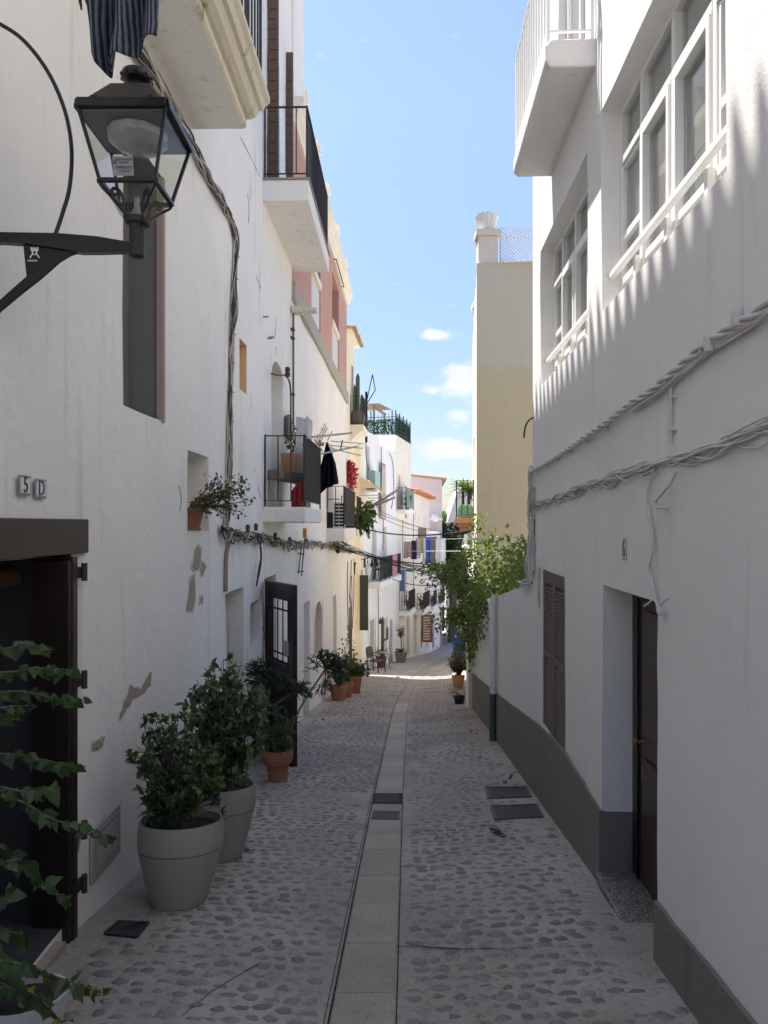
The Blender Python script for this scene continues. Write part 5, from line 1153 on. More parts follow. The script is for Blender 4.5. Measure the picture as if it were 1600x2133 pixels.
o = MB(); ribbed(o, b_+Vector((.05, 0, .38)), 1.6, .062); ribbed(o, b_+Vector((.24, 0, 1.1)), .5, .045); o.tube([b_+Vector((.08, 0, 1.05)), b_+Vector((.24, 0, 1.14))], .04, 6); ribbed(o, b_+Vector((-.04, 0, 1.7)), .25, .05); build(o, 'cactus', CACT, pt)
bush(pt, b_+Vector((0, 0, .4)), b_+Vector((0, -.05, .6)), (.36, .3, .22), 18, 8, .09, 'lance', GLEAF2)
g_ = gp(835, 1382); b_ = G0(g_.x, g_.y); pt = thing('potted_tree', b_, 'small reddish standard tree in a square grey-brown planter', 'potted tree'); w0, w1, h_ = .20, .27, .46
o = MB(); o.hexa([b_+Vector(q) for q in ((-w0, -w0, 0), (w0, -w0, 0), (w0, w0, 0), (-w0, w0, 0), (-w1, -w1, h_), (w1, -w1, h_), (w1, w1, h_), (-w1, w1, h_))]); build(o, 'pot', plain('taupe_planter', (.17, .14, .115), .7), pt, bevel=.01)
o = MB(); o.tube(catmull([b_+Vector((0, 0, .4)), b_+Vector((.03, 0, .8)), b_+Vector((0, 0, 1.15))], 5), .025, 6); build(o, 'trunk', BARK, pt)
REDL = leafmat('dry_reddish_leaf', (.16, .09, .06), (.28, .19, .12), .3)
bush(pt, b_+Vector((0, 0, 1.1)), b_+Vector((-.02, 0, 1.42)), (.24, .24, .36), 40, 8, .045, 'oval', REDL); bush(pt, b_+Vector((0, 0, .45)), b_+Vector((0, 0, .5)), (.3, .28, .12), 14, 8, .06, 'oval', GLEAF2)
# near left climber in a pale pot
pc = Vector((-1.34, 2.62, 0)); pc.z = gzz(pc.x, pc.y); bg_ = pot_round('potted_climber', pc, .165, .29, 'leafy climber in a pale pot in front of the dark doorway, lower left corner', 'potted plant', plain('pale_grey_pot', (.5, .49, .46), .5), band=False)
o = MB(); lv = []
BR = [[(-70, 1300), (0, 1350), (50, 1340), (100, 1352)], [(-70, 1400), (20, 1400), (80, 1392), (150, 1396)], [(-60, 1450), (40, 1440), (110, 1455), (175, 1458)], [(-60, 1500), (0, 1475), (60, 1470)], [(-70, 1580), (20, 1570), (90, 1582), (162, 1600)], [(-60, 1640), (0, 1640), (60, 1650), (115, 1640)],
      [(-60, 1650), (40, 1668), (100, 1702), (160, 1722), (228, 1748)], [(-70, 1720), (0, 1762), (60, 1815), (105, 1850), (138, 1876)], [(-60, 1830), (0, 1800), (40, 1790), (60, 1800)], [(-70, 1940), (0, 1936), (45, 1950), (50, 1965)], [(-60, 2000), (30, 2005), (110, 2032), (165, 2052), (215, 2068)], [(-60, 1985), (20, 2030), (80, 2078), (120, 2120), (150, 2160)],
      [(-60, 1540), (-10, 1500), (30, 1480)], [(-60, 1900), (0, 1880), (20, 1860)], [(-60, 2050), (20, 2060), (50, 2080)]]
for i, b_ in enumerate(BR):
    Yb = 2.35+.35*((i*7) % 5)/5; pts = catmull([ray(x, y, Yb+.05*math.sin(k*2+i)) for k, (x, y) in enumerate(b_)], 10); o.tube(pts, [.0045*(1.1-.8*k/len(pts)) for k in range(len(pts))], 5, False)
    root_ = pts[0]; o.tube(catmull([pc+Vector((R.uniform(-.05, .05), 0, .28)), (pc+root_)/2+Vector((-.12, 0, .25)), root_], 6), .006, 5, False)
    acc_ = 0; 
    for a, b in zip(pts, pts[1:]):
        acc_ += (b-a).length
        if acc_ > .011:
            acc_ = 0; d_ = (b-a).normalized()
            lv.append((a+rv(.004), d_*R.uniform(.0, .7)+Vector((R.uniform(-.8, .8), R.uniform(-.9, .5), R.uniform(-1.2, .25))), -Vector((0, 1, 0))+rv(.45)+Vector((0, 0, .6)), R.uniform(.030, .060)))
    for _ in range(4): lv.append((pts[-1], (pts[-1]-pts[-3]).normalized()+rv(.6), Vector((0, -1, .5))+rv(.3), R.uniform(.02, .035)))
build(o, 'stems', BARK, bg_, smooth=True, recalc=False); place_leaves(bg_, lv, 'heart', DLEAF, 300)
# jade plant in the small niche
q = LW.p(6.2, -.06, 1.645); pt = thing('potted_jade', q, 'jade plant leaning out of the small wall niche in a terracotta pot', 'potted plant')
o = MB(); o.lathe(q, [(0, 0), (.09, 0), (.095, .02), (.08, .025), (.115, .17), (.125, .175), (.125, .2), (.1, .2)], 20); build(o, 'pot', TERRA, pt, smooth=45)
o = MB(); lv = []
for k in range(24):
    e = q+Vector((R.uniform(.08, .5), R.uniform(-.18, .12), R.uniform(.15, .42))); pts = catmull([q+Vector((0, 0, .18)), q+Vector((R.uniform(.02, .16), R.uniform(-.1, .1), R.uniform(.18, .30))), e], 5); o.tube(pts, [.011*(1.1-.85*j/len(pts)) for j in range(len(pts))], 5, False)
    for _ in range(24): lv.append((e+rv(.028), rv(1)+Vector((.2, 0, .5)), Vector((0, 0, 1))+rv(.5), R.uniform(.026, .044)))
    for _ in range(9): lv.append((pts[-4]+rv(.02), rv(1)+Vector((0, 0, .5)), Vector((0, 0, 1)), .025))
build(o, 'stems', BARK, pt, recalc=False); place_leaves(pt, lv, 'round', JADE, 60)

# ---------------------------------------------------------------- right side vine and pots
vn = thing('climbing_vine', (RW.a+RW.b*12+.1, 12, gz(12)+2), 'big sunlit green vine spilling over the garden wall into the lane', 'vine')
o = MB(); lv = []
def spray(a, b, n, ll, rad, hangs=.2, r_=.008):
    a, b = Vector(a), Vector(b); m_ = (a+b)/2+Vector((R.uniform(-.1, .1), 0, .12)); pts = catmull([a, m_, b], 6); o.tube(pts, [r_*(1.1-.8*k/len(pts)) for k in range(len(pts))], 4, False)
    for k in range(n):
        q = pts[min(len(pts)-1, int(R.random()**.8*len(pts)))]+Vector((R.gauss(0, rad), R.gauss(0, rad), R.gauss(0, rad)-hangs*abs(R.gauss(0, .3)))); lv.append((q, rv(1)+Vector((0, 0, -.5)), Vector((0, 0, 1))+rv(.6), ll*R.uniform(.6, 1.15)))
top = lambda Y: gz(Y)+2.12
for _ in range(60):                                  # mound over the wall top and into the garden
    Y = R.uniform(8.6, 13.2); x = RW.a+RW.b*Y+R.uniform(.0, .8); hh = .75 if Y < 11.5 else .95
    spray((x+.3, Y, top(Y)), (x+R.uniform(-.35, .3), Y+R.uniform(-.5, .5), top(Y)+R.uniform(.15, hh)), 100, .07, .13)
for _ in range(25):                                  # curtain hanging down to the street
    Y = R.uniform(11.6, 14.2); x = RW.a+RW.b*Y; L_ = R.uniform(.3, 1.4) if Y > 13 else R.uniform(.2, 1.0)
    spray((x+.1, Y, top(Y)+.25), (x-R.uniform(.05, .42 if L_ < .8 else .24), Y+R.uniform(-.2, .3), top(Y)+.2-L_), 90, .068, .10, .3)
for (px, py, Y, n) in ((880, 1182, 13.2, 60), (905, 1178, 13.4, 60), (920, 1195, 13.6, 70), (893, 1205, 13.2, 40), (872, 1190, 13.0, 20), (900, 1282, 13.6, 45), (925, 1290, 13.8, 70), (915, 1306, 13.5, 40), (935, 1235, 13.8, 60), (965, 1340, 13.9, 50), (975, 1370, 14.0, 40), (950, 1290, 13.9, 90), (940, 1170, 13.5, 80), (960, 1150, 13.5, 90), (1000, 1080, 12.6, 60), (1020, 1120, 12, 60)):
    e = ray(px, py, Y); s_ = Vector((RW.a+RW.b*Y-.05, Y, min(top(Y)+.3, e.z+.35))) if py < 1250 or px > 940 else Vector((RW.a+RW.b*Y-.1, Y, e.z+.05)); spray(s_, e, int(n*1.9)+40, .068, .08, .15)
build(o, 'stems', BARK, vn, recalc=False); place_leaves(vn, lv, 'heart', VLEAF, 0)
def rosette(parent, base, n, ln, mat, up=.5, w_=.12, name='leaf', droop=.4):
    for k in range(n):
        a = R.random()*6.28; el = R.uniform(-.1, 1)*up; d_ = Vector((math.cos(a), math.sin(a), el)).normalized(); l_ = ln*R.uniform(.7, 1.1); side = d_.cross(Vector((0, 0, 1))).normalized()*w_*l_*.5; mb = MB(); prev = None
        for j in range(5):
            t_ = j/4; c_ = Vector(base)+d_*l_*t_+Vector((0, 0, -droop*l_*t_*t_)); s_ = side*(1-t_**1.6)*(.8+.4*t_) if j < 4 else side*.02; cur = (c_-s_, c_+Vector((0, 0, -.01*l_)), c_+s_)
            if prev: mb.face([prev[0], prev[1], cur[1], cur[0]]); mb.face([prev[1], prev[2], cur[2], cur[1]])
            prev = cur
        build(mb, name, mat, parent, smooth=True, recalc=False)
g_ = gp(955, 1438); b_ = G0(g_.x, g_.y); pt = pot_round('potted_shrub', b_, .17, .34, 'brownish green shrub in a pot at the foot of the garden wall', 'potted shrub', TERRA_L)
MIXL = leafmat('olive_shrub_leaf', (.07, .08, .03), (.2, .17, .08), .3)
bush(pt, b_+Vector((0, 0, .3)), b_+Vector((0, 0, .72)), (.32, .28, .36), 90, 12, .05, 'oval', MIXL); rosette(pt, b_+Vector((-.05, -.1, .85)), 9, .3, PALE, .9, .12)
g_ = gp(957, 1470); b_ = G0(g_.x, g_.y); pt = pot_round('potted_aloe', b_, .13, .17, 'spiky dark aloe in a small black pot by the right wall', 'potted plant', plain('black_pot', (.02, .02, .02), .6), band=False)
rosette(pt, b_+Vector((0, 0, .2)), 18, .36, ALOE, .7, .09); rosette(pt, b_+Vector((0, 0, .35)), 14, .3, ALOE, 1.0, .08, droop=.2)
# balcony with yucca and green cover on the ochre house
bq = thing('planter_balcony', RY.p(19, 0, 1.7), 'small balcony with stepped terracotta base, green cover and yucca on the ochre house', 'balcony')
for k, (d_, z0, z1) in enumerate(((.38, 1.52, 1.62), (.44, 1.622, 1.72), (.50, 1.722, 1.86))): o = MB(); o.wbox(RY, 18.3-.02*k, 19.7+.02*k, -.01, d_, z0, z1); build(o, 'slab', TERRA if k < 2 else TERRA_L, bq, bevel=.008)
rl = railing(bq, RY, 18.35, 19.65, 1.862, .95, .46, IRON_B, gap=.13, r=.012)
GCOV = plain('pale_green_cover', (.22, .45, .30), .35, 0, .1)
gc = thing('green_cover', RY.p(19, .25, 1.88), 'translucent pale green plastic cover behind the balcony bars', 'cover'); o = MB(); pf = [(.02, 1.87), (.42, 1.87), (.42, 2.12), (.36, 2.2), (.08, 2.2), (.02, 2.12)]
o.extrude([RY.p(18.42, d, z) for d, z in pf], RY.p(19.1, 0, 0)-RY.p(18.42, 0, 0)); build(o, 'cover', GCOV, gc, bevel=.02)
yc_ = thing('yucca', RY.p(19.3, .22, 1.87), 'spiky yucca plants rising above the green balcony cover', 'plant')
for (dy, h_, d_) in ((19.25, .80, .28), (19.5, .62, .12), (19.0, .7, .15)):
    q = RY.p(dy, d_, 1.87); o = MB(); o.tube([q, q+Vector((0, 0, h_))], .03, 6); build(o, 'stem', BARK, yc_); rosette(yc_, q+Vector((0, 0, h_)), 80, .52, PALE, 1.6, .10, droop=.35)
# trees behind
def tree(name, base, h_, crown, n, ls, label, mat=TLEAF):
    t_ = thing(name, base, label, 'tree'); base = Vector(base); o = MB(); o.tube(catmull([base, base+Vector((.1, 0, h_*.4)), base+Vector((0, 0, h_*.75))], 5), [h_*.03*(1.2-k*.06) for k in range(11)], 7); lob = []
    for _ in range(crown[3]):
        c_ = base+Vector((R.uniform(-1, 1)*crown[0], R.uniform(-1, 1)*crown[1], h_*.62+R.uniform(-1, 1)*crown[2])); o.tube([base+Vector((0, 0, h_*.4)), c_], h_*.008, 4); lob.append((c_, R.uniform(.45, .9)*crown[4]))
    build(o, 'trunk', BARK, t_); S = MB()
    for _ in range(n):
        c_, r_ = R.choice(lob); d_ = rv(1).normalized(); q = c_+d_*r_*R.random()**.35; u_ = (d_+rv(.7)).normalized(); w_ = u_.orthogonal().normalized(); s_ = ls*R.uniform(.6, 1.2); S.face([q-u_*s_, q+w_*s_*.5, q+u_*s_, q-w_*s_*.5])
    build(S, 'crown', mat, t_, kind='stuff', recalc=False); return t_
tree('tree', (4.9, 52, gz(52)), 9.6, (1.0, 1.2, 2.6, 16, 1.1), 9000, .14, 'tall dark green tree rising between the lilac house and the ochre house')
tree('tree', (6.3, 53, gz(53)), 8.0, (1.1, 1.2, 2.0, 12, 1.0), 6500, .14, 'rounder green tree right of the tall one, behind the vine', leafmat('far_tree_leaf_b', (.04, .09, .02), (.12, .18, .05), .35))
tree('tree', (4.6, 60, gz(60)), 11.4, (.6, 1, 2.2, 10, .9), 4000, .14, 'thin top of a paler tree behind the tall dark one', GLEAF2)
# blue board
sb = thing('sign_board', (3.55, 34.5, gz(34.5)), 'blue round-topped standing board with red and white motif beside the planters', 'sign board'); o = MB(); z0 = gz(34.5); out_ = [(-.23, 0), (.23, 0), (.23, 1.0)]+[(.23*math.cos(math.pi*k/10), 1.0+.23*math.sin(math.pi*k/10)) for k in range(1, 10)]+[(-.23, 1.0)]
o.extrude([(3.55+x, 34.5, z0+.12+z) for x, z in out_], (0, .05, 0)); bd = build(o, 'board', plain('bright_blue_paint', (.015, .12, .42), .5, 0, .05), sb)
o = MB(); o.box(3.40, 34.49, z0+1.12, 3.75, 34.499, z0+1.2); build(o, 'white_motif', WPAINT, bd); o = MB(); o.box(3.55, 34.485, z0+1.05, 3.74, 34.489, z0+1.17); build(o, 'red_motif', plain('red_paint', (.5, .04, .04), .6), bd)
for sx_ in (-.18, .18): o = MB(); o.bar((3.55+sx_, 34.5, z0), (3.55+sx_, 34.52, z0+.13), .03); o.bar((3.55+sx_, 34.9, z0), (3.55+sx_, 34.54, z0+.9), .03); build(o, 'leg', BCABLE, sb)
# ---------------------------------------------------------------- cables
def path_on(w, px, d=.03): return [(w.yz(x, y, d)) for x, y in px]
def wallpts(w, yz, d, n=6): return catmull([w.p(Y, d, z) for Y, z in yz], n)
def strands(parent, w, pts, n, r, spread, mats, name='strand', loop=0, wav=1.0, clipgap=None):
    L_ = [0]
    for a, b in zip(pts, pts[1:]): L_.append(L_[-1]+(b-a).length)
    for i in range(n):
        o = MB(); s1, s2, ph = R.random()*50, R.random()*50, R.random()*6; q = []
        lf = loop*(R.random()**2) if loop else 0; lw = R.uniform(.35, .7)
        for p_, l in zip(pts, L_):
            off = w.n*(spread*.6*abs(noise.noise(Vector((l*wav*1.6, s1, 0))))*2+r)+Vector((0, 0, spread*1.3*noise.noise(Vector((l*wav*1.3, s2, 5)))))+w.t*spread*.8*noise.noise(Vector((l*wav*1.3, s1, 9)))
            sag = lf*max(0, math.sin(l/lw*math.pi+ph))**1.5; q.append(p_+off-Vector((0, 0, sag)))
        o.tube(q, r*R.uniform(.75, 1.25), 5, False); build(o, name, mats[i % len(mats)], parent, smooth=True, recalc=False)
DUST = plain('cream_dusty_cable', (.48, .43, .35), .8, 0, .3, 40); DK = plain('sooty_cable', (.07, .06, .05), .8, 0, .4, 30)
# right wall: twisted main cable and loose bundle, painted with the wall
up = [(x, y) for x, y in ((1107, 981), (1150, 956), (1195, 927), (1262, 880), (1313, 841), (1357, 813), (1397, 779), (1448, 735), (1475, 711), (1526, 680), (1600, 632))]
yz = path_on(RW, up, .04)+[(2.0, 2.52), (1.0, 2.6), (-1, 2.7)]; pts = wallpts(RW, yz, .035, 14)
tw = thing('twisted_cable', pts[0], 'thick whitewashed twisted cable climbing across the right wall, upper of two', 'cable'); L_ = 0; H = [[], [], [], []]
for i, p_ in enumerate(pts):
    if i: L_ += (p_-pts[i-1]).length
    dn = (pts[min(i+1, len(pts)-1)]-pts[max(0, i-1)]).normalized(); b2 = dn.cross(RW.n).normalized()
    for k in range(3): a = L_*15+k*2.094; H[k].append((p_+(RW.n*math.cos(a)+b2*math.sin(a))*.014, .0115))
# resample helix finely
fine = []; 
for a, b in zip(pts, pts[1:]):
    m_ = max(1, int((b-a).length/.018)); fine += [a+(b-a)*k/m_ for k in range(m_)]
for k in range(3):
    q = []; L_ = 0
    for i, p_ in enumerate(fine):
        if i: L_ += (p_-fine[i-1]).length
        dn = (fine[min(i+1, len(fine)-1)]-fine[max(0, i-1)]).normalized(); b2 = dn.cross(RW.n).normalized(); a = L_*15+k*2.094; q.append(p_+(RW.n*math.cos(a)+b2*math.sin(a))*.0122)
    o = MB(); o.tube(q, .0105, 6, False); build(o, 'strand', WCABLE, tw, smooth=True, recalc=False)
yz2 = [(Y, z-.03-.012*math.sin(Y*2)) for Y, z in yz if Y < 4.3]; 
strands(tw, RW, wallpts(RW, yz2, .012, 12), 5, .0075, .022, [WCABLE])
for i in range(8, len(fine), 24):
    o = MB(); p_ = fine[i]; o.lathe(p_+Vector((0, 0, -.03))-RW.n*.02, [(0, 0), (.014, 0), (.012, .03), (.018, .035), (.018, .05), (0, .055)], 8); o.tube([p_-RW.n*.03+Vector((0, 0, -.02)), p_+RW.n*.012+Vector((0, 0, -.022)), p_+RW.n*.018+Vector((0, 0, .016))], .005, 5); build(o, 'clip', WCABLE, tw)
for (px, py, s_) in ((1530, 662, 1.0), (1472, 716, .85)):
    Y, z = RW.yz(px, py, .06); q = RW.p(Y, .05, z); o = MB(); o.lathe(q+Vector((0, 0, -.03)), [(0, 0), (.02*s_, .0), (.024*s_, .02), (.016*s_, .03), (.024*s_, .045), (.02*s_, .065), (0, .07)], 10); o.tube([q-RW.n*.05, q+RW.n*.02], .012, 6); build(o, 'insulator', WCABLE, tw, smooth=40)
lo = [(1111, 1048), (1148, 1038), (1195, 1020), (1246, 1000), (1296, 983), (1357, 965), (1414, 946), (1465, 932), (1516, 917), (1560, 900), (1600, 880)]
yz = path_on(RW, lo, .03)+[(1.9, 2.08), (1.0, 2.1), (-1, 2.15)]; lb = thing('cable_bundle', RW.p(yz[0][0], 0, yz[0][1]), 'loose bundle of thin whitewashed cables sagging along the right wall, lower of two', 'cables')
pts = wallpts(RW, yz, .006, 22); strands(lb, RW, pts, 18, .0042, .032, [WCABLE], loop=.075, wav=1.5)
strands(lb, RW, pts, 2, .009, .012, [WCABLE])
dr_ = thing('corner_cables', RW.p(7.1, 0, 1), 'whitewashed cables dropping down the far corner of the right wall', 'cables')
strands(dr_, RW, wallpts(RW, [(7.15, 2.25), (7.18, 1.9), (7.14, 1.5), (7.12, 1.15)], .01, 10), 14, .0075, .07, [WCABLE], wav=2)
strands(dr_, RW, wallpts(RW, [(7.0, 1.95), (7.17, 1.8), (7.27, 1.5), (7.32, 1.12), (7.5, 1.08), (7.9, 1.06)], .012, 8), 10, .006, .07, [WCABLE], wav=2)
o = MB()
for z in (1.25, 1.5, 1.75, 2.05): o = MB(); o.wbox(RW, 7.08, 7.2, .0, .03, z, z+.012); build(o, 'clip', WCABLE, dr_)
cn = thing('vertical_conduit', RW.p(3.1, 0, 2), 'thin whitewashed conduit linking the two cable runs', 'conduit'); Yc = RW.yz(1405, 860)[0]
o = MB(); o.tube([RW.p(Yc, .016, 2.07), RW.p(Yc, .016, 2.34)], .007, 6); o.tube([RW.p(Yc+.02, .016, 2.08), RW.p(Yc+.015, .016, 2.33)], .004, 5); build(o, 'pipe', WCABLE, cn)
o = MB()
for z in (2.13, 2.28): o = MB(); o.wbox(RW, Yc-.04, Yc+.04, 0, .022, z, z+.01); build(o, 'clip', WCABLE, cn)
hk = thing('hanging_wires', RW.p(3.6, 0, 1.6), 'whitewashed wires dangling from the bundle to the top corner of the door', 'wires')
w1 = path_on(RW, [(1360, 975), (1349, 1030), (1352, 1075), (1358, 1110), (1360, 1150), (1354, 1185), (1362, 1240), (1372, 1275)], .02)
for k in range(4):
    o = MB(); o.tube(catmull([RW.p(Y+R.uniform(-.012, .012), .012+R.random()*.012, z) for Y, z in w1], 6), .0042, 5, False); build(o, 'wire', WCABLE, hk, smooth=True, recalc=False)
w2 = path_on(RW, [(1405, 980), (1395, 1005), (1378, 1025), (1362, 1045), (1366, 1056), (1385, 1058)], .04)
o = MB(); o.tube(catmull([RW.p(Y, .03, z) for Y, z in w2], 8), .008, 6); build(o, 'wire', WCABLE, hk, smooth=True)
for pth in (((1372, 1272), (1358, 1250), (1345, 1258), (1338, 1262)), ((1372, 1262), (1380, 1252), (1390, 1246))):
    w3 = path_on(RW, pth, .05); o = MB(); o.tube(catmull([RW.p(Y, .04, z) for Y, z in w3], 6), .005, 5); build(o, 'wire', WCABLE, hk)
Y, z = RW.yz(1373, 1278, .04); o = MB(); o.lathe(RW.p(Y, .03, z-.03), [(0, 0), (.014, 0), (.014, .02), (.02, .03), (.016, .05), (0, .055)], 8); build(o, 'insulator', WCABLE, hk)
bh = thing('cable_stub', RW.p(7.26, 0, 2.6), 'short curved black cable stub poking from the far corner', 'cable'); q = [ray(x, y, 7.2) for x, y in ((1120, 869), (1106, 872), (1096, 885), (1092, 905), (1092, 912))]; o = MB(); o.tube(catmull(q, 6), .009, 6); build(o, 'cable', BCABLE, bh, smooth=True)
# left wall vertical run and horizontal tangle
lv_ = [(262, 70), (300, 125), (345, 205), (395, 292), (430, 360), (462, 420), (484, 466), (491, 510), (488, 600), (483, 720), (480, 840), (478, 960), (474, 1050), (470, 1105)]
pts = wallpts(LW, path_on(LW, lv_, .03), .008, 10); vc = thing('cable_run', pts[-1], 'dusty cream and black cable bundle running down the left wall past the lantern', 'cables')
strands(vc, LW, pts, 20, .0068, .065, [DUST, DK, DUST, GCABLE, WCABLE, DK], wav=1.2); strands(vc, LW, pts, 2, .013, .012, [DUST, GCABLE])
for i in range(3, len(pts), 5): o = MB(); o.bar(pts[i]+LW.n*.03-LW.t*.045, pts[i]+LW.n*.05+LW.t*.045, .007); build(o, 'clip', DK, vc)
pp = thing('rusty_conduit', LW.p(7.2, 0, 1), 'cracked old conduit continuing down to the recessed door', 'conduit'); o = MB(); o.tube(catmull([LW.p(Y, .02, z) for Y, z in path_on(LW, [(486, 1110), (476, 1135), (471, 1165), (470, 1232)], .02)], 6), .022, 7); build(o, 'pipe', plain('cracked_conduit', (.30, .24, .20), .9, 0, .4, 25, .8), pp, smooth=True)
hb = [(470, 1100), (500, 1112), (530, 1116), (560, 1120), (590, 1128), (612, 1132)]; y1 = path_on(LW, hb, .08); h2_ = [(625, 1132), (650, 1130), (680, 1134), (705, 1140), (728, 1146), (742, 1150)]; y2 = path_on(L3, h2_, .08)
hc = thing('cable_tangle', LW.p(8, 0, 1.5), 'messy tangle of grey and black cables along the left wall under the balconies', 'cables')
p1 = catmull([LW.p(Y, .03, z) for Y, z in y1]+[L3.p(Y, .03, z) for Y, z in y2], 9); strands(hc, LW, p1, 18, .0075, .06, [GCABLE, DK, DUST, GCABLE, BCABLE], loop=.14, wav=1.3)
o = MB(); ys_, ye = path_on(LW, [(548, 1130), (551, 1160), (545, 1200), (541, 1222)], .1), 0; o.tube(catmull([LW.p(Y, .06, z) for Y, z in ys_], 5), [.012]*7+[.016]*4+[.012]*4+[.003], 6); build(o, 'loose_end', BCABLE, hc)
for (px, py) in ((518, 1103), (535, 1100), (575, 1118), (640, 1128), (605, 1126)):
    w_ = LW if px < 615 else L3; Y, z = w_.yz(px, py, .08); o = MB(); o.lathe(w_.p(Y, .07, z-.03), [(0, 0), (.025, 0), (.02, .03), (.027, .05), (.02, .08), (0, .09)], 8); build(o, 'insulator', DK, hc)
# overhead wires crossing the lane
def wire(a, b, sag, r=.008, mat=BCABLE, parent=None, name='wire'):
    a, b = Vector(a), Vector(b); o = MB(); o.tube([a+(b-a)*k/16-Vector((0, 0, sag*4*(k/16)*(1-k/16))) for k in range(17)], r, 5, False); return build(o, name, mat, parent, smooth=True, recalc=False)
ow = thing('overhead_wires', ray(800, 1150, 18), 'sheaf of thin dark wires sagging across the lane towards the vine', 'wires')
for k in range(11): wire(ray(700+R.uniform(-8, 14), 1132+R.uniform(-6, 10), 17.2), ray(960+R.uniform(-10, 12), 1172+k*4.2+R.uniform(-3, 3), 17+R.uniform(-1.5, 2)), R.uniform(.05, .22), .0075, parent=ow)
q = ray(704, 1147, 17.0); o = MB(); o.lathe(q-Vector((0, 0, .08)), [(0, 0), (.04, .03), (.06, .07), (.03, .12), (.05, .16), (0, .2)], 8); build(o, 'junction', BCABLE, ow)
o = MB()
for k in range(16):
    a = L3.p(R.uniform(16.6, 17.5), .1, 1.35+R.uniform(-.1, .1)); b = L3.p(R.uniform(19.0, 20.9), R.uniform(.05, .3), 1.12+R.uniform(-.16, .12)); o.tube(catmull([a, (a+b)/2+Vector((R.uniform(-.05, .05), 0, R.uniform(-.2, .05))), b], 5), .008, 4)
build(o, 'wire_coil', plain('brown_wire', (.16, .12, .085), .8, 0, .3), ow)
tk = thing('overhead_cable', ray(870, 1107, 18), 'thick black cable slung from the fern balcony to the ochre house', 'cable'); wire(ray(765, 1103, 20.4), ray(985, 1104, 16), .14, .018, parent=tk)
tk = thing('overhead_cable', ray(850, 1215, 22), 'black cable sagging low across the lane under the plaid towel balcony', 'cable'); wire(ray(818, 1206, 28), ray(975, 1207, 18), .20, .017, parent=tk)
tk = thing('overhead_wires', ray(840, 1080, 24), 'three fine wires falling diagonally from the awning towards the laundry', 'wires')
for a, b in (((787, 1062), (905, 1107)), ((787, 1075), (885, 1108)), ((790, 1070), (900, 1102))): wire(ray(*a, 27), ray(*b, 30), .08, .011, plain('grey_brown_wire', (.10, .08, .07), .7), tk)
wire(ray(787, 1103, 27), ray(866, 1125, 31), .1, .009, WCABLE, tk)
# downpipe, lamp head and small items on the second house
dp = thing('drain_pipe', LW.p(11.45, .05, 2.6), 'thin dark metal pipe up the wall to a white floodlight', 'pipe'); Y1, z1 = LW.yz(616, 905, .04); Y0, z0 = LW.yz(618, 662, .04)
o = MB(); o.tube([LW.p(11.5, .04, z1), LW.p(11.5, .04, z0)], .017, 7); build(o, 'pipe', plain('rusty_grey_pipe', (.13, .11, .09), .7, .3, .4), dp)
o = MB(); 
for z in (z1+.6, z1+1.5, z0-.3): o = MB(); o.wbox(LW, 11.43, 11.57, 0, .06, z, z+.02); build(o, 'clip', DK, dp)
o = MB(); q = LW.p(11.5, .04, z0); o.box(q.x-.02, q.y-.1, q.z-.04, q.x+.16, q.y+.1, q.z+.06); o.box(q.x+.16, q.y-.08, q.z-.02, q.x+.38, q.y+.08, q.z+.04); build(o, 'lamp_head', plain('cream_lamp', (.6, .56, .46), .5), dp, bevel=.012)
iw = thing('insulator_wire', LW.p(10.4, .05, 3.5), 'black insulator with a cable bending beside the arched door', 'cable'); Y, z = LW.yz(599, 775, .1); q = LW.p(Y, .1, z); o = MB(); o.lathe(q-Vector((0, 0, .07)), [(0, 0), (.035, 0), (.04, .05), (.03, .07), (.04, .1), (.03, .14), (0, .15)], 8); build(o, 'insulator', plain('brown_insulator', (.05, .03, .02), .5), iw)
o = MB(); o.tube(catmull([LW.p(*(lambda a: (a[0], .08, a[1]))(LW.yz(x, y, .08))) for x, y in ((566, 778), (580, 782), (595, 783), (604, 800), (606, 840), (605, 900))], 6), .013, 6); build(o, 'cable', DK, iw)
mt_ = thing('meter_box', LW.p(10.9, .05, 3), 'weathered grey oval-topped plaque on the wall by the balcony', 'plaque'); Y0 = LW.yz(592, 865)[0]; Y1 = LW.yz(605, 865)[0]; o = MB(); zb_, zt_ = 3.02, 3.40; pf = [(Y0, zb_+.04), (Y0+.1, zb_), (Y1-.1, zb_), (Y1, zb_+.04), (Y1, zt_-.08), ((Y0+Y1)/2, zt_), (Y0, zt_-.08)]; o.extrude([LW.p(Y, 0, z) for Y, z in pf], LW.n*.05); build(o, 'plate', plain('grey_green_plaque', (.10, .11, .10), .6, 0, .5, 20), mt_, bevel=.005)
sp = thing('antenna_brackets', L3.p(13, .1, 0), 'old metal rods and brackets hanging under the first balcony', 'bracket')
for (x0_, y0_, x1_, y1_) in ((628, 1135, 622, 1195), (636, 1110, 628, 1200), (618, 1190, 633, 1190), (619, 1152, 634, 1155)): o = MB(); o.bar(ray(x0_, y0_, 12.2), ray(x1_, y1_, 12.2), .02); build(o, 'rod', plain('grey_rod', (.17, .15, .13), .7), sp)
o = MB(); q = ray(635, 1109, 12); o.box(q.x-.03, q.y-.03, q.z-.09, q.x+.03, q.y+.03, q.z+.07); build(o, 'yellow_box', plain('orange_plastic', (.55, .24, .01), .5), loc=q, label='small orange plastic box hanging under the first balcony', cat='plastic box')
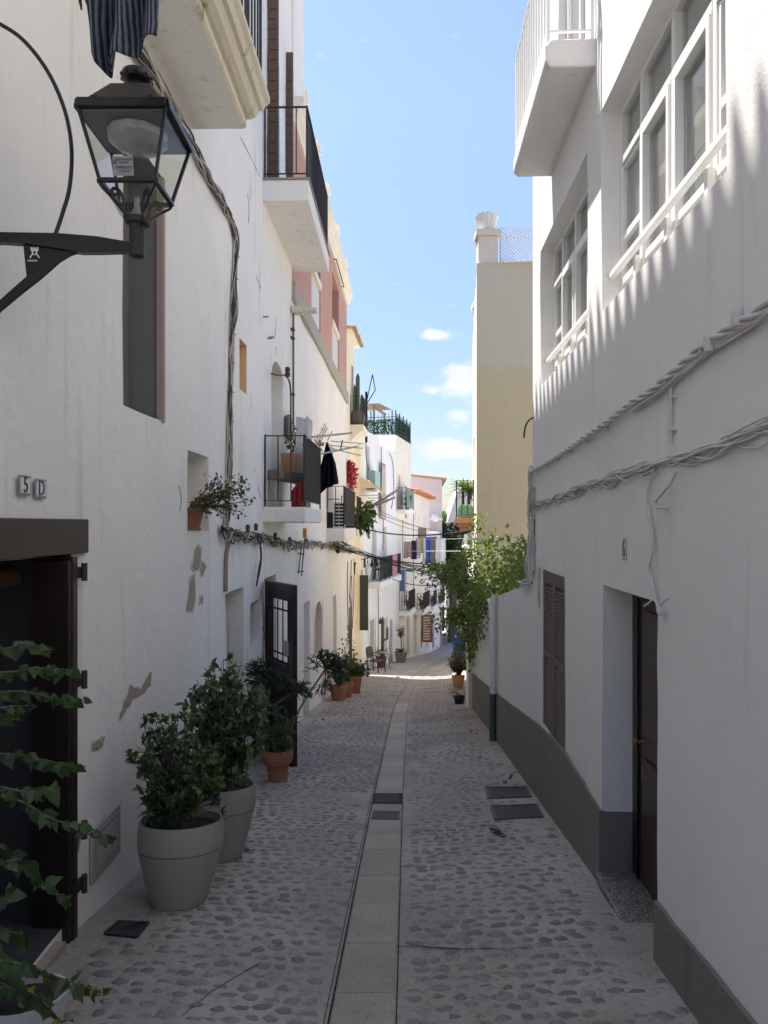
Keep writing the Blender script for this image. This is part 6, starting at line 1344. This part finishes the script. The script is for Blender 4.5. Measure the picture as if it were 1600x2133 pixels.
# ---------------------------------------------------------------- things on the balconies
BZ = 1.93
st = thing('bench', LW.p(9.5, .25, BZ), 'rough wooden slab bench with carved leg on the near balcony', 'bench'); o = MB(); a, b = Vector((-1.43, 9.38, BZ+.42)), Vector((-1.10, 10.3, BZ+.40)); o.bar(a, b, .24, .13); build(o, 'seat', plain('driftwood', (.24, .20, .165), .9, 0, .3, 10, .8), st, bevel=.02)
for q in (a+Vector((.0, .12, -.07)), b+Vector((0, -.1, -.07))): o = MB(); o.lathe(Vector((q.x, q.y, BZ)), [(.02, 0), (.03, .05), (.025, .1), (.04, .16), (.03, .22), (.045, .28), (.05, .35)], 10); build(o, 'leg', plain('pale_carved_leg', (.5, .48, .43), .8, 0, .3, 30), st)
RED = plain('red_can', (.35, .01, .012), .4)
for k, (x, y, h_) in enumerate(((-1.19, 9.62, .24), (-1.10, 9.55, .32))): o = MB(); o.lathe((x, y, BZ), [(0, 0), (.048, 0), (.05, .01), (.05, h_-.04), (.03, h_), (.012, h_+.03), (0, h_+.03)], 14); build(o, 'red_canister', RED, loc=(x, y, BZ), smooth=40, label=('shorter red canister on the balcony floor, left of the taller' if k == 0 else 'taller red canister on the balcony floor behind the bars'), cat='canister')
for k, (y, lab) in enumerate(((10.55, 'terracotta window box with dry twigs, left on the balcony wall shelf'), (11.15, 'terracotta window box right of the draped cloth on the wall shelf'))):
    z = 1.7+108/1500*10.6; q = LW.p(y, .16, z); t_ = thing('window_box', q, lab, 'planter'); o = MB(); o.hexa([LW.p(y-.2, .06, z-.02), LW.p(y-.2, .24, z-.02), LW.p(y+.2, .24, z-.02), LW.p(y+.2, .06, z-.02), LW.p(y-.24, .03, z+.26), LW.p(y-.24, .28, z+.26), LW.p(y+.24, .28, z+.26), LW.p(y+.24, .03, z+.26)]); build(o, 'trough', TERRA_L, t_, bevel=.008)
    bush(t_, q+Vector((0, 0, .25)), q+Vector((0, 0, .5)), (.1, .2, .28), 8, 5, .05, 'oval', GLEAF)
dc = hang(LW.p(10.7, .2, 3.3), LW.p(10.95, .34, 3.3), 1.35, plain('silvery_plastic', (.42, .41, .40), .4), 'silvery grey sheet draped from the wall to the balcony floor', 'sheet', 'plastic_sheet', 1.3, 2, .03)
# drying rack sticking out over the lane
rk = thing('drying_rack', ray(700, 930, 11.2), 'pale clothes drying rack arms reaching out from the near balcony', 'drying rack'); RM = plain('pale_grey_rack', (.38, .36, .33), .5, .2)
for i, (a, b, ya, yb) in enumerate((((635, 912), (732, 902), 9.3, 10.8), ((665, 946), (744, 930), 10.9, 11.2), ((690, 919), (757, 924), 11, 11.6), ((690, 928), (756, 934), 11, 11.6), ((693, 935), (752, 949), 11, 11.6), ((655, 915), (672, 940), 10.9, 11.2), ((682, 918), (692, 898), 11, 11))): o = MB(); o.bar(ray(*a, ya), ray(*b, yb), .028 if i in (0, 1) else .014); build(o, 'arm', RM, rk)
o = MB()
for a, b in (((656, 924), (678, 882)), ((660, 926), (680, 888)), ((664, 928), (682, 892))): o.bar(ray(*a, 11.4), ray(*b, 11.8), .012)
for a, b in (((660, 905), (668, 908)), ((668, 892), (676, 896))): o.bar(ray(*a, 11.5), ray(*b, 11.5), .01)
build(o, 'folded_grid', RM, rk)
pg_ = thing('clothes_pegs', ray(672, 926, 11.1), 'cluster of ochre clothes pegs on the drying rack', 'pegs'); OP = plain('ochre_peg', (.5, .25, .03), .6)
for k in range(7): o = MB(); q = ray(666+R.uniform(-5, 8), 924+R.uniform(-5, 7), 11.1); o.bar(q, q+Vector((R.uniform(-.04, .05), R.uniform(-.03, .03), R.uniform(-.05, .05))), .03, .02); build(o, 'peg', OP, pg_)
o = MB(); q = ray(711, 927, 11.4); o.bar(q+Vector((.02, 0, .08)), q-Vector((.01, 0, .06)), .06, .02); build(o, 'wooden_peg', SHUT, loc=q, label='brown wooden peg hanging from the rack right of the black garment', cat='peg')
o = MB(); q = LW.p(11.3, .12, 3.04); o.box(q.x-.03, q.y-.05, q.z-.1, q.x+.05, q.y+.05, q.z+.1); build(o, 'junction_box', plain('orange_box', (.6, .27, .01), .5), loc=q, label='orange box on the wall above the balcony rail', cat='box')
# black garment
mb = MB(); ols = [(681, 921, 681, 921), (676, 945, 692, 945), (671, 965, 699, 965), (665, 990, 703, 990), (660, 1012, 705, 1004), (657, 1027, 703, 1006), (658, 1028, 692, 1008)]
rows = []
for (a, b, c, d) in ols:
    rows.append([ray(a+(c-a)*k/14, b+(d-b)*k/14+(2 if k in (3, 8) else 0), 11.0)+Vector((0, .07*math.sin(k*1.5)*min(1, (b-915)/60), 0)) for k in range(15)])
rows[-1] = [ray(657+(678-657)*k/14 if k < 8 else 679+(k-8)*4.3, 1028 if k < 8 else 1017-(k-8)*1.9, 11.0)+Vector((0, .07*math.sin(k*1.5), 0)) for k in range(15)]
for r_ in rows: mb.v += r_
for j in range(len(rows)-1):
    for i in range(14): mb.f.append((j*15+i, j*15+i+1, (j+1)*15+i+1, (j+1)*15+i)); mb.m.append(0)
bk = build(mb, 'black_garment', cloth('black_cloth', (.010, .011, .018)), loc=ray(681, 921, 11), smooth=True, label='black trousers hanging in folds from the drying rack', cat='garment'); bk.modifiers.new('s', 'SOLIDIFY').thickness = .012
# second balcony: air conditioner, black box, shelf
ac = thing('air_conditioner', L3.p(17, .2, 1.61), 'white air conditioner unit with dark grille on the second balcony', 'air conditioner'); a = ray(697, 1098, 16.9); o = MB(); o.box(-1.17, 16.7, 1.61, -.93, 17.0, 2.22); build(o, 'casing', WPAINT, ac, bevel=.01)
for k in range(7):
    for c in range(2): o = MB(); o.box(-1.15+c*.115, 16.69, 1.65+k*.08, -1.05+c*.115, 16.70, 1.70+k*.08); build(o, 'grille', INTER, ac)
bb = thing('storage_box', L3.p(16.7, .2, 1.61), 'black cloth-covered box with hoops beside the air conditioner', 'box'); o = MB(); o.box(-1.37, 16.5, 1.615, -1.19, 16.9, 1.98); build(o, 'box', plain('black_fabric', (.012, .012, .014), .9), bb, bevel=.02)
for k in range(5): o = MB(); x = -1.36+k*.045; o.tube(catmull([(x, 16.49, 1.97), (x+.03, 16.49, 2.03), (x+.06, 16.49, 1.97)], 4), .005, 4); build(o, 'hoop', WPAINT, bb)
o = MB(); q = ray(688, 1040, 17); o.box(q.x-.22, q.y-.1, q.z-.01, q.x+.22, q.y+.1, q.z+.01); build(o, 'wall_shelf', plain('grey_shelf', (.3, .3, .3), .6), loc=q, label='grey shelf on the wall behind the second balcony railing', cat='shelf')
# fern and monstera on the third balcony
fp = thing('balcony_fern', L3.p(20.5, .3, 1.57), 'lush trailing fern and broad leaves spilling from the third balcony', 'plant'); q = L3.p(20.5, .42, 1.8)
o = MB(); o.wbox(L3, 19.95, 21.2, .12, .36, 1.58, 1.82); build(o, 'trough', plain('dark_brown_trough', (.06, .03, .02), .8), fp)
bush(fp, q, q+Vector((.08, 0, .28)), (.42, .7, .42), 60, 9, .11, 'lance', GLEAF2, droop=1.1); bush(fp, q, q+Vector((.15, .1, .0)), (.3, .6, .35), 30, 7, .16, 'lance', GLEAF, droop=.9); bush(fp, q, q+Vector((.35, .3, .3)), (.25, .5, .35), 14, 4, .2, 'oval', GLEAF2, droop=.4)
bf = thing('bougainvillea', L4.p(21.9, .3, 2.9), 'bright pink bougainvillea blossom against the cream wall', 'flowers'); q = ray(732, 1000, 21.6)
bush(bf, q+Vector((-.1, 0, .55)), q+Vector((0, 0, 0)), (.24, .2, .36), 60, 10, .075, 'round', PINKF); bush(bf, q+Vector((-.1, 0, .5)), q+Vector((.12, 0, -.5)), (.08, .1, .2), 8, 6, .05, 'round', PINKF)
# awning
aw = thing('awning', L4.p(25.8, .4, 3.1), 'tan canvas awning with scalloped edge above the bend', 'awning'); o = MB(); n = 16; ya, yb = 24.9, 27.6
base_ = lambda y, d, z: L4.p(y, d, z)
prev = None
for k in range(n+1):
    y = ya+(yb-ya)*k/n; sc_ = .05*abs(math.sin(k*1.4)); cur = [base_(y, .03, 3.35), base_(y, .35, 3.22+.02*math.sin(k)), base_(y, .80, 2.80+.02*math.sin(k*2)), base_(y, .86, 2.52-sc_)]
    if prev:
        for i in range(3): o.face([prev[i], prev[i+1], cur[i+1], cur[i]])
    prev = cur
cv = build(o, 'canvas', TAN, aw, smooth=True); cv.modifiers.new('s', 'SOLIDIFY').thickness = .01
o = MB(); o.face([base_(ya, .03, 3.35), base_(ya, .35, 3.22), base_(ya, .72, 2.95), base_(ya, .03, 2.95)]); build(o, 'side_flap', TAN, aw)
for y in (ya, yb): o = MB(); o.bar(base_(y, .03, 2.7), base_(y, .84, 2.7), .03); build(o, 'arm', RM, aw)
o = MB(); o.bar(ray(770, 1058, 22.5), ray(826, 1021, 24.5), .07); build(o, 'wooden_pole', GREYWOOD, loc=ray(790, 1045, 23), label='upper of two grey poles sticking out over the fern', cat='pole')
o = MB(); o.bar(ray(785, 1052, 22.5), ray(822, 1036, 24.0), .06); build(o, 'wooden_pole', GREYWOOD, loc=ray(795, 1050, 23), label='lower of two grey poles sticking out over the fern', cat='pole')
# cactus on the high balcony
q = L4.p(22.75, .2, 4.81); pt = thing('potted_cactus', q, 'tall cactus in a round urn on the high corner balcony', 'potted cactus'); o = MB(); o.lathe(q, [(0, 0), (.14, 0), (.24, .12), (.25, .25), (.2, .4), (.16, .46)], 16); build(o, 'pot', plain('grey_brown_urn', (.15, .125, .105), .9, 0, .2), pt, smooth=40)
o = MB(); ribbed(o, q+Vector((.02, 0, .4)), 1.25, .07, 5); ribbed(o, q+Vector((-.08, 0, .4)), .9, .045, 5); ribbed(o, q+Vector((.14, .3, .3)), .75, .06, 5); build(o, 'cactus', CACT, pt)
o = MB(); fA = [ray(762, 845, 23.9), ray(776, 780, 23.9), ray(782, 812, 23.9)]
for a, b in ((0, 1), (1, 2), (2, 0)): o.bar(fA[a], fA[b], .03)
build(o, 'metal_frame', IRON_B, loc=fA[0], label='thin black triangular metal frame leaning out from the cactus balcony', cat='frame')
o = MB(); q = L4.p(24.0, .36, 4.82); o.box(q.x-.03, q.y-.05, q.z-.4, q.x+.05, q.y+.05, q.z+1.3); build(o, 'folded_parasol', cloth('dark_parasol', (.02, .02, .025)), loc=q, label='dark folded parasol at the corner of the cactus balcony', cat='parasol', bevel=.03)
# ---------------------------------------------------------------- laundry
cols = {'red': (.30, .03, .04), 'char': (.035, .035, .045), 'lime': (.36, .42, .05), 'blue': (.05, .11, .42), 'taupe': (.20, .16, .15), 'white': (.72, .72, .72), 'pinkw': (.55, .42, .42), 'multi': (.28, .16, .15), 'beige': (.50, .50, .36)}
ll = thing('washing_line', ray(880, 1120, 33), 'thin line carrying colourful laundry between the bend houses', 'washing line'); wire(ray(836, 1121, 34), ray(975, 1121, 31), .05, .008, WCABLE, ll); wire(ray(838, 1148, 34), ray(975, 1148, 26), .0, .012, WCABLE, ll)
for (x0_, x1_, y0_, y1_, c, lab, nm, cat_, c2) in ((841, 849, 1128, 1163, 'multi', 'dull red striped towel, leftmost of the laundry', 'towel', 'towel', (.5, .4, .38)), (849, 857, 1128, 1160, 'red', 'red and white towel beside the charcoal one', 'towel', 'towel', (.6, .5, .5)), (857, 868, 1126, 1165, 'char', 'charcoal towel hanging over the balcony edge', 'towel', 'towel', None),
        (866, 876, 1121, 1158, 'multi', 'patterned red and grey shirt on the line', 'shirt', 'shirt', (.6, .55, .6)), (875, 881, 1120, 1152, 'lime', 'lime green garment on the line', 'garment', 'garment', None), (880, 887, 1120, 1171, 'white', 'pale checked cloth between lime garment and blue trousers', 'cloth', 'cloth', (.5, .42, .44)),
        (886, 897, 1119, 1173, 'blue', 'bright blue trousers on the line', 'trousers', 'trousers', None), (897, 911, 1118, 1186, 'taupe', 'long taupe robe on the line', 'robe', 'robe', None), (908, 928, 1121, 1176, 'white', 'large white sheet at the right end of the laundry', 'sheet', 'sheet', None)):
    Yh = 33.2; hang(ray(x0_, y0_, Yh), ray(x1_, y0_, Yh), (y1_-y0_)/F*Yh, cloth(lab[:12], cols[c], c2, 9, 'z') if c2 else cloth('laundry_'+c, cols[c]), lab, cat_, nm, 1.12, 1.6, .035, nx=10, ny=8, group='laundry on the line')
pl_ = thing('laundry_pole', ray(745, 1170, 26), 'thin wooden pole carrying black and beige clothes by the black shutter', 'pole'); o = MB(); o.bar(ray(724, 1177, 25.4), ray(774, 1158, 26.2), .03); build(o, 'pole', GREYWOOD, pl_)
hang(ray(732, 1174, 25.6), ray(742, 1171, 25.6), .42, cloth('black_sock', (.015, .015, .018)), 'small black garment on the pole by the shutter', 'garment', 'garment', .8, 2, .04, nx=8, ny=6)
hang(ray(741, 1171, 25.7), ray(749, 1168, 25.7), 1.45, cloth('beige_skirt', cols['beige']), 'long pale beige dress hanging from the pole', 'dress', 'dress', 2.0, 2, .05, nx=12, ny=8)
hang(ray(757, 1163, 26), ray(762, 1161, 26), .35, cloth('brown_rag', (.2, .1, .07)), 'small brown cloth near the end of the pole', 'cloth', 'cloth', 1, 1, .02, nx=6, ny=4)
PLAID = cloth('red_plaid', (.45, .03, .05), (.6, .42, .44), 12, 'z')
a = F5.p(29.6, .55, .45); b = F5.p(30.6, .55, .45); hang(a, b, .85, PLAID, 'red and white plaid towel over the dark balcony rail', 'towel', 'towel', 1, 2, .015, nx=12, ny=6)
hang(F5.p(29.4, .15, 4.2), F5.p(30.1, .15, 4.2), 2.3, cloth('pale_curtain', (.62, .52, .45)), 'long pale beige curtain hanging outside the second bend house', 'curtain', 'curtain', 1.05, 4, .04, nx=20, ny=8)
# dark chairs on the bend balcony, wall lantern
chair(F5.p(28.0, .26, -.49), 1.2, 'dark slatted chair on the bend balcony, nearer one'); chair(F5.p(28.9, .26, -.49), 1.9, 'dark chair on the bend balcony behind the nearer one')
wl = thing('wall_lantern', ray(762, 1200, 27), 'pale glass wall lantern with curved black bracket at the bend balcony', 'lantern'); q = ray(766, 1195, 27.2)
o = MB(); o.lathe(q+Vector((0, 0, -.12)), [(.05, 0), (.10, .02), (.16, .32), (.17, .33), (.05, .45), (0, .47)], 4); build(o, 'shade', plain('milky_glass', (.6, .6, .56), .3), wl); o = MB(); o.tube(catmull([q+Vector((0, 0, -.12)), q+Vector((0, 0, -.3)), q+Vector((-.08, 0, -.4)), q+Vector((-.2, 0, -.42))], 5), .02, 5); build(o, 'bracket', IRON_B, wl)
wl = thing('wall_lamp', ray(970, 1135, 16.6), 'small white wall lamp with glass tube on the ochre house corner', 'lamp'); q = ray(970, 1140, 16.6); o = MB(); o.lathe(q+Vector((0, 0, -.05)), [(0, 0), (.05, .0), (.085, .04), (.08, .09), (.03, .12)], 12); o.bar(q+Vector((0, 0, .07)), q+Vector((0, 0, .30)), .05); o.bar(q, q+Vector((.16, .1, 0)), .03); build(o, 'lamp_body', WPAINT, wl, smooth=40)
sdh = thing('satellite_dish', ray(907, 1078, 48), 'white satellite dish on the lilac house wall', 'satellite dish'); q = ray(907, 1078, 48.5); o = MB(); o.lathe((0, 0, 0), [(.01, .10), (.12, .085), (.22, .05), (.30, 0), (.30, -.02), (.2, .02), (.01, .07)], 20)
Mx = Matrix.Translation(q) @ Matrix.Rotation(math.radians(72), 4, 'X') @ Matrix.Rotation(math.radians(22), 4, 'Y'); o.v = [Mx @ v for v in o.v]; build(o, 'dish', WPAINT, sdh, smooth=40); o = MB(); o.tube([q+Vector((0, .1, 0)), q+Vector((0, .4, -.2)), q+Vector((0, .4, -1.2))], .025, 5); o.tube([q, q+Vector((-.2, -.35, -.15))], .015, 5); build(o, 'mount', STEEL, sdh)
w7 = F5.p(39.7, .05, .9); o = MB(); o.wbox(F5, 39.22, 39.28, 0, .45, .35, 1.5); build(o, 'shutter', plain('taupe_shutter', (.25, .2, .17), .7), h7)
# flower pots on far balconies
for (fr2, y, z, lab) in ((F5, 38.6, -2.85, 'leafy pots with red flowers on the middle far balcony'), (F5, 42.5, -3.09, 'green pot plants on the small far balcony'), (F5, 46, -3.29, 'reddish pot plants on the last far balcony'), (F5, 34.6, -2.39, 'thin plants above the dark railing balcony'), (F5, 34.4, 2.39, 'pot plants behind the green glass balcony panel')):
    q = fr2.p(y, .3, z); pt = pot_round('potted_plant', q, .12, .22, lab, 'potted plant', tilt=False); bush(pt, q+Vector((0, 0, .2)), q+Vector((0, 0, .5)), (.25, .5, .35), 16, 7, .09, 'oval', GLEAF2)
    if 'red' in lab: bush(pt, q+Vector((0, 0, .2)), q+Vector((0, 0, .15)), (.25, .5, .2), 8, 5, .08, 'round', PINKF)
# street covers
def cover(pxs, mat, label, name, pattern='grid', thick=.012, cat='cover'):
    P4 = [gp(*q) for q in pxs]; c_ = sum(P4, Vector())/4
    for q in P4: q.z = gzz(q.x, q.y)+.006
    t_ = thing(name, c_, label, cat); o = MB(); o.hexa([q-Vector((0, 0, .03)) for q in P4]+P4); build(o, 'plate', mat, t_)
    nn = 7; a, b, c, d = P4; up_ = Vector((0, 0, .003)); o = MB()
    if pattern == 'grid':
        for k in range(1, 16):
            f_ = k/16; o.bar(a.lerp(b, f_)*.94+d.lerp(c, f_)*.06+up_, d.lerp(c, f_)*.94+a.lerp(b, f_)*.06+up_, .006, .004)
        for k in range(1, 9):
            f_ = k/9; o.bar(a.lerp(d, f_)*.95+b.lerp(c, f_)*.05+up_, b.lerp(c, f_)*.95+a.lerp(d, f_)*.05+up_, .006, .004)
    elif pattern == 'grate':
        for k in range(9):
            f_ = (k+.5)/9; o2 = MB(); o2.bar(a.lerp(d, f_)*.93+b.lerp(c, f_)*.07+up_*2, b.lerp(c, f_)*.93+a.lerp(d, f_)*.07+up_*2, .010, .012); build(o2, 'bar', CAST, t_)
    else:
        m_ = (a+b+c+d)/4; r_ = (b-a).length*.36; o.tube([m_+Vector((math.cos(k*.2618)*r_, math.sin(k*.2618)*r_, .003)) for k in range(25)], .004, 4, False); o.tube([m_+Vector((math.cos(k*.2618)*r_*.6, math.sin(k*.2618)*r_*.6, .003)) for k in range(25)], .003, 4, False)
    if o.v: build(o, 'raised_pattern', mat, t_, kind='stuff')
    e = MB()
    for u_, v_ in ((a, b), (b, c), (c, d), (d, a)): e.bar(u_+up_, v_+up_, .014, .012)
    build(e, 'cover_frame', mat, t_); return t_
cover([(1011, 1650), (1097, 1650), (1107, 1671), (1017, 1673)], CAST, 'ribbed iron service cover in the paving, farther of two at right', 'service_cover')
cover([(1022, 1690), (1117, 1688), (1131, 1714), (1031, 1718)], CAST, 'ribbed iron service cover in the paving, nearer of two at right', 'service_cover')
cover([(779, 1656), (837, 1656), (836, 1676), (776, 1675)], plain('drain_dark', (.03, .03, .03), .8), 'slotted drain grate across the stone gutter', 'drain_grate', 'grate', cat='drain grate')
cover([(779, 1693), (832, 1694), (831, 1709), (775, 1708)], CAST, 'small meshed iron cover in the gutter just nearer than the grate', 'drain_cover')
cover([(246, 1940), (309, 1942), (284, 1972), (218, 1965)], NAVYM, 'dark blue-black square water cover near the left wall', 'water_cover', 'ring')
# scattered grit and leaf litter
mb = MB()
for _ in range(420):
    y = 3+R.random()**1.6*9; x = R.uniform(left_x(y)+.05, right_x(y)-.05); z = gzz(x, y)+.004; s_ = R.uniform(.002, .006); u_ = Vector((R.gauss(0, 1), R.gauss(0, 1), 0)).normalized()*s_; w_ = Vector((-u_.y, u_.x, 0))*.8; mb.face([Vector((x, y, z))-u_, Vector((x, y, z+s_*.6))+w_, Vector((x, y, z))+u_, Vector((x, y, z))-w_])
build(mb, 'grit', plain('pale_grit', (.4, .37, .33), .9), loc=(0, 5, 0), kind='stuff')
mb = MB()
for (px, py) in ((1062, 1632), (672, 1505), (981, 1530), (1052, 1640), (514, 1785), (497, 1800), (1065, 1628)):
    q = gp(px, py); q.z = gzz(q.x, q.y)+.012
    for _ in range(3): u_ = rv(.02); w_ = rv(.012); mb.face([q-u_, q+w_, q+u_, q-w_])
build(mb, 'leaf_litter', plain('dry_leaf', (.14, .08, .05), .9), loc=gp(1062, 1632), kind='stuff')
